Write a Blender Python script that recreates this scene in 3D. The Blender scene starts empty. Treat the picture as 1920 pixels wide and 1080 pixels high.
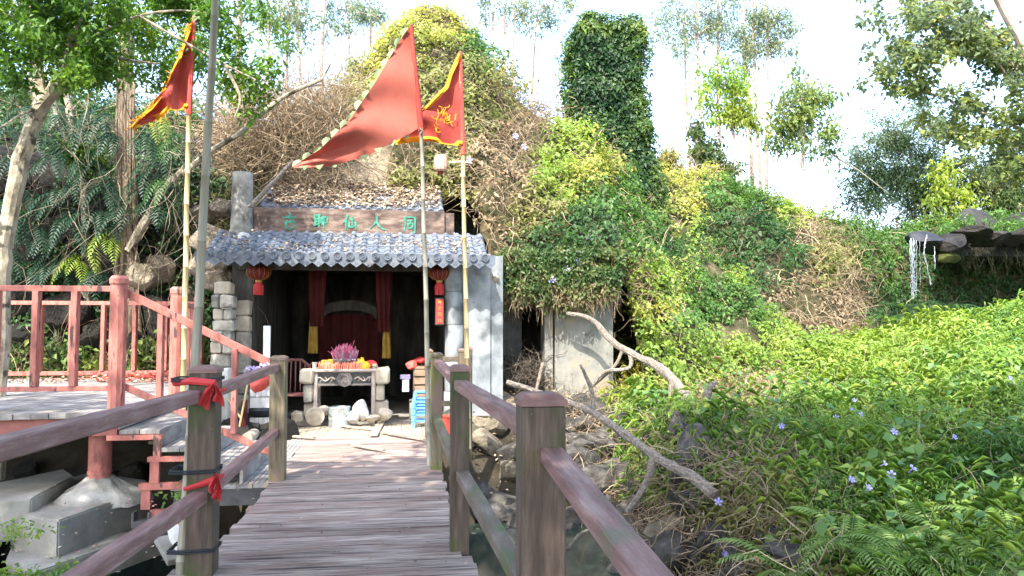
import bpy, math, random
import numpy as np
from mathutils import Vector, Matrix, Quaternion
random.seed(7)
RNG = np.random.default_rng(11)
sc = bpy.context.scene
COL = sc.collection
# ---------------------------------------------------------------- camera
F = 1400.0
YAW, PITCH = math.radians(8.37), math.radians(2.87)
CAMLOC = np.array([0.0, 0.0, 1.5])
cf = np.array([math.sin(YAW)*math.cos(PITCH), math.cos(YAW)*math.cos(PITCH), math.sin(PITCH)])
cr = np.array([math.cos(YAW), -math.sin(YAW), 0.0])
cu = np.cross(cr, cf)
cam_d = bpy.data.cameras.new('camera')
cam = bpy.data.objects.new('camera', cam_d)
COL.objects.link(cam)
cam.matrix_world = Matrix(((cr[0], cu[0], -cf[0], 0), (cr[1], cu[1], -cf[1], 0), (cr[2], cu[2], -cf[2], 1.5), (0, 0, 0, 1)))
cam_d.sensor_width = 36
cam_d.lens = 36*F/1920
cam_d.clip_start = 0.05
cam_d.clip_end = 2000
sc.camera = cam
# ---------------------------------------------------------------- light
SUN_ELEV = math.radians(52)
SUN_AZ = math.radians(-150)          # clockwise from +Y: behind the camera, to the left
world = bpy.data.worlds.new('World')
sc.world = world
world.use_nodes = True
wn = world.node_tree
wn.nodes.clear()
w_out = wn.nodes.new('ShaderNodeOutputWorld')
w_bg = wn.nodes.new('ShaderNodeBackground')
sky = wn.nodes.new('ShaderNodeTexSky')
sky.sky_type = 'NISHITA'
sky.sun_disc = False
sky.sun_elevation = SUN_ELEV
sky.sun_rotation = SUN_AZ
sky.dust_density = 2.5
sky.air_density = 1.0
sky.ozone_density = 1.0
w_bg.inputs['Strength'].default_value = 0.15
hz = wn.nodes.new('ShaderNodeMix'); hz.data_type = 'RGBA'       # thin bright haze evenly over the clear sky
hz.inputs['Factor'].default_value = .06; hz.inputs['B'].default_value = (4.0, 4.0, 4.0, 1)
wn.links.new(sky.outputs['Color'], hz.inputs['A'])
wn.links.new(hz.outputs['Result'], w_bg.inputs['Color'])
wn.links.new(w_bg.outputs['Background'], w_out.inputs['Surface'])
sun_d = bpy.data.lights.new('sun', 'SUN')
sun_d.energy = 2.0
sun_d.angle = math.radians(0.5)
sun_d.color = (1.0, 0.93, 0.82)
sun = bpy.data.objects.new('sun', sun_d)
COL.objects.link(sun)
sdir = Vector((math.sin(SUN_AZ)*math.cos(SUN_ELEV), math.cos(SUN_AZ)*math.cos(SUN_ELEV), math.sin(SUN_ELEV)))
sun.rotation_euler = sdir.to_track_quat('Z', 'Y').to_euler()
sc.view_settings.view_transform = 'Standard'
sc.view_settings.look = 'None'
sc.view_settings.exposure = 2.5
sc.view_settings.gamma = 1
sc.view_settings.use_curve_mapping = False
try:
    sc.cycles.max_bounces = 6
    sc.cycles.diffuse_bounces = 3
    sc.cycles.transmission_bounces = 4
    sc.cycles.transparent_max_bounces = 6
except Exception:
    pass

# ---------------------------------------------------------------- helpers
def ray(px, py):
    return cf + cr*((px-960)/F) + cu*((540-py)/F)
def at(px, py, Y):
    d = ray(px, py)
    return CAMLOC + d*(Y/d[1])
def atz(px, py, z):
    d = ray(px, py)
    return CAMLOC + d*((z-1.5)/d[2])
def proj(P):
    v = P-CAMLOC
    c = v@cf
    return 960+F*(v@cr)/c, 540-F*(v@cu)/c

def hash3(i, j, k, s):
    h = (i*374761393 + j*668265263 + k*2147483647 + s*144665) & 0xffffffff
    h = ((h ^ (h >> 13))*1274126177) & 0xffffffff
    h = (h ^ (h >> 16))
    return (h & 0xffffff)/float(0xffffff)
def vnoise(P, scale=1.0, seed=0):
    P = np.asarray(P, float)*scale
    I = np.floor(P).astype(np.int64)
    f = P-I
    f = f*f*(3-2*f)
    r = 0
    for a in (0, 1):
        wa = f[:, 0] if a else 1-f[:, 0]
        for b in (0, 1):
            wb = f[:, 1] if b else 1-f[:, 1]
            for c in (0, 1):
                wc = f[:, 2] if c else 1-f[:, 2]
                r = r + wa*wb*wc*hash3(I[:, 0]+a, I[:, 1]+b, I[:, 2]+c, seed)
    return r
def fbm(P, scale=1.0, seed=0, octs=3):
    r = 0; a = 1; t = 0
    for o in range(octs):
        r = r + a*vnoise(P, scale*2**o, seed+o*17)
        t += a; a *= .5
    return r/t          # 0..1
def sstep(a, b, x):
    t = np.clip((x-a)/(b-a), 0, 1)
    return t*t*(3-2*t)

ORG = {}
def origin(o):
    return ORG.get(o.name, np.zeros(3))
def tag(o, label=None, cat=None, group=None, kind=None, category=None):
    cat = cat or category
    if label: o['label'] = label
    if cat: o['category'] = cat
    if group: o['group'] = group
    if kind: o['kind'] = kind
    return o
def thing(name, loc, label, cat, group=None):
    o = bpy.data.objects.new(name, None)
    o.empty_display_size = 0.2
    COL.objects.link(o)
    o.location = [float(v) for v in loc]
    ORG[o.name] = np.array(loc, float)
    return tag(o, label, cat, group)
def np_mesh(name, V, Fc, mat, parent=None, tint=None, smooth=False, nper=None, org=None):
    """V (n,3) world coordinates, Fc (m,k) array"""
    V = np.asarray(V, np.float32)
    me = bpy.data.meshes.new(name)
    if parent is not None: o0 = origin(parent)
    elif org is not None: o0 = np.array(org, float)
    else: o0 = np.array([V[:, 0].mean(), V[:, 1].mean(), V[:, 2].min()])
    V = (V-o0).astype(np.float32)
    Fc = np.asarray(Fc, np.int32)
    k = Fc.shape[1]
    me.vertices.add(len(V)); me.vertices.foreach_set('co', V.ravel())
    me.loops.add(Fc.size); me.loops.foreach_set('vertex_index', Fc.ravel())
    me.polygons.add(len(Fc))
    me.polygons.foreach_set('loop_start', np.arange(0, Fc.size, k, dtype=np.int32))
    me.polygons.foreach_set('loop_total', np.full(len(Fc), k, np.int32))
    if smooth: me.polygons.foreach_set('use_smooth', np.ones(len(Fc), bool))
    me.update(calc_edges=True)
    if tint is not None:
        a = me.attributes.new('tint', 'FLOAT_COLOR', 'POINT')
        c = np.ones((len(V), 4), np.float32); c[:, :3] = tint
        a.data.foreach_set('color', c.ravel())
    me.materials.append(mat)
    o = bpy.data.objects.new(name, me)
    COL.objects.link(o)
    if parent is not None:
        o.parent = parent
        ORG[o.name] = o0
    else:
        o.location = [float(v) for v in o0]
        ORG[o.name] = o0
    return o

class MB:
    def __init__(s): s.v = []; s.f = []; s.mi = []; s.m = 0
    def add(s, V, Fs):
        n = len(s.v)
        s.v += [tuple(float(c) for c in v) for v in V]
        for f in Fs:
            s.f.append(tuple(i+n for i in f)); s.mi.append(s.m)
        return s
    def box(s, x0, x1, y0, y1, z0, z1, b=0.0):
        if b <= 0:
            V = [(x0,y0,z0),(x1,y0,z0),(x1,y1,z0),(x0,y1,z0),(x0,y0,z1),(x1,y0,z1),(x1,y1,z1),(x0,y1,z1)]
            return s.add(V, [(0,3,2,1),(4,5,6,7),(0,1,5,4),(1,2,6,5),(2,3,7,6),(3,0,4,7)])
        return s.beam(((x0+x1)/2,(y0+y1)/2,z0), ((x0+x1)/2,(y0+y1)/2,z1), x1-x0, y1-y0, b, up=(0,1,0))
    def beam(s, p0, p1, w, h, b=0.004, up=(0,0,1)):
        """bevelled bar from p0 to p1; w across, h along 'up'"""
        p0 = Vector([float(c) for c in p0]); p1 = Vector([float(c) for c in p1])
        d = (p1-p0); L = d.length; d.normalize()
        u = Vector(up); x = d.cross(u)
        if x.length < 1e-4: x = d.cross(Vector((1,0,0)))
        x.normalize(); u = x.cross(d).normalized()
        def ring(t, ins):
            a = w/2-ins; c = h/2-ins; bb = max(b-ins*.5, .0005)
            pts = [(-a+bb,-c),(a-bb,-c),(a,-c+bb),(a,c-bb),(a-bb,c),(-a+bb,c),(-a,c-bb),(-a,-c+bb)]
            return [p0+d*t+x*q[0]+u*q[1] for q in pts]
        V = ring(0, b)+ring(b, 0)+ring(L-b, 0)+ring(L, b)
        Fs = [tuple(range(7,-1,-1)), tuple(range(24,32))]
        for r in range(3):
            for i in range(8):
                j = (i+1) % 8
                Fs.append((r*8+i, r*8+j, (r+1)*8+j, (r+1)*8+i))
        return s.add(V, Fs)
    def tube(s, pts, radii, n=8, cap=True, wob=0.0):
        pts = [Vector([float(c) for c in p]) for p in pts]
        if not hasattr(radii, '__len__'): radii = [radii]*len(pts)
        base = len(s.v); V = []; x = None
        for i, p in enumerate(pts):
            d = (pts[min(i+1, len(pts)-1)]-pts[max(i-1, 0)])
            if d.length < 1e-7: d = Vector((0,0,1))
            d.normalize()
            if x is None:
                x = d.cross(Vector((0,0,1)))
                if x.length < .1: x = d.cross(Vector((0,1,0)))
            x = (x-d*x.dot(d)).normalized(); y = d.cross(x)
            for k in range(n):
                a = 2*math.pi*k/n
                r = radii[i]*(1+wob*(random.random()-.5))
                V.append(p+x*math.cos(a)*r+y*math.sin(a)*r)
        Fs = []
        for i in range(len(pts)-1):
            for k in range(n):
                j = (k+1) % n
                Fs.append((i*n+k, i*n+j, (i+1)*n+j, (i+1)*n+k))
        if cap:
            Fs.append(tuple(range(n-1,-1,-1))); Fs.append(tuple((len(pts)-1)*n+k for k in range(n)))
        return s.add(V, Fs)
    def lathe(s, c, prof, n=16, axis='z', cap=True):
        """prof: list of (r, h)"""
        V = []
        for r, h in prof:
            for k in range(n):
                a = 2*math.pi*k/n
                if axis == 'z': V.append((c[0]+r*math.cos(a), c[1]+r*math.sin(a), c[2]+h))
                else: V.append((c[0]+r*math.cos(a), c[1]-h, c[2]+r*math.sin(a)))
        Fs = []
        for i in range(len(prof)-1):
            for k in range(n):
                j = (k+1) % n
                Fs.append((i*n+k, i*n+j, (i+1)*n+j, (i+1)*n+k))
        if cap:
            Fs.append(tuple(range(n-1,-1,-1))); Fs.append(tuple((len(prof)-1)*n+k for k in range(n)))
        return s.add(V, Fs)
    def prism(s, poly, z0, z1):
        n = len(poly)
        V = [(p[0], p[1], z0 if not hasattr(z0,'__len__') else z0[i]) for i, p in enumerate(poly)] + \
            [(p[0], p[1], z1 if not hasattr(z1,'__len__') else z1[i]) for i, p in enumerate(poly)]
        Fs = [tuple(range(n-1,-1,-1)), tuple(range(n, 2*n))]
        for i in range(n):
            j = (i+1) % n
            Fs.append((i, j, n+j, n+i))
        return s.add(V, Fs)
    def ribbon(s, pts, widths, nrm, th):
        """stroke: flat bar following pts, lying across nrm, thickness th"""
        nrm = Vector(nrm); pts = [Vector(p) for p in pts]; V = []
        for i, p in enumerate(pts):
            d = (pts[min(i+1,len(pts)-1)]-pts[max(i-1,0)]).normalized()
            x = d.cross(nrm).normalized()*widths[i]/2
            V += [p-x, p+x, p+x+nrm*th, p-x+nrm*th]
        Fs = [(0,1,2,3)]
        for i in range(len(pts)-1):
            for k in range(4):
                Fs.append((i*4+k, (i+1)*4+k, (i+1)*4+(k+1)%4, i*4+(k+1)%4))
        m = (len(pts)-1)*4
        Fs.append((m+3,m+2,m+1,m))
        return s.add(V, Fs)
    def build(s, name, mat, parent=None, smooth=False, org=None, **kw):
        me = bpy.data.meshes.new(name)
        V = np.array(s.v, float)
        if parent is not None: o0 = origin(parent)
        elif org is not None: o0 = np.array(org, float)
        else: o0 = np.array([V[:,0].mean(), V[:,1].mean(), V[:,2].min()])
        me.from_pydata([tuple(v) for v in (V-o0)], [], s.f)
        for m in (mat if isinstance(mat, (list, tuple)) else [mat]): me.materials.append(m)
        if isinstance(mat, (list, tuple)): me.polygons.foreach_set('material_index', s.mi)
        if smooth: me.polygons.foreach_set('use_smooth', [True]*len(me.polygons))
        me.validate(); me.update()
        o = bpy.data.objects.new(name, me); COL.objects.link(o)
        if parent is not None: o.parent = parent; ORG[o.name] = o0
        else: o.location = [float(v) for v in o0]; ORG[o.name] = o0
        if smooth:
            try: me.set_sharp_from_angle(angle=math.radians(40))
            except Exception: pass
        if kw: tag(o, **kw)
        return o

def place(src, name, loc, rot=(0,0,0), scl=(1,1,1), parent=None, **kw):
    """copy of an object (mesh data shared)"""
    o = src.copy(); COL.objects.link(o)
    o.name = name
    p0 = np.zeros(3)
    if parent is not None:
        o.parent = parent; p0 = origin(parent)
    o.location = [float(v) for v in (np.array(loc, float)-p0)]
    o.rotation_euler = rot; o.scale = scl
    for k in ('label', 'category', 'group', 'kind'):
        if k in o.keys(): del o[k]
    ORG[o.name] = np.array(loc, float)
    if kw: tag(o, **kw)
    return o

# ---------------------------------------------------------------- materials
def mat(name, stops, scale=4.0, rough=.8, bump=.3, bscale=None, stretch=(1,1,1), detail=6, spec=.3,
        blot=None, rand=0.0, metal=0.0, dist=.02, lacun=2.0):
    """noise-driven colour ramp; stops [(pos, rgb)]; blot=(rgb, scale, lo, hi): a second patchy layer;
    rand: brightness variation between objects"""
    m = bpy.data.materials.new(name); m.use_nodes = True
    nt = m.node_tree; N = nt.nodes; L = nt.links
    b = N['Principled BSDF']
    b.inputs['Roughness'].default_value = rough
    b.inputs['Specular IOR Level'].default_value = spec
    b.inputs['Metallic'].default_value = metal
    tc = N.new('ShaderNodeTexCoord')
    oi = N.new('ShaderNodeObjectInfo')
    mp = N.new('ShaderNodeMapping'); mp.inputs['Scale'].default_value = stretch
    ad = N.new('ShaderNodeVectorMath'); ad.operation = 'ADD'
    ml = N.new('ShaderNodeVectorMath'); ml.operation = 'SCALE'; ml.inputs['Scale'].default_value = 37.0
    cx = N.new('ShaderNodeCombineXYZ')
    for i in range(3): L.new(oi.outputs['Random'], cx.inputs[i])
    L.new(cx.outputs[0], ml.inputs[0])
    L.new(tc.outputs['Object'], ad.inputs[0]); L.new(ml.outputs[0], ad.inputs[1])
    L.new(ad.outputs[0], mp.inputs['Vector'])
    nz = N.new('ShaderNodeTexNoise'); nz.inputs['Scale'].default_value = scale
    nz.inputs['Detail'].default_value = detail; nz.inputs['Roughness'].default_value = .62
    L.new(mp.outputs[0], nz.inputs['Vector'])
    rp = N.new('ShaderNodeValToRGB')
    e = rp.color_ramp.elements
    while len(e) < len(stops): e.new(.5)
    for i, (p, c) in enumerate(stops):
        e[i].position = p; e[i].color = (*c, 1)
    L.new(nz.outputs['Fac'], rp.inputs['Fac'])
    colr = rp.outputs['Color']
    if blot:
        for bl in (blot if isinstance(blot, list) else [blot]):
            n2 = N.new('ShaderNodeTexNoise'); n2.inputs['Scale'].default_value = bl[1]; n2.inputs['Detail'].default_value = 5
            L.new(ad.outputs[0] if len(bl) < 5 else mp.outputs[0], n2.inputs['Vector'])
            mr = N.new('ShaderNodeMapRange'); mr.inputs['From Min'].default_value = bl[2]; mr.inputs['From Max'].default_value = bl[3]
            L.new(n2.outputs['Fac'], mr.inputs['Value'])
            mx = N.new('ShaderNodeMix'); mx.data_type = 'RGBA'
            L.new(mr.outputs['Result'], mx.inputs['Factor']); L.new(colr, mx.inputs['A']); mx.inputs['B'].default_value = (*bl[0], 1)
            colr = mx.outputs['Result']
    if rand:
        hs = N.new('ShaderNodeHueSaturation')
        mr = N.new('ShaderNodeMapRange'); mr.inputs['To Min'].default_value = 1-rand; mr.inputs['To Max'].default_value = 1+rand
        L.new(oi.outputs['Random'], mr.inputs['Value']); L.new(mr.outputs['Result'], hs.inputs['Value'])
        L.new(colr, hs.inputs['Color']); colr = hs.outputs['Color']
    L.new(colr, b.inputs['Base Color'])
    if bump:
        nb = N.new('ShaderNodeTexNoise'); nb.inputs['Scale'].default_value = bscale or scale*3; nb.inputs['Detail'].default_value = 8
        nb.inputs['Roughness'].default_value = .65
        L.new(mp.outputs[0], nb.inputs['Vector'])
        bp = N.new('ShaderNodeBump'); bp.inputs['Strength'].default_value = bump; bp.inputs['Distance'].default_value = dist
        L.new(nb.outputs['Fac'], bp.inputs['Height']); L.new(bp.outputs[0], b.inputs['Normal'])
    return m
def leaf_mat(name, trans=.35, rough=.45, spec=.35):
    m = bpy.data.materials.new(name); m.use_nodes = True
    nt = m.node_tree; N = nt.nodes; L = nt.links
    b = N['Principled BSDF']; out = N['Material Output']
    b.inputs['Roughness'].default_value = rough; b.inputs['Specular IOR Level'].default_value = spec
    a = N.new('ShaderNodeAttribute'); a.attribute_name = 'tint'
    L.new(a.outputs['Color'], b.inputs['Base Color'])
    t = N.new('ShaderNodeBsdfTranslucent')
    hs = N.new('ShaderNodeHueSaturation'); hs.inputs['Hue'].default_value = .485; hs.inputs['Saturation'].default_value = 1.1; hs.inputs['Value'].default_value = 1.5
    L.new(a.outputs['Color'], hs.inputs['Color']); L.new(hs.outputs[0], t.inputs['Color'])
    mx = N.new('ShaderNodeMixShader'); mx.inputs['Fac'].default_value = trans
    L.new(b.outputs[0], mx.inputs[1]); L.new(t.outputs[0], mx.inputs[2]); L.new(mx.outputs[0], out.inputs['Surface'])
    return m
def tint_mat(name, rough=.9, spec=.2):
    m = bpy.data.materials.new(name); m.use_nodes = True
    b = m.node_tree.nodes['Principled BSDF']; b.inputs['Roughness'].default_value = rough; b.inputs['Specular IOR Level'].default_value = spec
    a = m.node_tree.nodes.new('ShaderNodeAttribute'); a.attribute_name = 'tint'
    m.node_tree.links.new(a.outputs['Color'], b.inputs['Base Color'])
    return m

M = {}
M['deck'] = mat('weathered_deck', [(.32,(.12,.088,.076)),(.45,(.28,.222,.195)),(.56,(.41,.345,.305)),(.7,(.56,.49,.44))], 7, .75, .6, 30, (.5,6,1), rand=.2, blot=[((.27,.175,.145),1.6,.5,.7),((.06,.045,.045),5,.56,.7,1)])
M['deck_tan'] = mat('sunworn_deck', [(.3,(.24,.19,.14)),(.5,(.42,.35,.26)),(.7,(.55,.48,.38))], 6, .85, .4, 30, (5,.4,1), rand=.12, blot=((.25,.22,.19),2.5,.55,.7))
M['deck_grey'] = mat('grey_deck', [(.3,(.13,.12,.115)),(.5,(.26,.25,.24)),(.7,(.38,.36,.33))], 6, .85, .4, 30, (5,.4,1), rand=.15, blot=((.42,.33,.22),3,.6,.72))
M['rail'] = mat('plum_rail_paint', [(.3,(.14,.074,.066)),(.5,(.24,.137,.122)),(.7,(.36,.25,.225))], 6, .52, .5, 34, (5,.5,5), spec=.4, blot=[((.14,.15,.09),3.0,.64,.76),((.26,.12,.11),7,.6,.7),((.33,.29,.28),30,.69,.73,1)])
M['rail_low'] = mat('plum_rail_mossy', [(.3,(.085,.06,.045)),(.5,(.15,.12,.09)),(.7,(.24,.20,.17))], 5, .55, .25, 30, (3,.6,3), spec=.4, blot=[((.09,.12,.045),3.0,.45,.6)])
M['post'] = mat('mossy_post', [(.3,(.045,.033,.024)),(.5,(.095,.067,.05)),(.7,(.16,.115,.09))], 5, .6, .5, 34, (6,6,.6), spec=.35, blot=[((.055,.075,.02),2.6,.5,.66),((.25,.27,.18),26,.71,.75)])
M['post_yellow'] = mat('algae_post', [(.3,(.09,.07,.045)),(.5,(.17,.135,.085)),(.7,(.26,.215,.15))], 5, .6, .45, 34, (6,6,.6), blot=[((.13,.15,.035),2.4,.5,.66),((.20,.135,.11),2.6,.55,.64)])
M['cap'] = mat('post_cap', [(.3,(.13,.065,.058)),(.7,(.25,.15,.13))], 6, .45, .3, 30, spec=.5)
M['red'] = mat('salmon_paint', [(.3,(.22,.07,.055)),(.48,(.42,.145,.115)),(.7,(.52,.215,.175))], 5, .55, .3, 26, (3,3,.8), spec=.4, rand=.12, blot=[((.09,.05,.045),5,.60,.66,1)])
M['red_dark'] = mat('salmon_beam', [(.3,(.25,.075,.06)),(.7,(.42,.15,.125))], 4, .5, .2, 20, spec=.4)
M['concrete'] = mat('old_concrete', [(.3,(.15,.145,.12)),(.5,(.25,.24,.21)),(.7,(.37,.36,.32))], 2.2, .9, .5, 22, detail=9, blot=[((.12,.12,.10),1.3,.55,.75),((.5,.5,.48),26,.70,.75)])
M['concrete_light'] = mat('plaster_slab', [(.3,(.15,.17,.185)),(.5,(.26,.285,.30)),(.7,(.38,.39,.39))], 2.6, .9, .35, 18, detail=9, stretch=(1.5,1.5,.8), blot=[((.10,.115,.125),2.6,.5,.66),((.12,.12,.11),20,.68,.72)])  # bluish grey carries the shade on the side slab
M['panel'] = mat('stained_panel', [(.3,(.13,.135,.125)),(.5,(.235,.235,.21)),(.7,(.36,.34,.29))], 2.0, .9, .35, 18, detail=9, blot=[((.36,.27,.17),1.8,.52,.68),((.13,.13,.11),9,.63,.70)])
M['wall_dark'] = mat('gloom_wall', [(.3,(.03,.028,.025)),(.5,(.07,.065,.056)),(.7,(.14,.13,.11))], 2.2, .95, .4, 18, (2.5,2.5,.6))  # interior gloom is put into this dark wall colour
M['stone'] = mat('block_stone', [(.3,(.20,.19,.165)),(.5,(.36,.34,.29)),(.7,(.54,.50,.41))], 5, .95, .6, 16, rand=.18, blot=((.13,.13,.12),4,.58,.68), dist=.05)
M['pale_stone'] = mat('pale_stone', [(.3,(.30,.26,.20)),(.6,(.48,.43,.35))], 5, .9, .4, 18, rand=.08)
M['rock'] = mat('gorge_rock', [(.3,(.028,.026,.023)),(.5,(.07,.066,.06)),(.7,(.145,.138,.122))], 2.5, .85, .8, 9, detail=10, rand=.25, blot=((.17,.145,.11),3,.6,.78), dist=.06)
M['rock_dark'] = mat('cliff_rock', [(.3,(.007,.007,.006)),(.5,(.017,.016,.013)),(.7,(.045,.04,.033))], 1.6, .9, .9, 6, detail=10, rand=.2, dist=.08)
M['rock_tan'] = mat('tan_rock', [(.3,(.10,.085,.06)),(.5,(.20,.17,.125)),(.7,(.33,.285,.215))], 2.5, .95, .8, 10, detail=10, rand=.2, dist=.05)
M['rock_wet'] = mat('ledge_rock', [(.3,(.010,.009,.008)),(.5,(.022,.020,.017)),(.7,(.055,.05,.042))], 1.6, .6, .8, 6, detail=10, rand=.2, dist=.08)
M['soil'] = mat('dark_soil', [(.3,(.016,.014,.010)),(.6,(.05,.042,.028))], 3, 1, .8, 9)
M['hill_soil'] = mat('hill_soil', [(.3,(.05,.045,.022)),(.5,(.12,.095,.05)),(.7,(.24,.19,.12))], 3, 1, .6, 9)
M['pale_soil'] = mat('pale_soil', [(.3,(.30,.25,.18)),(.6,(.52,.45,.34))], 2, 1, .6, 7, detail=9, blot=((.22,.18,.12),3,.55,.7))
M['tile'] = mat('blue_grey_tile', [(.3,(.07,.088,.12)),(.5,(.125,.148,.185)),(.7,(.20,.222,.25))], 3, .6, .12, 20, spec=.3, rand=.15, blot=[((.20,.20,.20),2.2,.6,.75),((.03,.035,.045),10,.60,.7)])
M['sign'] = mat('sign_board', [(.3,(.08,.058,.048)),(.5,(.17,.12,.098)),(.7,(.30,.23,.19))], 3, .85, .5, 26, (1,3,5), blot=[((.06,.045,.04),3,.5,.66),((.28,.24,.2),7,.62,.74)])
M['teal'] = mat('teal_paint', [(.38,(.03,.17,.12)),(.6,(.07,.32,.23))], 14, .6, .2, 40)
M['white'] = mat('white_plaster', [(.3,(.46,.45,.42)),(.7,(.66,.65,.62))], 6, .8, .5, 14)
M['column'] = mat('stone_column', [(.3,(.13,.125,.11)),(.5,(.30,.29,.26)),(.7,(.47,.45,.41))], 4, .9, .4, 20, blot=((.05,.05,.045),2.5,.52,.66))
M['bamboo'] = mat('grey_bamboo', [(.3,(.17,.155,.11)),(.7,(.36,.34,.27))], 4, .55, .1, 20, (6,6,.6))
M['bamboo_y'] = mat('yellow_bamboo', [(.3,(.42,.31,.14)),(.7,(.68,.54,.30))], 4, .45, .1, 20, (6,6,.6))
M['bamboo_red'] = mat('red_sleeve', [(.3,(.45,.06,.05)),(.7,(.62,.11,.09))], 4, .7, .1, 20)
M['bark'] = mat('pale_bark', [(.3,(.14,.12,.085)),(.5,(.33,.29,.215)),(.7,(.50,.45,.345))], 7, .9, .6, 18, (1,1,.6), blot=((.075,.07,.05),5,.56,.62), dist=.03)
M['bark_dark'] = mat('dark_bark', [(.3,(.05,.042,.03)),(.5,(.13,.11,.08)),(.7,(.26,.225,.17))], 8, .95, .9, 14, (2.5,2.5,.5), dist=.04)
M['bark_vine'] = mat('rope_bark', [(.3,(.10,.075,.05)),(.5,(.24,.185,.13)),(.7,(.42,.34,.25))], 8, .95, 1, 14, (5,5,.35), dist=.05)
M['bark_far'] = mat('slim_bark', [(.3,(.26,.20,.17)),(.7,(.46,.37,.31))], 4, .9, .3, 20)
M['deadwood'] = mat('bleached_branch', [(.3,(.12,.10,.085)),(.5,(.25,.215,.18)),(.7,(.44,.39,.33))], 9, .9, .9, 22, (4,4,4), dist=.03)
M['twig'] = mat('dry_twig', [(.3,(.16,.115,.07)),(.7,(.38,.30,.21))], 6, .95, .1, 30, rand=.2)
M['black'] = mat('black_rubber', [(.3,(.012,.016,.022)),(.7,(.03,.038,.05))], 6, .6, .1, 20)
M['metal'] = mat('dark_metal', [(.3,(.05,.05,.05)),(.7,(.12,.12,.12))], 6, .5, .1, 20)
M['carved'] = mat('carved_stone', [(.3,(.09,.08,.075)),(.7,(.22,.20,.19))], 8, .8, .3, 30)
M['table_stone'] = mat('altar_stone', [(.3,(.30,.25,.22)),(.7,(.50,.44,.39))], 8, .85, .3, 30)
M['cloth_red'] = mat('red_cloth', [(.3,(.42,.03,.035)),(.7,(.60,.06,.06))], 3, .65, .2, 60)
M['cloth_maroon'] = mat('maroon_cloth', [(.3,(.045,.006,.006)),(.7,(.085,.012,.01))], 3, .8, .2, 60)
M['cloth_gold'] = mat('gold_cloth', [(.3,(.22,.13,.02)),(.7,(.38,.24,.04))], 9, .6, .2, 60)
M['plastic_bag'] = mat('red_bag', [(.3,(.58,.06,.05)),(.7,(.78,.13,.10))], 6, .3, .5, 14, spec=.6)
M['plastic_blue'] = mat('blue_plastic', [(.3,(.10,.34,.72)),(.7,(.16,.44,.82))], 3, .35, .05, 20, spec=.5)
M['plastic_pink'] = mat('faded_pink_plastic', [(.3,(.20,.08,.08)),(.7,(.28,.12,.11))], 3, .5, .05, 20)
M['plastic_red'] = mat('red_plastic', [(.3,(.62,.07,.05)),(.7,(.72,.12,.08))], 3, .4, .05, 20)
M['carton'] = mat('brown_carton', [(.3,(.26,.18,.12)),(.7,(.36,.26,.18))], 4, .85, .1, 30)
M['white_box'] = mat('white_enamel', [(.3,(.66,.68,.70)),(.7,(.78,.80,.82))], 4, .4, .05, 20)
M['tin'] = mat('scuffed_tin', [(.3,(.12,.2,.28)),(.45,(.5,.5,.48)),(.6,(.55,.75,.85)),(.75,(.3,.22,.15))], 7, .3, .2, 20, (1,1,.5), metal=.6)
M['orange_glaze'] = mat('orange_tins', [(.35,(.45,.16,.03)),(.5,(.7,.4,.06)),(.65,(.3,.12,.05))], 22, .4, .1, 20)
M['candle'] = mat('red_wax', [(.3,(.75,.20,.11)),(.7,(.88,.36,.24))], 9, .5, .1, 20)
M['incense'] = mat('incense_pink', [(.3,(.20,.03,.08)),(.7,(.36,.10,.19))], 9, .7, .1, 20)
M['incense_ash'] = mat('incense_ash', [(.3,(.10,.07,.10)),(.55,(.35,.28,.36)),(.7,(.66,.58,.64))], 30, .9, .3, 30)
M['yellow_gloss'] = mat('yellow_silk', [(.3,(.75,.33,.02)),(.7,(.88,.5,.04))], 5, .4, .2, 20)
M['ceramic'] = mat('white_tile', [(.3,(.42,.43,.44)),(.7,(.55,.56,.56))], 4, .3, .05, 10, spec=.6)
M['grout'] = mat('grout', [(.3,(.12,.12,.12)),(.7,(.22,.22,.22))], 8, .9, .1, 20)
M['lantern_red'] = mat('lantern_silk', [(.3,(.10,.010,.010)),(.7,(.17,.02,.017))], 5, .6, .1, 20)
M['lantern_pale'] = mat('faded_lantern', [(.3,(.58,.34,.28)),(.7,(.74,.56,.48))], 5, .6, .1, 20, blot=((.55,.2,.17),4,.5,.65))
M['gold'] = mat('gilt', [(.3,(.30,.19,.05)),(.7,(.48,.32,.09))], 8, .4, .1, 20, metal=.4)
M['violet'] = mat('violet_cloth', [(.3,(.25,.20,.45)),(.7,(.6,.55,.75))], 14, .8, .2, 30)
M['petal'] = mat('lilac_petal', [(.3,(.28,.26,.62)),(.7,(.42,.40,.75))], 8, .6, 0)
M['mortar'] = mat('rough_mortar', [(.3,(.20,.195,.175)),(.5,(.32,.31,.28)),(.7,(.50,.49,.46))], 4, .95, .6, 12, dist=.03)
M['leaf'] = leaf_mat('green_leaf')
M['leaf_far'] = leaf_mat('distant_leaf', .4, .5)
M['litter'] = tint_mat('dry_leaf_litter')
M['twigs'] = tint_mat('dry_vine_tangle')
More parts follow.
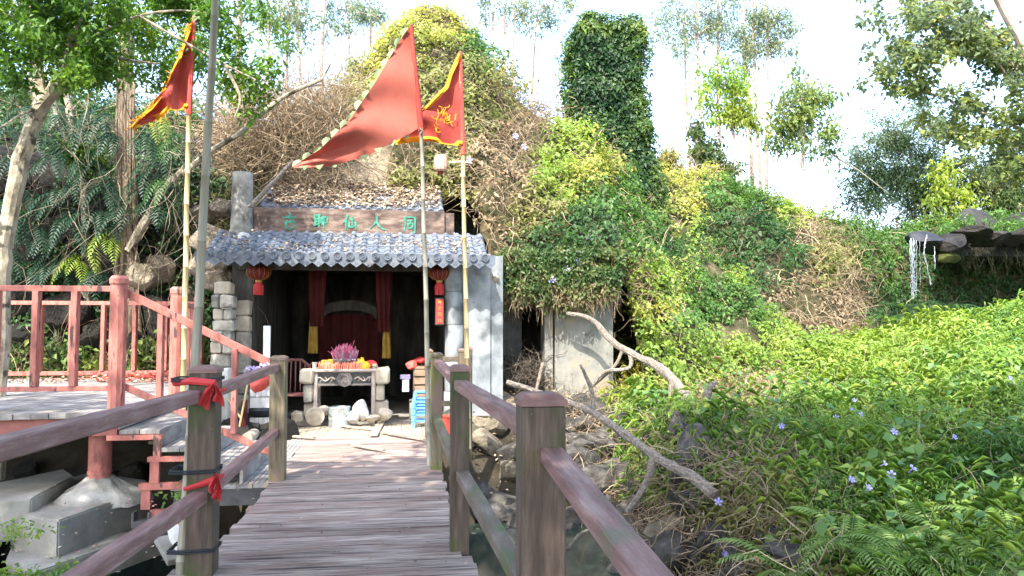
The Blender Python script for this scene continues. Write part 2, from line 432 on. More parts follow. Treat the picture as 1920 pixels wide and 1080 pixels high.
# flag cloth: thin, lets the sun through
def cloth_mat(name, c1, c2, scale=3):
    m = mat(name, [(.35, c1), (.65, c2)], scale, .75, .15, 60)
    nt = m.node_tree; N = nt.nodes; b = N['Principled BSDF']; out = N['Material Output']
    t = N.new('ShaderNodeBsdfTranslucent'); src = b.inputs['Base Color'].links[0].from_socket
    nt.links.new(src, t.inputs['Color'])
    mx = N.new('ShaderNodeMixShader'); mx.inputs['Fac'].default_value = .35
    nt.links.new(b.outputs[0], mx.inputs[1]); nt.links.new(t.outputs[0], mx.inputs[2]); nt.links.new(mx.outputs[0], out.inputs['Surface'])
    return m
M['flag_big'] = cloth_mat('faded_red_flag', (.50,.12,.09), (.62,.20,.15), 1.2)
M['flag_red'] = cloth_mat('bright_red_flag', (.50,.075,.06), (.62,.13,.105), 3)
M['flag_yellow'] = cloth_mat('flag_yellow', (.80,.38,.02), (.90,.52,.05), 3)
M['flag_green'] = cloth_mat('flag_trim_green', (.36,.50,.26), (.52,.62,.40), 6)
def water_mat():
    m = bpy.data.materials.new('green_water'); m.use_nodes = True
    N = m.node_tree.nodes; b = N['Principled BSDF']
    b.inputs['Base Color'].default_value = (.022,.038,.03,1); b.inputs['Roughness'].default_value = .10
    b.inputs['Specular IOR Level'].default_value = .5
    n = N.new('ShaderNodeTexNoise'); n.inputs['Scale'].default_value = 5
    bp = N.new('ShaderNodeBump'); bp.inputs['Strength'].default_value = .15; bp.inputs['Distance'].default_value = .02
    m.node_tree.links.new(n.outputs['Fac'], bp.inputs['Height']); m.node_tree.links.new(bp.outputs[0], b.inputs['Normal'])
    return m
M['water'] = water_mat()
def fall_mat():
    m = bpy.data.materials.new('falling_water'); m.use_nodes = True
    N = m.node_tree.nodes; b = N['Principled BSDF']
    b.inputs['Base Color'].default_value = (.75,.82,.88,1); b.inputs['Roughness'].default_value = .2
    b.inputs['Alpha'].default_value = .38
    return m
M['fall'] = fall_mat()

# ---------------------------------------------------------------- foliage generators
def frames(N):
    N = N/np.maximum(np.linalg.norm(N, axis=1, keepdims=True), 1e-9)
    r = RNG.normal(size=N.shape)
    T = np.cross(N, r); T /= np.maximum(np.linalg.norm(T, axis=1, keepdims=True), 1e-9)
    B = np.cross(N, T)
    return N, T, B
def leaves(name, P, Nn, size, col, parent=None, k=1, aspect=.5, jit=.5, droop=0.25, matl='leaf', spread=.5, colvar=.18, fold=.18, **kw):
    """P centres of sprigs; k leaves per sprig radiating in the plane of the normal"""
    P = np.asarray(P, float); Nn = np.asarray(Nn, float); n = len(P)
    col = np.broadcast_to(np.asarray(col, float), (n, 3))
    size = np.broadcast_to(np.asarray(size, float), (n,))
    Nn = Nn+RNG.normal(size=(n, 3))*jit
    Nn, T, B = frames(Nn)
    VV = []; CC = []
    for i in range(k):
        a = 2*math.pi*i/k+RNG.uniform(-.5, .5, n)
        d = T*np.cos(a)[:, None]+B*np.sin(a)[:, None]
        if k > 1: d = d+Nn*RNG.uniform(-.35, .25, n)[:, None]
        side = np.cross(Nn, d)
        s = (size*RNG.uniform(.65, 1.25, n))[:, None]
        up = Nn*fold
        o = P + (RNG.normal(size=(n, 3))*s*spread if k > 1 else 0) 
        dr = np.array([0, 0, -1.0])*droop
        base = o; mid = o+d*s*.45
        l = mid+side*s*aspect*.5+up*s*.5; r = mid-side*s*aspect*.5+up*s*.5
        tip = o+d*s+dr*s
        VV.append(np.stack([base, l, tip, r], 1))
        c = col*(1+RNG.uniform(-colvar, colvar, (n, 1)))
        CC.append(np.repeat(c[:, None, :], 4, 1))
    V = np.concatenate(VV).reshape(-1, 3); C = np.clip(np.concatenate(CC).reshape(-1, 3), 0, 1)
    m = len(V)//4
    b = np.arange(m)*4
    Fc = np.stack([np.stack([b, b+2, b+1], 1), np.stack([b, b+3, b+2], 1)], 1).reshape(-1, 3)
    o = np_mesh(name, V, Fc, M[matl], parent, tint=C)
    if kw: tag(o, **kw)
    return o
def palette(cols, w=None, n=None, key=None):
    """pick colours; key (n,) in 0..1 selects smoothly along the list"""
    cols = np.array(cols, float)
    x = np.clip(key, 0, .9999)*(len(cols)-1)
    i = x.astype(int); f = (x-i)[:, None]
    return cols[i]*(1-f)+cols[i+1]*f
def tangle(name, P, D, length, rad, col, parent=None, seg=6, curl=.5, grav=-.3, matl='twigs', colvar=.3, **kw):
    """dry vines: three-sided bent tubes"""
    n = len(P); P = np.array(P, float); D = np.array(D, float)
    D /= np.linalg.norm(D, axis=1, keepdims=True)
    length = np.broadcast_to(np.asarray(length, float), (n,))*RNG.uniform(.5, 1.3, n)
    rad = np.broadcast_to(np.asarray(rad, float), (n,))*RNG.uniform(.6, 1.5, n)
    col = np.broadcast_to(np.asarray(col, float), (n, 3))
    rings = []
    for s in range(seg+1):
        x = np.cross(D, [0.31, .17, .93]); x /= np.maximum(np.linalg.norm(x, axis=1, keepdims=True), 1e-6); y = np.cross(D, x)
        r = (rad*(1-.6*s/seg))[:, None]
        for q in range(3):
            a = 2*math.pi*q/3
            rings.append(P+x*math.cos(a)*r+y*math.sin(a)*r)
        P = P+D*(length/seg)[:, None]
        D = D+RNG.normal(size=(n, 3))*curl; D[:, 2] += grav*.5
        D /= np.linalg.norm(D, axis=1, keepdims=True)
    V = np.stack(rings, 1).reshape(-1, 3)
    nv = 3*(seg+1)
    fl = []
    for s in range(seg):
        for q in range(3):
            j = (q+1) % 3
            fl.append((s*3+q, s*3+j, s*3+3+j, s*3+3+q))
    fl = np.array(fl)
    Fc = (np.arange(n)*nv)[:, None, None]+fl[None]
    C = np.repeat(col*(1+RNG.uniform(-colvar, colvar, (n, 1))), nv, 0)
    o = np_mesh(name, V, Fc.reshape(-1, 4), M[matl], parent, tint=np.clip(C, 0, 1))
    if kw: tag(o, **kw)
    return o
def sample_grid(X, Y, Z, n, keep=None):
    """n random points, area weighted, on a structured grid surface (arrays [i,j]) + normals"""
    A = np.stack([X, Y, Z], -1)
    p00 = A[:-1, :-1].reshape(-1, 3); p10 = A[1:, :-1].reshape(-1, 3); p01 = A[:-1, 1:].reshape(-1, 3); p11 = A[1:, 1:].reshape(-1, 3)
    cr_ = np.cross(p10-p00, p01-p00); ar = np.linalg.norm(cr_, axis=1)
    nn = cr_/np.maximum(ar, 1e-9)[:, None]
    nn[nn[:, 2] < 0] *= -1
    w = ar.copy()
    if keep is not None: w = w*np.asarray(keep).ravel()
    w /= w.sum()
    idx = RNG.choice(len(w), n, p=w)
    u = RNG.random((n, 1)); v = RNG.random((n, 1))
    P = p00[idx]*(1-u)*(1-v)+p10[idx]*u*(1-v)+p01[idx]*(1-u)*v+p11[idx]*u*v
    return P, nn[idx]
def grid_mesh(name, X, Y, Z, matl, keep=None, parent=None, **kw):
    ni, nj = X.shape
    V = np.stack([X, Y, Z], -1).reshape(-1, 3)
    i = np.arange(ni-1)[:, None]; j = np.arange(nj-1)[None]
    a = i*nj+j
    Fc = np.stack([a, a+nj, a+nj+1, a+1], -1).reshape(-1, 4)
    if keep is not None: Fc = Fc[keep.ravel() > 0]
    o = np_mesh(name, V, Fc, M[matl] if isinstance(matl, str) else matl, parent, smooth=True, org=None if parent else (0, 0, 0))
    if kw: tag(o, **kw)
    return o
def rock_mesh(name, seed, sub=3, flat=.8, matl='rock'):
    rs = np.random.default_rng(seed)
    import bmesh
    bm = bmesh.new(); bmesh.ops.create_icosphere(bm, subdivisions=sub, radius=1)
    V = np.array([v.co for v in bm.verts]); Fc = np.array([[v.index for v in f.verts] for f in bm.faces]); bm.free()
    for _ in range(16):
        n = rs.normal(size=3); n /= np.linalg.norm(n); d = rs.uniform(.5, .85)
        h = V@n-d
        V = V-np.outer(np.maximum(h, 0), n)*.95
    V = V*(1+.10*(fbm(V, 2.2, seed)-.5)[:, None])*np.array([1, .85, flat])
    me = bpy.data.meshes.new(name)
    me.from_pydata([tuple(v) for v in V], [], [tuple(int(i) for i in f) for f in Fc])
    me.materials.append(M[matl] if isinstance(matl, str) else matl); me.update()
    return me
def inst(name, me, loc, rot, scl, parent=None, **kw):
    o = bpy.data.objects.new(name, me); COL.objects.link(o)
    p0 = origin(parent) if parent is not None else np.zeros(3)
    if parent is not None: o.parent = parent
    o.location = [float(v) for v in (np.array(loc, float)-p0)]; o.rotation_euler = rot
    o.scale = scl if hasattr(scl, '__len__') else (scl,)*3
    ORG[o.name] = np.array(loc, float)
    if kw: tag(o, **kw)
    return o
# ================================================================ terrain
def nz2(x, y, s, seed, octs=3):
    sh = np.broadcast(x, y).shape
    P = np.stack([np.broadcast_to(x, sh).ravel(), np.broadcast_to(y, sh).ravel(), np.zeros(int(np.prod(sh)))], 1)
    return (fbm(P, s, seed, octs)-.5).reshape(sh)
def field_z(x, y):
    z = np.interp(y, [-5, 3, 5.5, 8, 11, 13, 15, 17.5, 20, 24, 60], [-1.1, -.95, -.55, 0.0, .20, .38, .58, .78, .85, .85, 3])
    z = z+.03*np.clip(x-6, 0, 8)*np.clip((y-4)/6, 0, 1)
    z = z+.95*np.exp(-((x-13.0)/1.7)**2-((y-14.0)/2.6)**2)+.45*np.exp(-((x-10.5)/2.0)**2-((y-11.0)/2.0)**2)
    return z
def ground_z(x, y):
    x, y = np.broadcast_arrays(np.asarray(x, float), np.asarray(y, float))
    bed = -1.45+.2*nz2(x, y, .8, 3)
    # rubble slope up to the ruin on the right of the bridge
    up = sstep(9.6, 12.0, y)*1.6
    z = bed+up*sstep(.5, 1.0, x)
    # terrace under the landing / shrine
    z = np.where((x > -3.2) & (x < .95), np.where(y > 9.9, np.maximum(z, -.12), z), z)
    # left bank behind the platform
    lb = -1.3+sstep(9.5, 12.3, y)*1.85
    z = np.where(x <= -3.2, lb+.15*nz2(x, y, .9, 5), z)
    z = np.where((x <= -4.2) & (y < 8.5), np.maximum(z, -1.1+.7*sstep(-4.2, -7, x)), z)
    # right field
    edge = 3.25+.35*nz2(x*0, y, .9, 9)+.07*np.clip(y-9, 0, 5)
    t = sstep(edge-.55, edge+.35, x)
    fz = field_z(x, y)+.45*nz2(x, y, .55, 21)+.16*nz2(x, y, 1.6, 22)
    z = z*(1-t)+fz*t
    far = sstep(24, 40, y)*sstep(-200, -20, -np.abs(x))
    return z+np.clip(y-26, 0, 60)*.03
xs = np.concatenate([[-900, -300, -100, -50, -25, -16], np.arange(-12, 19, .2), [20, 24, 32, 50, 100, 300, 900]])
ys = np.concatenate([[-900, -300, -80, -30, -12, -6, -3], np.arange(0, 26, .2), [27, 30, 36, 50, 100, 300, 900]])
GX, GY = np.meshgrid(xs, ys, indexing='ij')
GZ = ground_z(GX, GY)
grid_mesh('ground', GX, GY, GZ, 'soil', kind='structure')
# stream
wx = np.linspace(-3.0, 3.6, 12); wy = np.linspace(-3, 11, 20)
WX, WY = np.meshgrid(wx, wy, indexing='ij')
grid_mesh('stream_water', WX, WY, WX*0-1.12, 'water', kind='structure')

# ---------------------------------------------------------------- main hill over the shrine
def crest(pts, Y):
    q = np.array([at(px, py, Y) for px, py in pts])
    return q[:, 0], q[:, 2]
YC1 = 15.6
c1x, c1z = crest([(-400,130),(0,150),(250,185),(430,215),(520,235),(600,190),(645,150),(690,95),(740,30),(790,-8),(850,5),(905,70),(945,140),(1000,195),(1060,225),
                  (1125,262),(1165,325),(1205,385),(1245,440),(1340,482),(1430,570),(1500,622),(1560,655)], YC1)
def hill1_z(x, y):
    x, y = np.broadcast_arrays(np.asarray(x, float), np.asarray(y, float))
    zc = np.interp(x, c1x, c1z)-.22
    zfoot = np.interp(x, [-12, -3.3, -2.9, -2.3, 1.15, 1.45, 3.75, 4.05, 12], [.45, .45, 2.2, 3.75, 3.75, 2.55, 2.5, .25, .3])
    yf = np.interp(x, [-12, -3.3, -2.9, -2.3, 1.15, 1.45, 3.75, 4.3, 8, 12], [13.0, 13.0, 13.0, 13.25, 13.25, 12.45, 12.4, 12.0, 13.2, 13.6])
    t = np.clip((y-yf)/(YC1-yf), 0, 1)
    pw = np.interp(x, [-12, -3.2, -2, 1.2, 2, 4.2, 5.5, 12], [.22, .25, .62, .7, .72, .75, .95, 1.0])
    t2 = t**pw
    z = zfoot+(zc-zfoot)*t2
    z = z-np.clip(y-YC1, 0, 20)*.55
    lump = ((.9+.7*sstep(3, 5, x))*nz2(x, y, .5, 31)+.35*nz2(x, y, 1.3, 32))*np.clip(t*4, 0, 1)*np.clip((zc-zfoot)/2, 0.2, 1)
    return z+lump*np.interp(t, [0, .7, 1], [1, .8, .25])
hx = np.arange(-11, 9.2, .11); hy = np.concatenate([np.arange(11.9, 16.2, .08), np.arange(16.2, 22, .4)])
HX, HY = np.meshgrid(hx, hy, indexing='ij')
HZ = hill1_z(HX, HY)
cxm = (HX[:-1, :-1]+HX[1:, 1:])/2; cym = (HY[:-1, :-1]+HY[1:, 1:])/2
yfm = np.interp(cxm, [-12, -3.3, -2.9, -2.3, 1.15, 1.45, 3.75, 4.3, 8, 12], [12.9, 12.9, 12.9, 13.1, 13.1, 12.4, 12.35, 11.9, 13.0, 13.4])
KEEP1 = (cym > yfm).astype(float)
zf = np.interp(HX, [-12, -3.3, -2.9, -2.3, 1.15, 1.45, 3.75, 4.05, 12], [.45, .45, 2.2, 3.75, 3.75, 2.55, 2.5, .7, 1.0])
# soil colour of the hill: bare pale earth just above the shrine roof
def hill_mat():
    m = mat('hill_earth', [(.3,(.022,.026,.010)),(.5,(.05,.048,.022)),(.7,(.12,.095,.055))], 3, 1, .7, 9, dist=.06)
    nt = m.node_tree; N = nt.nodes; L = nt.links; b = N['Principled BSDF']
    src = b.inputs['Base Color'].links[0].from_socket
    a = N.new('ShaderNodeAttribute'); a.attribute_name = 'tint'
    n = N.new('ShaderNodeTexNoise'); n.inputs['Scale'].default_value = 2.5; n.inputs['Detail'].default_value = 9
    r = N.new('ShaderNodeValToRGB'); r.color_ramp.elements[0].color = (.27,.22,.15,1); r.color_ramp.elements[1].color = (.56,.48,.36,1)
    r.color_ramp.elements[0].position = .35; r.color_ramp.elements[1].position = .62
    L.new(n.outputs['Fac'], r.inputs['Fac'])
    sp = N.new('ShaderNodeSeparateColor'); L.new(a.outputs['Color'], sp.inputs[0])
    mx = N.new('ShaderNodeMix'); mx.data_type = 'RGBA'
    L.new(sp.outputs[0], mx.inputs['Factor']); L.new(src, mx.inputs['A']); L.new(r.outputs['Color'], mx.inputs['B'])
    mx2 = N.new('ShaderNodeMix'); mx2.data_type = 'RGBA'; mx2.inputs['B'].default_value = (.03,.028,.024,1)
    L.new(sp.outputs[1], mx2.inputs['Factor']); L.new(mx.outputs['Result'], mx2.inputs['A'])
    L.new(mx2.outputs['Result'], b.inputs['Base Color'])
    return m
def bare_mask(P):
    px, py = proj(P)
    b = sstep(505, 545, px)*sstep(745, 715, px)*sstep(262, 290, py)
    return b
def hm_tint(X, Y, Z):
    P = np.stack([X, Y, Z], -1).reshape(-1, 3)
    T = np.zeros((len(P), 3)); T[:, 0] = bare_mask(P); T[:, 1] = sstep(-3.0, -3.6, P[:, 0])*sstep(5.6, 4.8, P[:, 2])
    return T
def hill_obj(name, X, Y, Z, keep, mt, tint=None):
    ni, nj = X.shape
    V = np.stack([X, Y, Z], -1).reshape(-1, 3)
    a = np.arange(ni-1)[:, None]*nj+np.arange(nj-1)[None]
    Fc = np.stack([a, a+nj, a+nj+1, a+1], -1).reshape(-1, 4)
    if keep is not None: Fc = Fc[keep.ravel() > 0]
    return tag(np_mesh(name, V, Fc, mt, tint=tint, smooth=True, org=(0, 0, 0)), kind='structure')
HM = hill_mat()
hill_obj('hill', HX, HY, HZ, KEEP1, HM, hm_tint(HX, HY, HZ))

# ---------------------------------------------------------------- second hill and waterfall bank
YC2 = 21.5
c2x, c2z = crest([(1130,300),(1235,305),(1290,318),(1330,300),(1375,335),(1430,360),(1480,372),(1540,396),(1620,402),(1740,412),(1800,400),(1920,380),(2300,330)], YC2)
def hill2_z(x, y):
    x, y = np.broadcast_arrays(np.asarray(x, float), np.asarray(y, float))
    zc = np.interp(x, c2x, c2z)-.25
    foot = np.interp(x, [5, 9, 11.0, 12.3, 13.8, 15.2, 16.0, 30], [16.8, 17.0, 17.6, 19.4, 20.6, 21.3, 23.2, 23.4])
    yc = np.maximum(foot+1.2, YC2)
    t = np.clip((y-foot)/(yc-foot), 0, 1)
    pw = np.interp(x, [5, 10, 12, 14, 30], [.6, .5, .4, .3, .25])
    z = .9+(zc-.9)*t**pw-np.clip(y-yc, 0, 30)*.08
    lump = (1.1*nz2(x, y, .38, 41)+.4*nz2(x, y, 1.1, 42))*np.clip(t*4, 0, 1)
    return z+lump*np.interp(t, [0, .7, 1], [1, .8, .3])
h2x = np.arange(4.5, 27, .18); h2y = np.concatenate([np.arange(16.6, 24.5, .12), np.arange(24.5, 34, .5)])
JX, JY = np.meshgrid(h2x, h2y, indexing='ij')
JZ = hill2_z(JX, JY)
hill_obj('far_hill', JX, JY, JZ, None, HM, np.zeros((JX.size, 3)))

# ================================================================ foliage on the hills
G = {  # leaf colours (albedo)
 'dark': [(.022,.06,.016),(.035,.09,.02),(.05,.12,.028)],
 'mid': [(.05,.12,.025),(.075,.165,.03),(.11,.21,.04)], 'fresh': [(.06,.14,.028),(.12,.23,.04),(.20,.32,.055),(.30,.39,.08)],
 'bright': [(.14,.24,.04),(.20,.30,.05),(.28,.36,.06)],
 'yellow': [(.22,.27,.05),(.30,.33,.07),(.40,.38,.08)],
 'olive': [(.12,.15,.04),(.20,.22,.065),(.30,.28,.10)],
 'brown': [(.20,.145,.085),(.31,.23,.14),(.44,.34,.22)],
}
def blobs(px, py, spec):
    """spec [(px,py,rx,ry,kind)]: nearest patch sets the leaf colour; plant kinds plus painted sun patches"""
    best = np.full(len(px), 1e9); k = np.zeros(len(px), int)
    for i, s in enumerate(spec):
        d = ((px-s[0])/s[2])**2+((py-s[1])/s[3])**2
        m = d < best; best[m] = d[m]; k[m] = i
    return k
def kind_cols(P, kinds, names, seed=5):
    key = np.clip((fbm(P, 2.2, seed)-.5)*1.8+.5+RNG.normal(size=len(P))*.16, 0, .999)
    out = np.zeros((len(P), 3))
    for n in set(names):
        m = np.array([names[q] == n for q in kinds])
        if m.any(): out[m] = palette(G[n], key=key[m])
    return out
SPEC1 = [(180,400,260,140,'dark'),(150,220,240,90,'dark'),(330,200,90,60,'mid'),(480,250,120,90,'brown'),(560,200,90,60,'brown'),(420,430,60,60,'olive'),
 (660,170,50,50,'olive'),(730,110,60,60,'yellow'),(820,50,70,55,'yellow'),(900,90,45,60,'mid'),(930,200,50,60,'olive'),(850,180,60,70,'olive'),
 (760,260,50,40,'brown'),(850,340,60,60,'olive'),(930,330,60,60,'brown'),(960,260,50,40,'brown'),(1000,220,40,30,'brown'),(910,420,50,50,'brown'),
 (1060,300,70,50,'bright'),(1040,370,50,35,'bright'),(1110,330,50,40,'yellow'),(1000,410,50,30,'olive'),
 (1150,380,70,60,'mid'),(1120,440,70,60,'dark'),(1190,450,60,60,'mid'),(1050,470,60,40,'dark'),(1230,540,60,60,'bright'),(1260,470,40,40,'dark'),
 (1190,590,75,50,'yellow'),(1150,560,40,60,'brown'),(1200,640,70,30,'bright'),(1330,540,70,45,'mid'),(1400,600,70,45,'mid'),(1380,520,50,30,'bright'),(1300,610,70,40,'mid'),  # yellow here is a sun patch painted into the leaf colour
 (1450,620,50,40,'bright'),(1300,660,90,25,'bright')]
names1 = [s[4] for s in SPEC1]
def veg(name, X, Y, Z, keep, spec, n, size, k, lift, seed, gap=.36, **kw):
    P, Nn = sample_grid(X, Y, Z, n, keep)
    px, py = proj(P)
    names = [s[4] for s in spec]
    kd = blobs(px+RNG.normal(size=len(px))*10, py+RNG.normal(size=len(px))*8, spec)
    bare = bare_mask(P) > RNG.random(len(P))*.8
    dens = fbm(P, 1.5, seed+3)
    isb = np.array([names[q] == 'brown' for q in kd]); isd = np.array([names[q] == 'dark' for q in kd])
    ok = ~bare & (dens > gap) & ~(isb & (RNG.random(len(P)) < .72))
    ok &= ~((P[:, 0] < -3.2) & (P[:, 2] < 5.2) & (RNG.random(len(P)) < .05))
    ok &= (px > -250) & (px < 2200) & (py > -250)
    P = P[ok]; Nn = Nn[ok]; kd = kd[ok]
    C = kind_cols(P, kd, names, seed)
    h = np.clip((fbm(P, 1.6, seed+9)-.42)*3, 0, 1)
    P = P+Nn*(RNG.random((len(P), 1))*lift*(.25+h[:, None]))+np.array([0, 0, 1.])*(h[:, None]*lift*.3)
    Nn = Nn*.8+np.array([0, -.25, .55])
    return leaves(name, P, Nn, size, C, k=k, **kw)
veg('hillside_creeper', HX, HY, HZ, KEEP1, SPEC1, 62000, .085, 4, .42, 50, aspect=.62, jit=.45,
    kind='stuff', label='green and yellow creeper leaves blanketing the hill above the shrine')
SPEC2 = [(1290,320,60,30,'yellow'),(1270,400,40,60,'yellow'),(1290,470,40,50,'bright'),(1310,560,60,50,'olive'),(1380,370,60,40,'mid'),(1400,440,80,60,'dark'),(1440,500,60,50,'dark'),
 (1480,400,40,30,'bright'),(1510,450,18,36,'brown'),(1500,550,28,42,'brown'),(1560,480,35,50,'olive'),(1590,560,36,46,'brown'),(1540,395,50,20,'bright'),(1620,430,70,40,'mid'),
 (1680,420,50,30,'mid'),(1700,400,80,14,'bright'),(1660,500,40,50,'mid'),(1640,570,40,50,'dark'),(1780,520,120,60,'dark'),(1850,560,120,40,'dark'),(1450,560,20,42,'brown'),(1850,380,120,25,'mid')]
veg('far_slope_creeper', JX, JY, JZ, None, SPEC2, 52000, .12, 4, .45, 70, aspect=.55, jit=.45, gap=.34,
    kind='stuff', label='dense creeper leaves on the far slope beside the waterfall')
# brown dead vines
def vines(name, X, Y, Z, keep, spec, n, length, rad, seed, cols, **kw):
    P, Nn = sample_grid(X, Y, Z, n, keep)
    px, py = proj(P); names = [s[4] for s in spec]
    kd = blobs(px+RNG.normal(size=len(px))*14, py+RNG.normal(size=len(px))*12, spec)
    w = np.array([{'brown': 1, 'olive': .4, 'dark': .05, 'yellow': .25}.get(names[q], .06) for q in kd])
    bare = bare_mask(P)
    ok = (RNG.random(len(P)) < w) & (bare < .3) & (px > -150) & (px < 2100)
    P = P[ok]+Nn[ok]*RNG.random((ok.sum(), 1))*.3; Nn = Nn[ok]
    D = Nn*.5+RNG.normal(size=P.shape)*.6+np.array([0, -.1, .1])
    key = np.clip(fbm(P, 2, seed)*1.6-.3+RNG.normal(size=len(P))*.15, 0, .99)
    return tangle(name, P, D, length, rad, palette(cols, key=key), seg=5, curl=.45, grav=-.35, **kw)
BR = [(.15,.11,.07),(.31,.235,.15),(.50,.40,.27)]
vines('dead_vine_tangle', HX, HY, HZ, KEEP1, SPEC1, 24000, .75, .0065, 81, BR, kind='stuff', label='tangle of dry brown vines over the hill')
vines('far_dead_vines', JX, JY, JZ, None, SPEC2, 15000, 1.1, .009, 82, BR, kind='stuff', label='dry brown vines hanging on the far slope')

# field of ground cover on the right
fx = np.arange(2.6, 19, .16); fy = np.arange(3.2, 21.5, .16)
FX, FY = np.meshgrid(fx, fy, indexing='ij')
FZ = ground_z(FX, FY)
SPECF = [(1250,660,130,36,'yellow'),(1330,690,100,28,'yellow'),(1500,650,90,40,'bright'),(1650,640,90,40,'bright'),(1750,640,80,50,'bright'),(1600,700,120,40,'bright'),(1420,700,60,30,'fresh'),  # yellow entries paint the sunny slope into the leaves
 (1880,600,70,60,'fresh'),(1800,560,50,25,'bright'),(1850,680,80,50,'fresh'),(1400,790,80,50,'fresh'),(1600,780,120,50,'fresh'),(1800,800,120,60,'fresh'),(1450,900,100,60,'fresh'),(1650,900,120,60,'fresh'),
 (1850,900,100,60,'mid'),(1400,1030,90,60,'olive'),(1600,1000,120,50,'fresh'),(1800,1000,140,60,'fresh'),(1360,740,60,25,'brown'),(1420,760,50,25,'brown')]
def field(name, n, size, k, lift, yr, seed, aspect, **kw):
    P, Nn = sample_grid(FX, FY, FZ, n, ((FX[:-1, :-1] > 3.0) & (FY[:-1, :-1] >= yr[0]) & (FY[:-1, :-1] < yr[1])).ravel().astype(float))
    px, py = proj(P); names = [s[4] for s in SPECF]
    ok = (px < 2150) & (px > 1130) & (py < 1300)
    e = 3.25+.07*np.clip(P[:, 1]-9, 0, 5)
    ok &= P[:, 0] > e-.22+RNG.normal(size=len(P))*.14
    dry = (np.abs(px-1390) < 90) & (np.abs(py-765) < 40) & (RNG.random(len(P)) < .7)
    ok &= ~dry & (fbm(P, 2.4, seed+2) > .33)
    P = P[ok]; Nn = Nn[ok]; px = px[ok]; py = py[ok]
    kd = blobs(px+RNG.normal(size=len(px))*25, py+RNG.normal(size=len(px))*15, SPECF)
    C = kind_cols(P, kd, names, seed)
    h = np.clip((fbm(P, 1.5, seed+9)-.4)*3, 0, 1)
    P = P+np.array([0, 0, 1.])*((.03+RNG.random(len(P))*lift*(.3+h))[:, None])
    return leaves(name, P, Nn*.9+np.array([-.1, -.35, .5]), size, C, k=k, aspect=aspect, jit=.55, **kw)
field('near_ground_cover', 38000, .066, 4, .42, (3.2, 9.5), 91, .42, droop=.35, kind='stuff', label='leafy ground cover growing beside the bridge')
field('near_grass_blades', 13000, .17, 3, .45, (3.2, 10.5), 92, .11, droop=.5, kind='stuff', label='narrow bamboo grass blades among the creepers')
field('middle_ground_cover', 36000, .095, 4, .38, (9.0, 14.5), 93, .42, kind='stuff', label='bright creeper carpet in the middle of the valley')
field('valley_grass_blades', 15000, .20, 3, .42, (9.5, 18), 94, .16, droop=.45, kind='stuff', label='bright bamboo grass across the sunny valley floor')
field('far_ground_cover', 24000, .13, 4, .40, (14.2, 21.5), 95, .4, kind='stuff', label='green carpet of plants below the waterfall')
# dry roots along the bank edge
n = 2300
P = np.stack([RNG.uniform(2.5, 3.6, n), RNG.uniform(4.2, 12.2, n), np.zeros(n)], 1)
P[:, 2] = ground_z(P[:, 0], P[:, 1])+.05+RNG.random(n)*.15
tangle('dry_root_mat', P, RNG.normal(size=(n, 3))+np.array([-.5, -.3, 0]), .65, .0055, palette(BR, key=RNG.random(n)), seg=6, curl=.5, grav=-.45,
       kind='stuff', label='mat of dry roots hanging over the gorge bank')
n = 1500
q = [atz(RNG.normal(1400, 62), RNG.normal(762, 22), .55) for _ in range(n)]
P = np.array(q); P[:, 2] = ground_z(P[:, 0], P[:, 1])+.12+RNG.random(n)*.1
tangle('straw_heap', P, RNG.normal(size=(n, 3))*np.array([1, 1, .25]), .5, .005, (.30,.24,.16), seg=5, curl=.4, grav=-.1,
       kind='stuff', label='heap of dry straw lying on the green bank')
# ================================================================ footbridge
def jit(a): return random.uniform(-a, a)
bridge = thing('footbridge', (-.45, 4.5, 0), 'weathered plank footbridge with plum railings leading to the shrine', 'footbridge')
# grooved deck board, laid across the bridge (unit length along x)
def board_mesh(name, w, th, grooves, m, seg=1, depth=.006):
    prof = [(-w/2, -th), (-w/2, -.003), (-w/2+.003, 0)]
    for g in range(grooves):
        c = -w/2+w*(g+1)/(grooves+1)
        prof += [(c-.005, 0), (c-.003, -depth), (c+.003, -depth), (c+.005, 0)]
    prof += [(w/2-.003, 0), (w/2, -.003), (w/2, -th)]
    n = len(prof); V = []; Fs = []
    for i in range(seg+1):
        x = -.5+i/seg
        V += [(x, p[0], p[1]) for p in prof]
    for i in range(seg):
        for j in range(n):
            k = (j+1) % n
            Fs.append((i*n+j, i*n+k, (i+1)*n+k, (i+1)*n+j))
    Fs.append(tuple(range(n-1, -1, -1))); Fs.append(tuple(seg*n+j for j in range(n)))
    me = bpy.data.meshes.new(name); me.from_pydata(V, [], Fs); me.materials.append(M[m]); me.update()
    return me
pl = board_mesh('plank', .137, .04, 3, 'deck', depth=.009)
y = 1.2; i = 0
while y < 10.35:
    near = y < 4.95
    x0 = (-1.40 if near else -1.235) + jit(.02); x1 = (.475 if near else .415) + jit(.02)
    x0 -= .0; 
    inst('plank', pl, ((x0+x1)/2, y, 0+jit(.0025)), (jit(.006), jit(.002), jit(.003)), (x1-x0, 1, 1), bridge)
    y += .147; i += 1
MB().box(-1.2, -1.08, 1.2, 10.3, -.22, -.045).box(.24, .36, 1.2, 10.3, -.22, -.045).build('deck_beam', M['rail'], bridge)
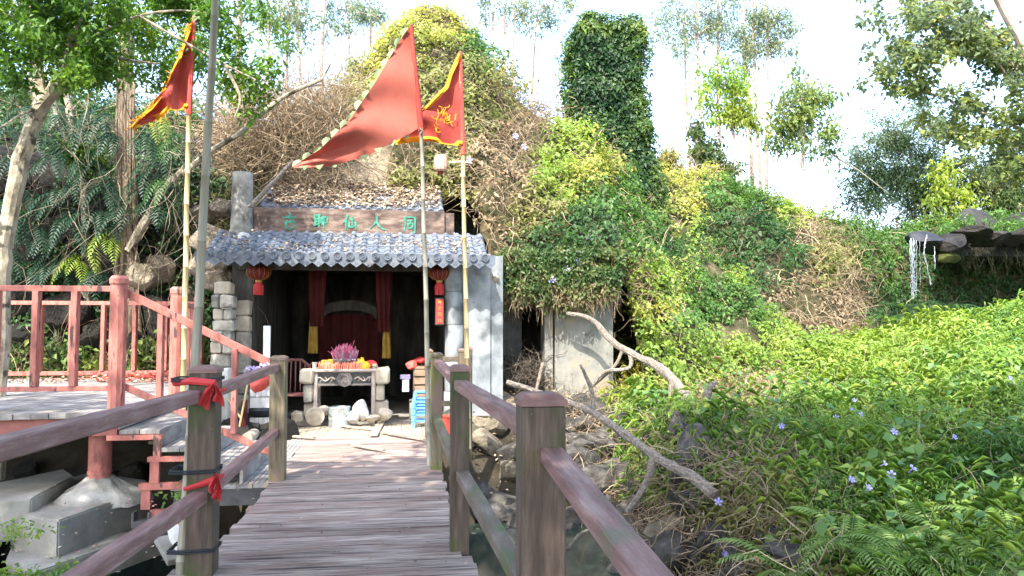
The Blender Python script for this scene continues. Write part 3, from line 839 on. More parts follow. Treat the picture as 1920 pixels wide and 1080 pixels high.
def post(x, y, ztop, z0=-.25, w=.165, m='post', parent=None, yaw=0):
    b = MB().beam((x, y, z0), (x, y, ztop-.045), w, w, .006, up=(math.sin(yaw), math.cos(yaw), 0))
    o = b.build('post', M[m], parent)
    c = MB(); hw = w/2+.006
    def ring(r, z): return [(x-r, y-r, z), (x+r, y-r, z), (x+r, y+r, z), (x-r, y+r, z)]
    V = ring(hw, ztop-.045)+ring(hw, ztop-.022)+ring(hw-.012, ztop-.012)+ring(hw-.028, ztop)
    Fs = [(3,2,1,0), (12,13,14,15)]
    for r in range(3):
        for k in range(4): Fs.append((r*4+k, r*4+(k+1)%4, r*4+4+(k+1)%4, r*4+4+k))
    c.add(V, Fs).build('post_cap', M['cap' if m != 'post_yellow' else 'post_yellow'], o)
    return o
PN = at(1013, 900, 2.92)
pts = {}
def gp(px, Y): return at(px, 700, Y)[0]
xR1, xR2, xR3, xR4 = PN[0], gp(862, 5.1), gp(819, 7.95), gp(804, 10.0)
xL1, xL2 = gp(386, 4.85), gp(523, 7.6)
post(xR1, 2.92, 1.235, w=.17, parent=bridge)
post(xR2, 5.1, 1.235, w=.125, parent=bridge)
post(xR3, 7.95, 1.215, w=.12, m='post_yellow', parent=bridge)
post(xR4, 10.0, 1.19, w=.095, m='post_yellow', parent=bridge)
xR5 = gp(866, 10.1); xR6 = gp(881, 9.7)
post(xR5, 10.1, 1.19, w=.10, m='post_yellow', parent=bridge)
post(xR6, 9.7, 1.22, w=.06, m='post', parent=bridge)
post(xL1, 4.85, 1.255, w=.16, parent=bridge)
post(xL2, 7.6, 1.205, w=.15, m='post_yellow', parent=bridge)
post(-1.40, 1.9, 1.25, w=.16, parent=bridge)
def rail(p0, p1, m='rail', w=.085, h=.065):
    return MB().beam(p0, p1, w, h, .007).build('rail', M[m], bridge)
# right side
a = np.array([xR1+.03, 2.92-.085, 1.005]); dv = at(752, 492, 10)-CAMLOC; dv /= dv[1]
rail(a, a-dv*2.3, w=.09, h=.06)
a2 = np.array([xR1+.03, 2.92-.085, .42]); rail(a2, a2-dv*2.3, 'rail_low', w=.09, h=.07)
rail((xR2-.0, 5.1-.06, 1.10), (xR1-.035, 2.92+.085, 1.09), w=.085, h=.07)
rail((xR2+.015, 5.1-.06, .50), (xR1-.02, 2.92+.085, .42), 'rail_low', w=.085, h=.07)
rail((xR3, 7.95-.06, 1.115), (xR2, 5.1+.06, 1.10), 'rail', w=.085, h=.065)
rail((xR3, 7.95-.06, .53), (xR2, 5.1+.06, .50), 'rail_low', w=.08, h=.065)
rail((xR4, 10-.05, 1.08), (xR3, 7.95+.06, 1.11), 'rail_low', w=.07, h=.06)
for z in (1.05, .46):
    rail((xR4+.05, 10.03, z), (xR5-.05, 10.08, z), 'rail_low' if z > 1 else 'rail_low', w=.05, h=.07)
# left side
rail((xL1-.03, 4.85-.08, 1.075), (-1.40, 1.98, 1.085), w=.09, h=.075)
rail((xL1-.0, 4.85-.08, .47), (-1.40, 1.98, .46), 'rail', w=.09, h=.075)
rail((xL1+.03, 4.85+.08, 1.085), (xL2-.02, 7.6-.075, 1.095), 'rail', w=.075, h=.07)
rail((xL1+.03, 4.85+.08, .49), (xL2-.02, 7.6-.075, .47), 'rail', w=.075, h=.07)

# ================================================================ landing in front of the shrine
landing = thing('landing_deck', (-2.0, 8.6, 0), 'grey plank landing between the red stair and the shrine', 'wooden deck')
ply = board_mesh('plank', .142, .04, 2, 'deck_grey')
x = -1.315-.147*5
while x < -1.0:
    y1 = 10.3; y0 = 7.42+jit(.02)
    # boards stop along the slanting joint with the bridge
    if x > -1.2: y0 = 7.42+(x+1.13)/.10 if False else 7.42
    if x < -1.30:
        inst('plank', ply, (x, (y0+y1)/2, .0+jit(.002)), (0, 0, math.pi/2+jit(.002)), (y1-y0, 1, 1), landing)
    x += .147
MB().box(-2.1, -1.28, 7.46, 7.56, -.2, -.042).box(-2.1, -1.28, 9.9, 10.0, -.2, -.042).box(-2.1, -2.0, 7.562, 9.898, -.2, -.042).build('deck_beam', M['metal'], landing)
terrace = thing('terrace_deck', (-.9, 11, 0), 'sunlit tan board terrace at the foot of the altar', 'wooden deck')
plt = board_mesh('plank', .142, .035, 1, 'deck_tan')
x = -3.16
while x < 0.75:
    y0 = 10.36 if x > -1.2 else 10.32
    y1 = 11.62
    inst('plank', plt, (x, (y0+y1)/2, .003+jit(.003)), (0, 0, math.pi/2+jit(.004)), (y1-y0, 1, 1), terrace)
    x += .147
# loose boards lying on the terrace
for (pa, pb, w, lb) in (((716,790),(700,818),.11,'widest pale loose board pointing at the right foot of the altar'), ((640,800),(700,806),.05,'thin loose board just in front of the metal drum'), ((716,812),(796,826),.06,'loose board running to the yellow railing post'), ((590,822),(520,818),.07,'loose board at the left, on the joint of the landing'), ((662,836),(720,846),.05,'loose board lying nearest, on the bridge deck')):
    p0 = atz(*pa, .02); p1 = atz(*pb, .02)
    o = MB().beam(p0+np.array([0,0,.012]), p1+np.array([0,0,.012]), w, .022, .002).build('loose_board', M['deck_tan'])
    tag(o, None, 'board', 'loose boards on the terrace')
    o['label'] = lb

# ================================================================ raised platform, fence, stair
ZP = .70
XR = gp(232, 7.45)
plat = thing('raised_platform', (XR-2.5, 9.6, .0), 'raised grey plank platform on a red steel frame left of the bridge', 'platform')
plg = board_mesh('plank', .142, .05, 1, 'deck_grey')
x = XR-.09
while x > XR-5.2:
    y0 = 7.36+jit(.015); y1 = 12.3
    inst('plank', plg, (x, (y0+y1)/2, ZP+jit(.002)), (0, 0, math.pi/2), (y1-y0, 1, 1), plat)
    x -= .147
MB().box(XR-5.2, XR-.05, 7.46, 7.56, ZP-.22, ZP-.055).build('edge_beam', M['red_dark'], plat)
MB().box(XR-5.2, XR-.05, 9.9, 10.0, ZP-.22, ZP-.055).build('cross_beam', M['red_dark'], plat)
pc = at(187, 880, 7.75)
MB().lathe((pc[0], 7.75, 0), [(.102, -.30), (.102, .08), (.108, .085), (.108, .11), (.102, .115), (.102, ZP-.22)], 20).build('support_column', M['red'], plat, smooth=True)
MB().box(XR-5.0, XR-4.85, 10, 10.15, -1.2, ZP-.22).box(XR-.4, XR-.3, 10.2, 10.3, -1.2, ZP-.22).build('rear_column', M['red_dark'], plat)
fence = thing('platform_fence', (XR-2.5, 7.6, ZP), 'salmon red picket fence along the near edge of the platform', 'fence')
def fpost(x, y, zt, w, parent, m='red', name='post', z0=None):
    b = MB().lathe((x, y, 0), [(w*.5, z0 if z0 is not None else ZP), (w*.5, zt-.09), (w*.56, zt-.075), (w*.56, zt-.03), (w*.4, zt)], 10)
    return b.build(name, M[m], parent)
xA = gp(219, 7.55)
fpost(xA, 7.55, at(219,517,7.55)[2], .155, fence, z0=ZP-.1)
zt = at(100, 541, 7.6)[2]; zb = at(100, 729, 7.6)[2]
MB().beam((XR-5.2, 7.6, zt), (xA-.07, 7.6, zt), .05, .055, .004).build('top_rail', M['red'], fence)
MB().beam((XR-5.2, 7.6, zb), (xA-.07, 7.6, zb), .06, .045, .004).build('bottom_rail', M['red'], fence)
for px in (-10, 65, 138):
    MB().beam((gp(px, 7.6), 7.6, zb+.022), (gp(px, 7.6), 7.6, zt-.028), .085, .055, .004, up=(1,0,0)).build('picket', M['red'], fence)
MB().beam((gp(-84, 7.6), 7.6, zb+.022), (gp(-84, 7.6), 7.6, zt-.028), .085, .055, .004, up=(1,0,0)).build('picket', M['red'], fence)
bf = thing('platform_fence', (XR-2.5, 12.2, ZP), 'pinkish picket fence along the far edge of the platform below the cliff', 'fence')
zt2 = at(100, 568, 12.2)[2]; zb2 = at(100, 700, 12.2)[2]
x12 = gp(371, 12.2)
MB().beam((XR-5.2, 12.2, zt2), (x12-.05, 12.2, zt2), .05, .06, .004).build('top_rail', M['red'], bf)
MB().beam((XR-5.2, 12.2, zb2), (x12-.05, 12.2, zb2), .06, .06, .004).build('bottom_rail', M['red'], bf)
for px in (-50, 8, 74, 132, 192, 251, 310):
    MB().beam((gp(px, 12.2), 12.2, zb2+.03), (gp(px, 12.2), 12.2, zt2-.03), .10, .055, .004, up=(1,0,0)).build('picket', M['red'], bf)
fpost(x12, 12.2, zt2+.12, .15, bf)
# side fence between the two corner posts
sf = thing('side_fence', (gp(331, 9.1), 10.5, ZP), 'short red fence running away behind the stair top post', 'fence')
xs1 = gp(329, 9.1); zt3 = at(329, 538, 9.1)[2]
fpost(xs1, 9.1, zt3, .145, sf)
for z in (zt3-.18, ZP+.15):
    MB().beam((xs1, 9.18, z), (x12+.02, 12.1, z), .05, .055, .004).build('rail', M['red'], sf)
for f in (.22, .44, .66, .86):
    xx = xs1+(x12-xs1)*f; yy = 9.1+3.0*f
    MB().beam((xx, yy, ZP+.18), (xx, yy, zt3-.21), .05, .085, .004, up=(1,0,0)).build('picket', M['red'], sf)

stair = thing('red_stair', (-2.2, 7.9, 0), 'short stair with worn treads and red handrail between platform and landing', 'stair')
plS = board_mesh('tread', .16, .045, 1, 'deck_grey')
xs_t = [gp(245, 7.5), gp(300, 7.5), gp(352, 7.5), gp(412, 7.5)]
# four wide treads stepping down towards the bridge (boards run across the flight)
tr = [(XR-.02, XR+.34, .53), (XR+.34, XR+.70, .36), (XR+.70, XR+1.08, .19)]
for (x0, x1, z) in tr:
    k = 2
    for q in range(k):
        w = (x1-x0)/k
        MB().beam((x0+w*(q+.5), 7.42, z-.02), (x0+w*(q+.5), 8.95, z-.02), w-.006, .04, .003).build('tread', M['deck_grey'], stair)
for (x0, z1, z0) in ((XR-.03, .68, .53), (XR+.34, .49, .36), (XR+.70, .32, .19), (XR+1.08, .15, .0)):
    MB().box(x0-.03, x0-.002, 7.47, 8.93, z0+.002, z1-.0, 0).build('riser', M['deck_grey'], stair)
f = MB()
xa = XR-.12
# salmon angle-iron frame seen from the side
f.box(xa, XR+.36, 7.40, 7.46, .44, .485)
f.box(XR+.29, XR+.35, 7.40, 7.46, .28, .438)
f.box(XR+.24, XR+.78, 7.40, 7.46, .235, .28)
f.box(XR+.26, XR+.34, 7.41, 7.455, .04, .233)
f.box(XR+.68, XR+.74, 7.41, 7.455, .04, .233)
f.box(XR+.17, XR+.80, 7.395, 7.46, -.02, .038)
f.box(XR+.19, XR+.27, 7.41, 7.455, -.20, -.022)
f.box(XR+.28, XR+.85, 7.40, 7.46, -.27, -.205)
f.build('stair_frame', M['red'], stair)
MB().box(XR+.12, XR+.28, 7.38, 7.50, -.36, -.30).box(XR+.12, XR+.14, 7.38, 7.50, -.298, -.22).box(XR+.26, XR+.28, 7.38, 7.50, -.298, -.22).build('channel_iron', M['metal'], stair)
MB().box(XR+.40, XR+.62, 7.8, 8.0, -1.4, -.25).build('stair_leg', M['red_dark'], stair)
# near handrail: top, bottom and balusters
p0 = at(232, 546, 7.6); p1 = at(521, 688, 7.68)
MB().beam(p0, p1, .06, .075, .005).build('handrail', M['red'], stair)
q0 = at(232, 724, 7.6); q1 = at(512, 851, 7.68)
MB().beam(q0, q1, .05, .06, .005).build('lower_rail', M['red'], stair)
for px in (300, 440):
    t = (px-232)/(521-232)
    x = p0[0]+(p1[0]-p0[0])*t
    zA = p0[2]+(p1[2]-p0[2])*t; zB = q0[2]+(q1[2]-q0[2])*t
    MB().beam((x, 7.64, zB+.02), (x, 7.64, zA-.02), .085, .05, .004, up=(1,0,0)).build('baluster', M['red'], stair)
# far handrail
r0 = at(331, 585, 9.1); r1 = np.array([-1.75, 9.1, 1.0])

# ================================================================ concrete footing on the left
def slab(name, poly_px, z, th, label, parent=None, tilt=None, m='concrete', under=0.0):
    P = [atz(px, py, z) for px, py in poly_px]
    import bmesh
    bm = bmesh.new()
    n = len(P)
    zt = [z]*n
    top = [bm.verts.new((p[0], p[1], z)) for p in P]
    cen = np.mean(np.array(P), 0)
    bot = [bm.verts.new((p[0]+(cen[0]-p[0])*under, p[1]+(cen[1]-p[1])*under, z-th)) for p in P]
    bm.faces.new(top); bm.faces.new(bot[::-1])
    for i in range(n):
        j = (i+1) % n
        bm.faces.new((top[j], top[i], bot[i], bot[j]))
    bmesh.ops.recalc_face_normals(bm, faces=bm.faces)
    bmesh.ops.bevel(bm, geom=[e for e in bm.edges], offset=.014, segments=2, affect='EDGES')
    bmesh.ops.triangulate(bm, faces=[f for f in bm.faces if len(f.verts) > 4])
    bmesh.ops.subdivide_edges(bm, edges=[e for e in bm.edges if e.calc_length() > .12], cuts=4, use_grid_fill=True)
    V = np.array([v.co for v in bm.verts])
    d = (fbm(V, 5, 3)-.5)*.035
    for v, dd in zip(bm.verts, d): v.co.z += dd*(1.0); v.co.x += dd*.5
    me = bpy.data.meshes.new(name); bm.to_mesh(me); bm.free(); me.materials.append(M[m])
    p0 = origin(parent); me.transform(Matrix.Translation(Vector([-float(c) for c in p0])))
    o = bpy.data.objects.new(name, me); COL.objects.link(o); o.parent = parent
    for p in me.polygons: p.use_smooth = True
    try: me.set_sharp_from_angle(angle=math.radians(35))
    except Exception: pass
    return o
foot = thing('concrete_footing', tuple(at(150, 960, 7.0)), 'broken grey concrete footing stepping down under the red column', 'footing')
slab('upper_block', [(30,962),(110,975),(280,918),(275,900),(170,885),(20,925)], -.14, .42, '', foot)
slab('lower_block', [(8,1052),(60,1075),(328,985),(326,968),(300,955),(30,1000)], -.45, .26, '', foot, under=.12)
slab('side_ledge', [(-60,945),(60,935),(140,892),(120,880),(-60,915)], -.02, .35, '', foot)
cm = MB(); cxx, cyy = pc[0], 7.75
prof = [(.40, -.20), (.37, -.135), (.30, -.085), (.22, -.04), (.16, .01), (.125, .045), (.10, .055)]
V = []; n = 40
for r, h in prof:
    for k in range(n):
        a = 2*math.pi*k/n; rr = r*(1+jit(.03)+.12*math.sin(a*3+1)*(r > .2)+.06*math.sin(a*7))
        V.append((cxx+rr*math.cos(a)*1.05, cyy+rr*math.sin(a)*.9, h+jit(.012)))
Fs = [(i*n+k, i*n+(k+1)%n, (i+1)*n+(k+1)%n, (i+1)*n+k) for i in range(len(prof)-1) for k in range(n)]+[tuple((len(prof)-1)*n+k for k in range(n))]
cm.add(V, Fs).build('mortar_collar', M['mortar'], foot, smooth=True)
o = MB(); c = at(326, 1030, 5.9)
p = [atz(300, 1020, -.75), atz(345, 1015, -.75), atz(352, 1040, -.75), atz(322, 1056, -.75)]
o = MB().beam(at(312,1008,6.6), at(338,1052,6.3), .19, .05, .006).build('fallen_slab', M['concrete'])
tag(o, 'small broken grey slab propped under the footing', 'slab')
o = MB().tube([at(326,990,6.5), at(334,1010,6.4), at(342,1035,6.3)], [.05,.08,.04], 7, wob=.5).build('plastic_scrap', M['white'])
tag(o, 'crumpled white plastic scrap beside the mossy post', 'litter')
# ================================================================ shrine
def X_(px, Y): return at(px, 600, Y)[0]
def Z_(py, Y, px=700): return at(px, py, Y)[2]
shr = thing('shrine', (-.9, 12.0, 0), 'small cave shrine with two blue-grey tiled roofs and a painted name board', 'shrine')
YE = 11.3
ex0, ex1 = X_(388, YE), X_(909, YE)
ez = Z_(480, YE, 640)
RY1, RZ1 = 12.12, Z_(438, 12.12, 640)
def tiled_roof(name, x0, x1, y0, z0, y1, z1, ncol, nrow, parent, fascia=True):
    W = x1-x0; p = W/ncol
    sl = math.atan2(z1-z0, y1-y0); L = math.hypot(y1-y0, z1-z0)
    b = MB()
    # under sheet with thickness, slightly dished between the rolls
    V = []; n = ncol*4
    for j in (0, 1):
        for i in range(n+1):
            t = (i % 4)/4
            dz = -.018*math.sin(math.pi*t)
            V.append((x0+W*i/n, y0 if j == 0 else y1, (z0 if j == 0 else z1)+dz))
    for j in (0, 1):
        for i in range(n+1):
            V.append((x0+W*i/n, y0 if j == 0 else y1, (z0 if j == 0 else z1)-.05))
    q = n+1; Fs = []
    for i in range(n):
        Fs += [(i, i+1, q+i+1, q+i), (2*q+i+1, 2*q+i, 3*q+i, 3*q+i+1), (i+1, i, 2*q+i, 2*q+i+1)]
    Fs += [(0, q, 3*q, 2*q), (q-1, 3*q-1, 4*q-1, 2*q-1)]
    b.add(V, Fs)
    roof = b.build(name, M['tile'], parent)
    # roll tile: half round, flaring towards its lower end
    rt = L/nrow; V = []; m = 8; Fs = []
    prof = [(0, .050), (.012, .052), (rt*.5, .045), (rt+.02, .037)]
    for (s, r) in prof:
        for k in range(m+1):
            a = math.pi*k/m
            V.append((-r*math.cos(a), s, r*math.sin(a)*.95))
    for i in range(len(prof)-1):
        for k in range(m):
            Fs.append((i*(m+1)+k+1, i*(m+1)+k, (i+1)*(m+1)+k, (i+1)*(m+1)+k+1))
    Fs.append(tuple(range(m+1)))
    me = bpy.data.meshes.new('roof_tile'); me.from_pydata(V, [], Fs); me.materials.append(M['tile']); me.update()
    # pan tile: shallow curved plate
    V = []; Fs = []; hw = p/2-.03
    for s, dz in ((0, .0), (0, .016), (rt+.02, .008)):
        for k in range(5):
            u = -1+k/2
            V.append((u*hw, s, dz-.014*(1-u*u)+.004))
    for i in range(2):
        for k in range(4): Fs.append((i*5+k, i*5+k+1, (i+1)*5+k+1, (i+1)*5+k))
    mp = bpy.data.meshes.new('pan_tile'); mp.from_pydata(V, [], Fs); mp.materials.append(M['tile']); mp.update()
    for c in range(ncol+1):
        for r in range(nrow):
            s = r*rt
            cx = x0+p*c
            inst('roof_tile', me, (cx+jit(.003), y0+math.cos(sl)*s, z0+math.sin(sl)*s+.004*1), (sl+jit(.012), jit(.02), jit(.008)), 1, roof)
            if c < ncol:
                inst('pan_tile', mp, (cx+p/2+jit(.002), y0+math.cos(sl)*s, z0+math.sin(sl)*s+.004), (sl+jit(.006), 0, 0), 1, roof)
    return roof, p
roof, pitch = tiled_roof('lower_roof', ex0, ex1, YE, ez, RY1, RZ1, 22, 6, shr)
# round end tiles with a ring and a small emblem, and the scalloped drip tiles
d = MB()
d.lathe((0, 0, 0), [(.052, 0), (.056, .008), (.056, .022), (.048, .022), (.044, .012), (.030, .012), (.030, .018), (.026, .018), (.026, .011), (.001, .011)], 18, 'y')
for k in range(3):
    a = k*2.09+.5; d.tube([(.012*math.cos(a), -.014, .012*math.sin(a)), (.02*math.cos(a+.9), -.016, .02*math.sin(a+.9))], .0035, 4)
dm = d.build('eave_disc', M['tile'], None, org=(0,0,0)); dmesh = dm.data; bpy.data.objects.remove(dm)
def scallop(p):
    b = MB(); pts = [(-.5,.045),(-.5,-.100),(-.42,-.104),(-.36,-.118),(-.30,-.120),(-.24,-.134),(-.17,-.137),(-.10,-.152),(-.04,-.155),(0,-.164),
                     (.04,-.155),(.10,-.152),(.17,-.137),(.24,-.134),(.30,-.120),(.36,-.118),(.42,-.104),(.5,-.100),(.5,.045)]
    V = [(x*p, 0, z) for x, z in pts]+[(x*p, .012, z) for x, z in pts]
    n = len(pts); Fs = [tuple(range(n-1,-1,-1)), tuple(range(n, 2*n))]+[(i, (i+1)%n, n+(i+1)%n, n+i) for i in range(n)]
    b.add(V, Fs)
    for k in range(5):
        a = math.pi/2+2*math.pi*k/5
        c = (.018*math.cos(a), 0, -.102+.018*math.sin(a))
        b.tube([(c[0], .002, c[2]), (c[0], -.006, c[2])], .0065, 5)
    me = bpy.data.meshes.new('drip_tile'); me.from_pydata(b.v, [], b.f); me.materials.append(M['tile']); me.update()
    return me
sm = scallop(pitch-.003)
for c in range(23):
    inst('eave_disc', dmesh, (ex0+pitch*c, YE-.030, ez-.005), (.0, jit(.3), 0), 1, roof)
    if c < 22: inst('drip_tile', sm, (ex0+pitch*(c+.5), YE-.024, ez-.005), (jit(.03), 0, jit(.01)), 1, roof)
inst('drip_tile', sm, (ex0-pitch*.5, YE-.024, ez-.005), (0, 0, 0), 1, roof)
inst('drip_tile', sm, (ex1+pitch*.45, YE-.024, ez-.005), (0, 0, 0), (.85,1,1), roof)
# name board
YS = 12.16
sx0, sx1 = X_(470, YS), X_(851, YS)
sz0, sz1 = Z_(440, YS, 640), Z_(392, YS, 640)
xm = X_(833, YS)
board = MB().beam((sx0, YS+.06, (sz0+sz1)/2), (xm, YS+.06, (sz0+sz1)/2), .12, sz1-sz0, .008).build('name_board', M['sign'], shr)
MB().box(xm+.004, sx1, YS+.05, YS+.35, sz0-.01, sz1-.02).build('board_end', M['sign'], shr)
MB().box(sx0+.02, sx1-.03, YS+.13, YS+.5, sz0-.3, sz1-.03).build('parapet', M['wall_dark'], shr)
CH = {
 'gu': [[(.0,.74),(.5,.79),(1,.78)],[(.5,1.05),(.52,.5)],[(.2,.5),(.26,.12),(.3,.03)],[(.2,.48),(.82,.5),(.8,.25),(.72,.05)],[(.27,.08),(.5,.02),(.74,.08)],[(.35,.72),(.52,.95)]],
 'liao': [[(.0,.92),(.48,.97)],[(.1,.9),(.1,.3)],[(.14,.7),(.36,.72)],[(.14,.52),(.36,.54)],[(.0,.28),(.25,.36),(.46,.42)],[(.38,.95),(.38,.15)],[(.52,.82),(.50,.40),(.64,.50)],
          [(.64,.86),(.60,.3)],[(.72,.8),(.98,.84),(.97,.45),(.84,.46)],[(.72,.84),(.72,-.12)]],
 'xian': [[(.36,1.0),(.22,.72),(.0,.45)],[(.22,.7),(.22,.02)],[(.66,.9),(.68,.3)],[(.42,.55),(.44,.22),(.66,.2),(.9,.32)],[(.92,.6),(.94,.28),(.98,.05)],[(.5,.72),(.8,.7)]],
 'ren': [[(.46,.98),(.44,.66),(.24,.38),(-.05,.14)],[(.44,.58),(.62,.32),(.85,.14),(1.15,.08)]],
 'tong': [[(.08,.92),(.12,.5),(.06,.0)],[(.08,.9),(.5,.94),(.86,.92)],[(.86,.92),(.86,.4),(.84,-.12),(.74,-.02)],[(.3,.70),(.68,.73)],[(.32,.52),(.34,.2)],[(.32,.5),(.66,.52),(.64,.2)],[(.34,.22),(.64,.22)],[(.5,.7),(.5,.52)]],
}
for key, px in (('gu', 541), ('liao', 599), ('xian', 654), ('ren', 706), ('tong', 768)):
    w = .215; h = .25; cx = X_(px, YS)-w/2; cz = (sz0+sz1)/2-h/2-.01
    b = MB()
    for st in CH[key]:
        P = []
        for i in range(len(st)-1):
            for t in (0, .5): P.append((st[i][0]*(1-t)+st[i+1][0]*t, st[i][1]*(1-t)+st[i+1][1]*t))
        P.append(st[-1])
        ws = [.034*(1.15-.75*i/(len(P)-1))*(1+jit(.2)) for i in range(len(P))]
        b.ribbon([(cx+u*w, YS-.004-.001*random.random(), cz+v*h) for u, v in P], ws, (0, -1, 0), .006+jit(.002))
    b.build('character', M['teal'], board)
# upper roof
ux0, ux1 = X_(486, 12.2), X_(826, 12.2)
up, p2 = tiled_roof('upper_roof', ux0, ux1, 12.24, sz1-.005, 13.25, Z_(352, 13.25, 660), 17, 5, shr)
# walls, ceiling, floor
wl, wr = X_(471, 11.8), .74
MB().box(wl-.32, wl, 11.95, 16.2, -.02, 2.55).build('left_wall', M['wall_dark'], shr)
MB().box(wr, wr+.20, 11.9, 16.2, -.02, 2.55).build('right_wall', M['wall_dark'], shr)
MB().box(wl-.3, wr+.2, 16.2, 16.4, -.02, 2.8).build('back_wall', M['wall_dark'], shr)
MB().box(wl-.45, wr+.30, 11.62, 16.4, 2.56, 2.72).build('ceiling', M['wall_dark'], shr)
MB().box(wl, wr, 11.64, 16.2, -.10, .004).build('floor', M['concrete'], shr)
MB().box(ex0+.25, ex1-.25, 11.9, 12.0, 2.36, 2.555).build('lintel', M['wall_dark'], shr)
# round columns
cx = X_(450, 12.15)
b = MB(); prof = []
for i in range(9):
    prof.append((.172-.002*i+jit(.006), i*.16))
o = b.lathe((cx, 12.15, 2.62), prof, 18).build('stub_column', M['column'], shr, smooth=True)
for q, (px, py, s) in enumerate(((458,462,.27),(482,455,.17),(440,466,.16),(850,462,.22),(868,470,.17))):
    pass
def lump(px, py, Y, r, m, parent, seed, name='plaster_lump', flat=.6):
    p = at(px, py, Y)
    me = rock_mesh(name, seed, 2, flat, m)
    return inst(name, me, p, (0, 0, jit(2)), (r, r*.8, r), parent)
lump(455, 452, 12.0, .27, 'white', shr, 1); lump(480, 450, 11.95, .17, 'white', shr, 2); lump(436, 455, 12.0, .15, 'white', shr, 3)
lump(852, 458, 11.98, .18, 'white', shr, 4); lump(835, 462, 11.9, .14, 'white', shr, 5); lump(868, 468, 11.95, .12, 'white', shr, 6)
cx = X_(852, 11.8)
b = MB(); rr = .155
for k in range(5):
    z0 = -.05+k*.52
    b.lathe((cx+jit(.008), 11.86, z0), [(rr*.97, 0), (rr, .012), (rr, .503), (rr*.97, .515)], 18)
b.build('round_column', M['concrete_light'], shr, smooth=True)
# concrete slab beside the shrine, its shade put into a bluish colour
xs0, xs1, xs2 = X_(874, 11.75), X_(919, 11.75), X_(943, 11.75)
zt = Z_(476, 11.75, 900)
b = MB().box(xs0, xs1, 11.72, 12.7, -.5, zt).box(xs1+.002, xs2, 11.76, 12.7, -.5, zt-.03)
b.build('side_slab', M['concrete_light'], shr)
lump(930, 520, 11.78, .12, 'pale_stone', shr, 8, 'wall_stone', 1.3)

# ---------------------------------------------------------------- concrete ruin on the right
ruin = thing('concrete_ruin', (2.7, 12.6, 0), 'stained concrete wall panel and dark bay under hanging creeper right of the shrine', 'ruin')
rx0, rx1, rx2 = X_(1021, 12.4), X_(1036, 12.4), X_(1148, 12.4)
zt = 2.35
MB().box(rx0, rx1, 12.38, 12.75, -.2, zt).build('pilaster', M['panel'], ruin)
MB().box(rx1+.035, rx2, 12.36, 12.7, -.2, zt).build('wall_panel', M['panel'], ruin)
MB().box(rx1, rx1+.035, 12.45, 12.7, -.2, zt).build('joint', M['wall_dark'], ruin)
MB().box(rx2-.2, rx2-.003, 12.72, 15.5, -.2, zt).build('return_wall', M['wall_dark'], ruin)
MB().box(xs2+.002, rx2+.1, 12.55, 15.6, zt, zt+.2).build('roof_slab', M['wall_dark'], ruin)
MB().box(xs2+.002, rx0-.002, 12.68, 12.9, Z_(575, 12.7, 980), zt).build('lintel', M['hill_soil'], ruin)
MB().box(xs2, rx2, 15.4, 15.6, -.2, zt).build('back_wall', M['wall_dark'], ruin)
MB().box(X_(943,13.2), X_(978,13.2), 13.2, 13.5, .2, 1.75).build('door_leaf', M['metal'], ruin)

# ---------------------------------------------------------------- stacked stone pillars at the left of the entrance
def block(px0, px1, py0, py1, Y, m, parent, name='stone_block', dep=.34, b=.02):
    x0, x1 = X_(px0, Y), X_(px1, Y); z1 = Z_(py0, Y, px0); z0 = Z_(py1, Y, px0)
    V = MB().beam(((x0+x1)/2, Y+dep/2, z0+.004), ((x0+x1)/2, Y+dep/2, z1-.004), x1-x0-.008, dep, b, up=(0, 1, 0))
    A = np.array(V.v); A += (np.stack([fbm(A, 9, 4), fbm(A+5, 9, 5), fbm(A+9, 9, 6)], 1)-.5)*.05
    V.v = [tuple(a) for a in A]
    return V.build(name, M[m], parent)
sp = thing('stone_pillar', (X_(418, 11.4), 11.6, 0), 'rough stacked stone pillar at the left corner of the shrine front', 'pillar')
yrow = [(527,552),(552,578),(578,600),(600,621),(621,641),(641,664),(664,690),(690,716),(716,745),(745,775)]
for i, (a, b_) in enumerate(yrow):
    j0 = 397+random.uniform(-3, 3); j1 = 434+random.uniform(-3, 4)
    if i % 3 == 1: 
        mid = random.uniform(410, 420); block(j0, mid, a, b_, 11.35, 'stone', sp); block(mid, j1, a, b_, 11.35+jit(.03), 'stone', sp)
    elif i % 3 == 2:
        mid = random.uniform(415, 424); block(j0, mid, a, b_, 11.38, 'pale_stone', sp); block(mid, j1+2, a, b_, 11.35+jit(.03), 'stone', sp)
    else: block(j0, j1, a, b_, 11.35+jit(.03), 'stone' if i else 'pale_stone', sp)
sp2 = thing('stone_pillar', (X_(455, 11.8), 11.9, 0), 'paler narrow stone pillar against the inner wall of the shrine', 'pillar')
for i, (a, b_) in enumerate([(562,592),(592,622),(622,662),(662,700),(700,740),(740,778)]):
    block(441, 468, a, b_, 11.72, 'pale_stone' if i < 2 else 'stone', sp2, dep=.22)

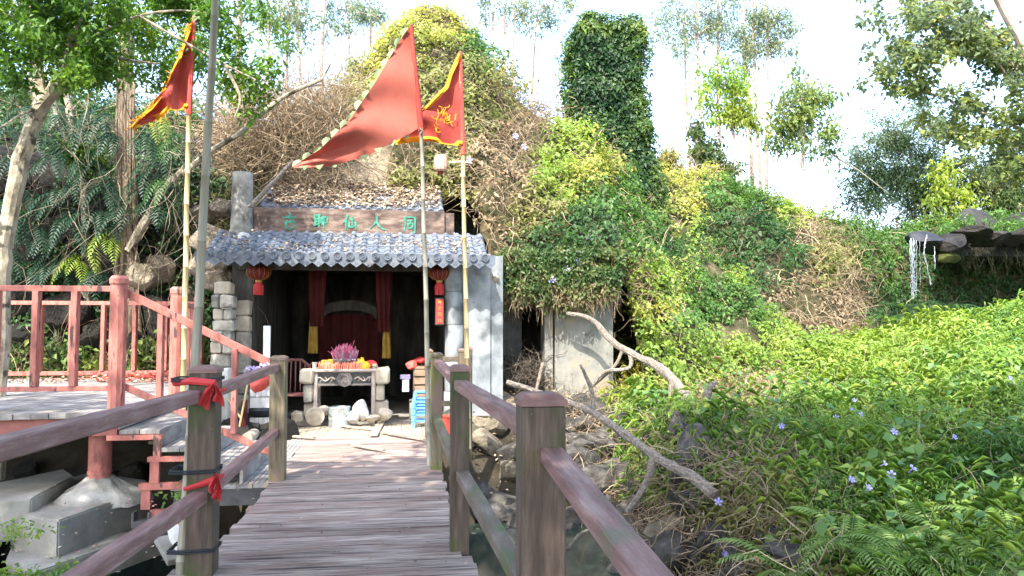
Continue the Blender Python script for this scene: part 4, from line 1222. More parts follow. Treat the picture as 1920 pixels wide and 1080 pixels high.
# ---------------------------------------------------------------- things inside the shrine
def drape(name, x0, x1, y, z0, z1, m, parent, folds=5, amp=.03, nx=18, nz=10, taper=(1, 1)):
    V = []; th = .006
    for s in (0, 1):
        for j in range(nz+1):
            for i in range(nx+1):
                u = i/nx; v = j/nz; w = taper[0]*(1-v)+taper[1]*v
                x = (x0+x1)/2+(u-.5)*(x1-x0)*w
                yy = y+amp*math.sin(u*math.pi*2*folds+v*2.2+s*0)+s*th
                V.append((x, yy, z0+(z1-z0)*v))
    q = (nx+1)*(nz+1); Fs = []
    for j in range(nz):
        for i in range(nx):
            a = j*(nx+1)+i
            Fs += [(a, a+1, a+nx+2, a+nx+1), (q+a+1, q+a, q+a+nx+1, q+a+nx+2)]
    b = MB(); b.add(V, Fs); return b.build(name, M[m], parent, smooth=True)
for (pa, pb, lab, py2, py3) in ((581, 608, 'left of the two maroon temple banners with a gold tail', 612, 662), (708, 733, 'right of the two maroon temple banners with a gold tail', 622, 672)):
    t = thing('temple_banner', (X_((pa+pb)/2, 12.5), 12.5, 1.3), lab, 'banner', 'banners hanging inside the shrine')
    drape('banner_cloth', X_(pa-4, 12.5), X_(pb+2, 12.5), 12.5, Z_(py2, 12.5), 2.5, 'cloth_maroon', t, 3, .03, taper=(.75, 1.1))
    k = -6 if pa < 600 else 6
    drape('gold_tail', X_(pa+k+3, 12.53), X_(pb+k-6, 12.53), 12.55, Z_(py3, 12.5), Z_(py2-14, 12.5), 'cloth_gold', t, 2, .018, taper=(1.05, .8))
o = drape('backdrop', X_(598, 14.2), X_(714, 14.2), 14.2, .5, Z_(590, 14.2), 'cloth_maroon', None, 6, .03); tag(o, 'dark red cloth hung behind the altar deep in the shrine', 'curtain')
b = MB()
V = []; 
for k in range(13):
    a = math.pi*k/12
    x = X_(655, 13.9)-math.cos(a)*.62; z = Z_(598, 13.9)+math.sin(a)*.34
    x2 = X_(655, 13.9)-math.cos(a)*.46; z2 = Z_(598, 13.9)+math.sin(a)*.16
    V += [(x, 13.85, z), (x2, 13.85, z2), (x2, 14.05, z2), (x, 14.05, z)]
Fs = [(k*4+q, k*4+4+q, k*4+4+(q+1)%4, k*4+(q+1)%4) for k in range(12) for q in range(4)]+[(0,1,2,3),(51,50,49,48)]
b.add(V, Fs); o = b.build('canopy_arch', M['wall_dark']); tag(o, 'dark curved canopy above the inner altar', 'canopy')

def lantern(px, py, Y, r, lab, tassel=True):
    t = thing('lantern', at(px, py, Y), lab, 'lantern', 'red palace lanterns under the eave')
    c = at(px, py, Y)
    b = MB(); prof = [(r*math.cos(a)+.004, r*.72*math.sin(a)) for a in [math.radians(q) for q in range(-72, 73, 18)]]
    b.lathe(c, prof, 20); b.build('shade', M['lantern_red'], t, smooth=True)
    b = MB()
    for k in range(14):
        a = 2*math.pi*k/14
        b.tube([(c[0]+(rr+.004)*math.cos(a), c[1]+(rr+.004)*math.sin(a), c[2]+h) for rr, h in prof], .0028, 4)
    b.build('rib', M['gold'], t)
    MB().lathe((c[0], c[1], c[2]-.72*r-.03), [(.05, 0), (.055, .03)], 14).build('collar', M['gold'], t)
    b = MB()
    for k in range(18):
        a = 2*math.pi*k/18; x = c[0]+.06*math.cos(a); y = c[1]+.06*math.sin(a); z = c[2]-.72*r-.028
        b.tube([(x*.5+c[0]*.5, y*.5+c[1]*.5, z), (x, y, z-.06), (x+jit(.01), y, z-.20)], [.01, .016, .012], 5)
    b.build('tassel', M['cloth_red'], t)
    MB().tube([(c[0], c[1], c[2]+.7*r), (c[0], c[1], 2.50)], .004, 4).build('cord', M['metal'], t)
lantern(485, 510, 11.9, .175, 'red ribbed lantern hanging at the left end of the eave')
lantern(824, 512, 11.8, .165, 'red ribbed lantern hanging above the red paper strip')
c = at(826, 307, 12.2)
t = thing('small_lantern', c, 'faded pink and white paper lantern hanging from a wire above the roof', 'lantern')
b = MB(); r = .105
b.lathe((c[0], c[1], c[2]-.13), [(r*.6, 0), (r*.92, .03), (r, .08), (r, .19), (r*.92, .24), (r*.6, .27)], 12); b.build('shade', M['lantern_pale'], t)
b = MB()
for k in range(12):
    a = 2*math.pi*k/12
    b.tube([(c[0]+rr*math.cos(a), c[1]+rr*math.sin(a), c[2]-.13+h) for rr, h in [(r*.63,0),(r*.95,.03),(r*1.02,.08),(r*1.02,.19),(r*.95,.24),(r*.63,.27)]], .003, 4)
b.build('rib', M['gold'], t)
MB().lathe((c[0], c[1], c[2]-.17), [(.045, 0), (.05, .04)], 12).build('collar', M['lantern_red'], t)
b = MB().tube([at(826, 290, 12.2), at(822, 270, 12.25), at(765, 258, 13.2)], .004, 4).tube([at(828, 289, 12.2), at(870, 262, 12.6), at(920, 225, 13.6)], .005, 4)
tag(b.build('lantern_wire', M['black']), 'thin dark wire carrying the faded lantern above the roof', 'wire')
t = MB().tube([at(843, 304, 12.1), at(866, 303, 11.9), at(885, 306, 11.95)], .012, 6).build('light_tube', M['white_box'])
tag(t, 'short pale rod sticking out beside the faded lantern', 'rod')
# red paper strip with gilt characters
Yp = 11.62
px0, px1 = X_(818, Yp), X_(831, Yp); pz0, pz1 = Z_(607, Yp, 824), Z_(561, Yp, 824)
o = MB().box(px0, px1, Yp, Yp+.006, pz0, pz1).build('paper_strip', M['cloth_red']); tag(o, 'red paper strip with four gilt characters on the right wall', 'couplet')
for i, key in enumerate(('liao', 'gu', 'tong', 'xian')):
    b = MB(); h = (pz1-pz0)/4
    for st in CH[key]:
        b.ribbon([(px0+.02+u*(px1-px0-.04), Yp-.002-.0005*random.random(), pz1-h*(i+1)+.02+v*(h-.035)) for u, v in st], [.008]*len(st), (0, -1, 0), .002)
    b.build('character', M['gold'], o)
MB().box(px0-.01, px1+.01, Yp+.008, 11.9, pz0-.02, pz1+.02).build('backing', M['wall_dark'], o)

# ---------------------------------------------------------------- altar
YT = 11.62
ax0, ax1 = X_(588, YT), X_(706, YT); az = Z_(692, YT, 648)
tb = thing('altar_table', ((ax0+ax1)/2, YT+.25, 0), 'carved stone altar table with an octagonal medallion on its front', 'table')
MB().beam(((ax0-.02), YT+.27, az-.02), ((ax1+.02), YT+.27, az-.02), .60, .04, .008).build('tabletop', M['table_stone'], tb)
for x in (ax0+.04, ax1-.04):
    for yy in (YT+.03, YT+.48):
        MB().beam((x, yy, .0), (x, yy, az-.04), .055, .05, .004, up=(0, 1, 0)).build('leg', M['table_stone'], tb)
pzt, pzb = az-.04, Z_(723, YT, 648)
MB().box(ax0+.07, ax1-.07, YT+.01, YT+.03, pzb, pzb+.03).build('apron_rail', M['carved'], tb)
MB().box(ax0+.07, ax1-.07, YT+.01, YT+.03, pzt-.022, pzt-.001).build('apron_rail', M['carved'], tb)
MB().box(ax0+.07, ax1-.07, YT+.04, YT+.05, pzb+.031, pzt-.023).build('apron_panel', M['metal'], tb)
mx_ = (ax0+ax1)/2; mz = Z_(711, YT, 648)
MB().lathe((mx_, YT+.012, mz), [(.118, 0), (.122, .01), (.118, .025), (.095, .025), (.092, .017), (.001, .017)], 8, 'y').build('medallion', M['carved'], tb)
b = MB()
for k in range(9):
    a = random.uniform(0, 6.28); r0 = random.uniform(0, .05)
    P = [(mx_+(r0+.012*s)*math.cos(a+s*.5), YT-.008, mz+(r0+.012*s)*math.sin(a+s*.5)) for s in range(4)]
    b.tube(P, .006, 5)
b.build('medallion_relief', M['carved'], tb)
for sgn in (-1, 1):
    b = MB()
    P = []
    for s in range(13):
        u = s/12; P.append((mx_+sgn*(.15+u*.26), YT+.022, mz+.028*math.sin(u*9)))
    b.tube(P, .012, 6)
    for u in (.2, .5, .8):
        xx = mx_+sgn*(.15+u*.26); b.tube([(xx, YT+.022, mz-.03), (xx+.02, YT+.02, mz), (xx-.01, YT+.022, mz+.035)], .006, 5)
    b.build('scroll_carving', M['table_stone'], tb)
# candles
cd = MB().lathe((0, 0, 0), [(.011, 0), (.012, .06), (.010, .085), (.003, .092), (.002, .105)], 6)
first = None
for r in range(3):
    for k in range(24):
        x = ax0+.08+k*.031+jit(.006)+(.01 if r % 2 else 0); yy = YT+.05+r*.035+jit(.006)
        if first is None:
            first = cd.build('candle', M['candle'], org=(0, 0, 0)); first.location = (x, yy, az)
            tag(first, 'stubby red candle standing in the rows along the altar front', 'candle', 'red candles on the altar')
        else:
            place(first, 'candle', (x, yy, az), (jit(.06), jit(.06), 0), (1, 1, random.uniform(.75, 1.1)), label='stubby red candle standing in the rows along the altar front', category='candle', group='red candles on the altar') if False else None
            o = first.copy(); COL.objects.link(o); o.location = (x, yy, az); o.rotation_euler = (jit(.06), jit(.06), 0); o.scale = (1, 1, random.uniform(.75, 1.15))
# incense burner
ic = np.array([X_(648, YT+.25), YT+.27, az])
ib = thing('incense_burner', ic, 'incense burner bristling with pink sticks and grey ash on the altar', 'incense burner')
MB().lathe(ic, [(.10, 0), (.15, .03), (.19, .09), (.20, .14), (.18, .145), (.17, .12)], 18).build('bowl', M['carved'], ib, smooth=True)
b = MB(); b2 = MB()
for k in range(420):
    r = .17*math.sqrt(random.random()); a = random.uniform(0, 6.28)
    x = ic[0]+r*math.cos(a); yy = ic[1]+r*math.sin(a)
    h = .21*(1-(r/.21)**2)+random.uniform(-.02, .05)
    lean = .25*r/.17
    tgt = (b2 if (random.random() < (.35 if h < .15 else .12)) else b)
    tgt.tube([(x, yy, az+.10), (x+lean*math.cos(a)*h*1.4+jit(.012), yy+lean*math.sin(a)*h*1.4, az+.13+h)], .0035, 3, cap=False)
tag(b.build('incense_bundle', M['incense'], ib), kind='stuff'); tag(b2.build('ash_stubs', M['incense_ash'], ib), kind='stuff')
bb = MB()
for k in range(60):
    r = .19*math.sqrt(random.random()); a = random.uniform(0, 6.28)
    bb.lathe((ic[0]+r*math.cos(a), ic[1]+r*math.sin(a)-.02, az+.12+.07*(1-(r/.2)**2)), [(.004,-.012),(.014,-.004),(.014,.006),(.003,.014)], 5)
tag(bb.build('ash_heap', M['incense_ash'], ib), kind='stuff')
for (px, py, sx) in ((616,659,.05),(622,652,.03),(632,652,.02),(636,646,.01),(640,655,0),(644,645,.0),(652,644,-.01),(658,645,-.02),(664,640,-.04),(665,654,-.03),(628,656,.04),(646,652,.0)):
    p1 = at(px, py, YT+.25); p0 = np.array([ic[0]+(p1[0]-ic[0])*.4, YT+.27, az+.15])
    b = MB().tube([p0, p1], .0035, 5); b.tube([p1, p1+(p1-p0)*.05], .005, 5); b.build('incense_stick', M['incense'], ib)
def vase(px, Y, prof, m, name, lab, cat, n=14, group=None, z=None):
    o = MB().lathe((X_(px, Y), Y, az if z is None else z), prof, n).build(name, M[m], smooth=True); tag(o, lab, cat, group); return o
vase(680, YT+.10, [(.04,0),(.055,.05),(.035,.12),(.022,.15),(.028,.17)], 'yellow_gloss', 'yellow_jar', 'tall yellow jar on the altar right of the incense', 'jar')
vase(687, YT+.07, [(.06,0),(.07,.03),(.055,.07),(.03,.11)], 'yellow_gloss', 'yellow_bundle', 'squat yellow silk bundle in front of the tall yellow jar', 'bundle')
vase(674, YT+.14, [(.03,0),(.04,.06),(.02,.12),(.025,.15)], 'orange_glaze', 'orange_jar', 'small orange patterned jar beside the incense', 'jar')
vase(610, YT+.22, [(.055,0),(.07,.05),(.06,.11),(.04,.13)], 'orange_glaze', 'dark_tin', 'dark orange tin at the left of the incense burner', 'tin')
vase(621, YT+.20, [(.05,0),(.055,.10),(.045,.14)], 'orange_glaze', 'spotted_tin', 'spotted orange tin touching the incense burner', 'tin')
vase(697, YT+.24, [(.07,0),(.10,.04),(.08,.09),(.03,.12)], 'cloth_red', 'red_offering', 'red wrapped offering at the right end of the altar', 'offering')
vase(703, YT+.14, [(.04,0),(.05,.04),(.03,.07)], 'pale_stone', 'pale_offering', 'small pale pink cake at the right end of the altar', 'offering')
vase(591, YT+.10, [(.032,0),(.030,.05),(.042,.085),(.044,.10)], 'white', 'white_cup', 'white cup at the left end of the altar', 'cup')
# stone pedestals either side of the table
pd = thing('stone_pedestal', (X_(577, 11.6), 11.7, 0), 'stacked stone pedestal touching the left end of the altar table', 'pedestal', 'pedestals beside the altar')
block(562, 590, 692, 721, 11.56, 'pale_stone', pd, 'cap_stone', .3, .03); block(569, 588, 721, 756, 11.62, 'stone', pd, 'shaft_stone', .22); block(570, 600, 756, 781, 11.66, 'pale_stone', pd, 'base_stone', .3)
pd = thing('stone_pedestal', (X_(717, 11.6), 11.7, 0), 'pale stacked stone pedestal touching the right end of the altar table', 'pedestal', 'pedestals beside the altar')
block(704, 732, 690, 722, 11.56, 'pale_stone', pd, 'cap_stone', .3, .03); block(706, 723, 722, 752, 11.62, 'pale_stone', pd, 'shaft_stone', .22); block(700, 731, 752, 790, 11.66, 'pale_stone', pd, 'base_stone', .26)
o = block(547, 570, 772, 793, 11.35, 'pale_stone', None, 'loose_stone', .2, .03); tag(o, 'small pale stone on the boards left of the round slab', 'stone')
p = at(590, 781, 11.4); o = MB().lathe((p[0], 11.45, p[2]+.0), [(.135,0),(.14,.01),(.14,.03),(.11,.035),(.11,.028),(.07,.028),(.07,.034),(.05,.034),(.05,.028),(.001,.028)], 22, 'y').build('round_slab', M['pale_stone']); o.rotation_euler = (0, 0, 0)
tag(o, 'round ringed stone disc leaning against the foot of the altar', 'stone disc')
p = at(636, 790, 11.38)
t = thing('tin_drum', (p[0], 11.42, 0), 'scuffed shiny metal drum in front of the altar', 'drum')
MB().lathe((p[0], 11.42, .0), [(.158,0),(.162,.01),(.158,.02),(.158,.11),(.162,.12),(.158,.13),(.158,.27),(.165,.285),(.158,.295),(.150,.29),(.148,.04)], 24).build('drum_body', M['tin'], t, smooth=True)
hp = [(p[0]-.16, 11.36, .24)]+[(p[0]+.16*math.cos(a), 11.30-.0*a, .24-.10*math.sin(math.pi-a)) for a in [math.pi*(1-q/8) for q in range(9)]]
MB().tube(hp, .005, 5).build('handle', M['metal'], t)
# bag of pale rubble
def heap(px, py, Y, r, seed, m, name, lab, cat, flat=.8, sub=3):
    p = at(px, py, Y); me = rock_mesh(name, seed, sub, flat, m)
    for q in me.polygons: q.use_smooth = True
    return inst(name, me, p, (0, 0, jit(3)), r, label=lab, category=cat) if False else tag(inst(name, me, p, (0, 0, jit(3)), r), lab, cat)
heap(678, 773, 11.42, (.17,.15,.24), 21, 'white', 'white_sack', 'white cloth sack slumped under the altar', 'sack')
heap(662, 782, 11.36, (.10,.10,.13), 22, 'white', 'white_sack', 'smaller white sack beside the metal drum', 'sack')
heap(720, 778, 11.45, (.16,.15,.14), 23, 'pale_stone', 'stone_lump', 'pale rounded stone at the right foot of the altar', 'stone')
heap(700, 783, 11.36, (.13,.12,.11), 24, 'pale_stone', 'stone_lump', 'low pale stone lying between the sack and the right pedestal', 'stone')
heap(610, 772, 11.6, (.16,.12,.12), 25, 'pale_stone', 'stone_lump', 'pale stone lying behind the metal drum', 'stone')
# pink plastic chair
c = np.array([X_(548, 12.0), 12.15, 0.0])
t = thing('plastic_chair', c, 'faded pink plastic armchair left of the altar', 'chair')
MB().beam((c[0]-.22, c[1], .42), (c[0]+.24, c[1], .42), .42, .035, .01).build('seat', M['plastic_pink'], t)
b = MB(); 
P = [(c[0]-.24, c[1]-.18, .66)] 
for sx in (-.24, .24):
    pass
b.tube([(c[0]-.20, c[1]+.22, .85), (c[0]-.08, c[1]+.24, .95), (c[0]+.10, c[1]+.24, .95), (c[0]+.22, c[1]+.22, .85)], .025, 6)

for q in range(5):
    b.beam((c[0]-.15+.08*q, c[1]+.22, .45), (c[0]-.13+.07*q, c[1]+.235, .93), .02, .012, .002, up=(0,1,0))
b.build('backrest', M['plastic_pink'], t)
for sx in (-.23, .25):
    MB().tube([(c[0]+sx*.95, c[1]+.2, .88), (c[0]+sx, c[1]+.05, .70), (c[0]+sx, c[1]-.10, .665), (c[0]+sx, c[1]-.20, .66), (c[0]+sx*.98, c[1]-.22, .60), (c[0]+sx*.9, c[1]-.18, .43)], .018, 6).build('armrest', M['plastic_pink'], t)
for sx in (-.2, .22):
    for sy in (-.18, .2):
        MB().tube([(c[0]+sx, c[1]+sy, .41), (c[0]+sx*1.15, c[1]+sy*1.12, .0)], [.024, .016], 6).build('leg', M['plastic_pink'], t)
# crates, bag and box at the right
t = thing('wooden_crate', (X_(788, 12.3), 12.35, 0), 'brown slatted crate against the right wall of the shrine', 'crate')
xa, xb = X_(776, 12.1), X_(806, 12.1)
for i, z in enumerate((.30, .43, .56, .69)):
    MB().box(xa, xb, 12.1, 12.12, z, z+.105).build('slat', M['carton'], t)
MB().box(xa, xa+.02, 12.123, 12.7, .28, .82).box(xb-.02, xb, 12.123, 12.7, .28, .82).box(xa+.022, xb-.022, 12.68, 12.7, .28, .8).build('side_panel', M['carton'], t)
MB().box(xa, xb, 12.09, 12.70, .805, .84).build('top_board', M['carton'], t)
o = MB().box(X_(769, 12.05), X_(812, 12.05), 12.0, 12.75, .005, .27, .01).build('low_ledge', M['concrete']); tag(o, 'low concrete ledge carrying the brown crate', 'ledge')
heap(771, 685, 12.15, (.14,.12,.12), 31, 'plastic_bag', 'red_bag', 'red plastic bag on top of the brown crate', 'bag')
heap(790, 676, 12.3, (.12,.12,.10), 32, 'cloth_red', 'red_bundle', 'dark red bundle behind the plastic bag on the crate', 'bundle')
t = MB().box(X_(755, 12), X_(768, 12), 12.0, 12.1, Z_(735, 12, 760), Z_(711, 12, 760), .008).build('white_box', M['white_box']); tag(t, 'small white box hanging beside the brown crate', 'box')
MB().box(X_(751, 12), X_(770, 12), 11.99, 12.12, Z_(710.8, 12, 760), Z_(703, 12, 760), .005).build('box_lid', M['violet'], t)
# stack of blue stools
sx = X_(792, 11.2); 
for i in range(4):
    z = i*.095
    t = thing('plastic_stool', (sx, 11.2, z), ['lowest', 'second from bottom', 'third from bottom', 'topmost'][i]+' blue plastic stool of the stack beside the yellow post', 'stool', 'stacked blue stools')
    b = MB().beam((sx, 11.2, z+.22), (sx, 11.2, z+.25), .21, .21, .01, up=(0,1,0)); b.build('seat', M['plastic_blue'], t)
    for qx in (-1, 1):
        for qy in (-1, 1):
            MB().beam((sx+qx*.135, 11.2+qy*.135, z+.0), (sx+qx*.095, 11.2+qy*.095, z+.222), .045, .045, .006, up=(0,1,0)).build('leg', M['plastic_blue'], t)
    b = MB()
    b.beam((sx-.115, 11.2-.115, z+.10), (sx+.115, 11.2-.115, z+.10), .012, .03, .002).beam((sx-.115, 11.2+.115, z+.10), (sx+.115, 11.2+.115, z+.10), .012, .03, .002)
    b.beam((sx-.115, 11.2-.10, z+.10), (sx-.115, 11.2+.10, z+.10), .012, .03, .002).build('stretcher', M['plastic_blue'], t)
o = MB().lathe((X_(840, 9.2), 9.2, Z_(815, 9.2, 840)), [(.10,0),(.13,.22),(.14,.225),(.12,.22),(.1,.03)], 16).build('red_bucket', M['plastic_red'], smooth=True)
tag(o, 'red plastic bucket behind the right railing', 'bucket')
# tiled stand with white post, left of the entrance
YQ = 10.9
t = thing('tiled_stand', (X_(492, YQ), YQ+.15, 0), 'white tiled offering stand with a black band left of the entrance', 'stand')
x0, x1 = X_(471, YQ), X_(513, YQ)
def tiled(z0, z1, nx, nz, nm='tile'):
    MB().box(x0+.006, x1-.006, YQ+.006, YQ+.30, z0, z1).build('core', M['grout'], t)
    w = (x1-x0)/nx; h = (z1-z0)/nz
    for i in range(nx):
        for j in range(nz):
            MB().box(x0+w*i+.003, x0+w*(i+1)-.003, YQ-.002, YQ+.006, z0+h*j+.003, z0+h*(j+1)-.003).build('tile', M['ceramic'], t)
tiled(0.0, Z_(783, YQ, 490), 5, 1)
tiled(Z_(765, YQ, 490), Z_(745, YQ, 490), 1, 1)
tiled(Z_(744, YQ, 490), Z_(715, YQ, 490), 4, 2)
zb = Z_(783, YQ, 490)
MB().lathe(((x0+x1)/2, YQ+.16, zb), [(.13,0),(.19,.05),(.20,.10),(.17,.138)], 16).build('black_urn', M['black'], t, smooth=True)
o = MB().beam((X_(500, 11.15), 11.2, .62), (X_(500, 11.15), 11.2, Z_(611, 11.2, 500)), .095, .05, .004, up=(0,1,0)).build('white_post', M['white_box']); tag(o, 'plain white post standing above the tiled stand', 'post')
for (pa, pb, lab) in (((468,700),(449,800),'pale broom stick leaning behind the stair handrail'), ((425,745),(452,785),'short pale stick leaning left of the broom stick')):
    o = MB().tube([at(*pa, 9.9), at(*pb, 9.9)], .012, 6).build('stick', M['bamboo_y']); tag(o, lab, 'stick')
p = at(462, 795, 9.7); o = MB().lathe((p[0], 9.7, .085), [(.03,0),(.075,0),(.075,-.5),(.03,-.5)], 14, 'y').build('paper_roll', M['pale_stone']); tag(o, 'pale roll lying on the landing beside the tiled stand', 'roll')
o = MB().beam((X_(418, 10.8), 10.8, .0), (X_(418, 10.8), 10.8, Z_(690, 10.8, 418)), .20, .2, .01, up=(0,1,0)).build('white_bin', M['white']); tag(o, 'white box bin behind the mossy post', 'bin')
o = MB().beam((X_(461, 10.4), 10.4, .0), (X_(461, 10.4), 10.4, Z_(750, 10.4, 461)), .07, .10, .01, up=(0,1,0)).build('red_can', M['cloth_maroon']); tag(o, 'slim red can standing behind the stair baluster', 'can')
# ================================================================ bamboo poles and flags
def pole(pts, r, m, name, parent=None, knots=True, n=8, **kw):
    P = [Vector([float(c) for c in p]) for p in pts]
    Q = []; R = []
    for i in range(len(P)-1):
        L = (P[i+1]-P[i]).length; k = max(1, int(L/.32))
        for s in range(k):
            t = s/k; p = P[i].lerp(P[i+1], t)+Vector((jit(.004), jit(.004), 0))
            f = (i+t)/(len(P)-1); rr = r*(1-.35*f)
            if knots: Q += [p-Vector((0,0,.006)), p, p+Vector((0,0,.006))]; R += [rr, rr*1.16, rr]
            else: Q.append(p); R.append(rr)
    Q.append(P[-1]); R.append(r*.62)
    o = MB().tube(Q, R, n).build(name, M[m], parent, smooth=True)
    if kw: tag(o, **kw)
    return o
def bez(pts, t):
    """piecewise linear, smoothed lookup along a px polyline"""
    pts = np.array(pts, float); d = np.concatenate([[0], np.cumsum(np.linalg.norm(np.diff(pts[:, :2], axis=0), axis=1))]); d /= d[-1]
    return np.array([np.interp(t, d, pts[:, k]) for k in range(pts.shape[1])])
def flag_cloth(top, bot, Y0, Y1, amp, nf, m, parent, nu=30, nv=16, name='flag_cloth', v0=0, v1=1, off=0.0, u1=1.0, smooth_=True):
    G_ = []
    for i in range(nu+1):
        u = u1*i/nu; a = bez(top, u); b = bez(bot, u)
        for j in range(nv+1):
            v = v0+(v1-v0)*j/nv
            p = a*(1-v)+b*v
            Y = Y0+(Y1-Y0)*u+amp*min(1, u*4)*math.sin(2*math.pi*(nf*u+.35*v))*(.4+.6*u)+.3*amp*math.sin(9*v+14*u)+off
            G_.append(at(p[0], p[1], Y))
    q = len(G_); V = G_+[g+np.array([0, .004, 0]) for g in G_]
    Fs = []
    for i in range(nu):
        for j in range(nv):
            a = i*(nv+1)+j
            Fs += [(a, a+1, a+nv+2, a+nv+1), (q+a+1, q+a, q+a+nv+1, q+a+nv+2)]
    b = MB(); b.add(V, Fs)
    return b.build(name, M[m], parent, smooth=True)
# big faded red flag
YA = 7.72
t = thing('flag', (X_(804, YA), YA, 0), 'large faded red pennant with pale green scalloped trim on a slim grey pole', 'flag', 'red flags on poles')
pole([at(805, 873, YA), at(797, 500, YA), at(790, 250, YA), at(771, 46, YA)], .026, 'bamboo', 'pole', t)
topA = [(768,50),(752,72),(700,160),(655,225),(600,280),(548,312)]; botA = [(787,238),(770,250),(730,270),(690,292),(620,312),(552,315)]
fa = flag_cloth(topA, botA, YA-.01, YA-.35, .10, 1.3, 'flag_big', t)
pole([at(790, 246, YA-.005), at(771, 48, YA-.005)], .032, 'flag_red', 'sleeve', t, knots=False)
b = MB()
for k in range(15):
    u = (k+.6)/15; a = bez(topA, u); a2 = bez(topA, min(1, u+.01)); d = (a2-a)/np.linalg.norm(a2-a); nrm = np.array([d[1], -d[0]])
    if nrm[0] > 0: nrm = -nrm
    Y = YA+(-.35)*u+.10*min(1, u*4)*math.sin(2*math.pi*1.3*u)*(.4+.6*u)-.01; r = 7.5+jit(2); hw = 10
    pts_ = [a-d*hw, a-d*hw*.8+nrm*r*.8, a-d*hw*.2+nrm*r*1.1, a+d*hw*.5+nrm*r, a+d*hw]
    V = [at(p[0], p[1], Y+jit(.01)) for p in pts_]; V += [v+np.array([0, .004, 0]) for v in V]
    MB().add(V, [(0,1,2,3,4), (9,8,7,6,5)]+[(i, (i+1)%5, 5+(i+1)%5, 5+i) for i in range(5)]).build('trim_tab', M['flag_green'], fa)
for k in range(8):
    u = .12+k*.115; a = bez(botA, u); Y = YA-.35*u+.10*min(1,u*4)*math.sin(2*math.pi*(1.3*u+.35))*(.4+.6*u)-.012
    pts_ = [(a[0]-9, a[1]-2), (a[0]+7, a[1]-5), (a[0]+2+jit(3), a[1]+6+jit(2)), (a[0]-5, a[1]+3)]
    V = [at(p[0], p[1], Y) for p in pts_]; V += [v+np.array([0, .004, 0]) for v in V]
    MB().add(V, [(0,1,2,3), (7,6,5,4)]+[(i, (i+1)%4, 4+(i+1)%4, 4+i) for i in range(4)]).build('trim_tab', M['flag_green'], fa)
MB().tube([at(786, 240, YA-.03), at(792, 246, YA-.035), at(789, 252, YA-.03)], .014, 6, wob=.4).build('tie_knot', M['deadwood'], t)
# yellow bordered flag behind it
YB = 8.6
t = thing('flag', (X_(876, YB), YB, 0), 'red pennant with yellow border and golden emblem on a yellow bamboo pole', 'flag', 'red flags on poles')
pole([at(879, 840, YB), at(873, 560, YB), at(868, 275, YB), at(863, 97, YB)], .030, 'bamboo_y', 'pole', t)
pole([at(868, 290, YB-.005), at(863, 97, YB-.005)], .030, 'bamboo_red', 'sleeve', t, knots=False)
topB = [(862,100),(845,135),(838,160),(800,200),(770,230),(742,262)]; botB = [(867,273),(840,270),(805,264),(770,266),(742,270)]
fb = flag_cloth(topB, botB, YB-.01, YB-.2, .07, 1.2, 'flag_red', t)
flag_cloth([(x-2, y-1) for x, y in topB], [(x+3, y+5) for x, y in topB], YB-.03, YB-.22, .07, 1.2, 'flag_yellow', fb, nv=2, name='border', off=-.006)
flag_cloth([(x, y-9) for x, y in botB], [(x, y+1) for x, y in botB], YB-.03, YB-.22, .07, 1.2, 'flag_yellow', fb, nv=2, name='border', off=.001)
b = MB()
for k in range(26):
    cx, cy = random.gauss(830, 10), random.gauss(218, 17); ang = random.uniform(0, 6.28); P = []
    for s in range(5):
        u = max(0, min(1, (868-cx)/126)); Y = YB-.2*u+.07*min(1, u*4)*math.sin(2*math.pi*(1.2*u+.2))*(.4+.6*u)-.035
        P.append(at(cx, cy, Y)); ang += jit(1.2); cx += 3.4*math.cos(ang); cy += 3.4*math.sin(ang)
    b.ribbon(P, [.010+jit(.004)]*5, (0, -1, 0), .002)
b.build('emblem', M['flag_yellow'], fb)
# torn flag on the left
YC = 9.0
t = thing('flag', (X_(345, YC), YC, .6), 'torn red pennant with ragged yellow fringe on the left bamboo pole', 'flag', 'red flags on poles')
pole([at(343, 790, YC), at(348, 500, YC), at(354, 210, YC), at(364, 30, YC)], .034, 'bamboo_y', 'pole', t)
pole([at(354, 215, YC-.005), at(364, 33, YC-.005)], .033, 'bamboo_red', 'sleeve', t, knots=False)
topC = [(361,40),(345,80),(338,110),(322,140),(312,165),(285,200),(262,222),(248,238)]; botC = [(352,203),(330,206),(318,204),(300,222),(272,232),(248,243)]
fc_ = flag_cloth(topC, botC, YC-.01, YC-.25, .09, 1.6, 'flag_red', t)
flag_cloth([(x-3+2*math.sin(i*2.1), y-2) for i, (x, y) in enumerate(topC)], [(x+1+2*math.sin(i*1.7), y+3) for i, (x, y) in enumerate(topC)], YC-.02, YC-.26, .09, 1.6, 'flag_yellow', fc_, nv=2, name='border', off=-.012)
flag_cloth([(x, y-10) for x, y in botC], [(x, y+1) for x, y in botC], YC-.02, YC-.26, .09, 1.6, 'flag_yellow', fc_, nv=2, name='border', off=.0)
b = MB()
for k in range(34):
    u = random.random(); a = bez(topC, u); ln = random.uniform(5, 15); s = random.choice((-1, 1))
    P = [at(a[0], a[1], YC-.1-.2*u), at(a[0]-ln*.5, a[1]+jit(6), YC-.13-.2*u), at(a[0]-ln, a[1]+ln*.4+jit(8), YC-.12-.2*u)]
    b.ribbon(P, [.016, .010, .004], (0, -1, 0), .002)
for k in range(12):
    u = random.random(); a = bez(botC, u); P = [at(a[0], a[1], YC-.1-.2*u), at(a[0]+jit(4), a[1]+random.uniform(5, 13), YC-.1-.2*u)]
    b.ribbon(P, [.014, .004], (0, -1, 0), .002)
tag(b.build('ragged_fringe', M['flag_yellow'], fc_), kind='stuff')
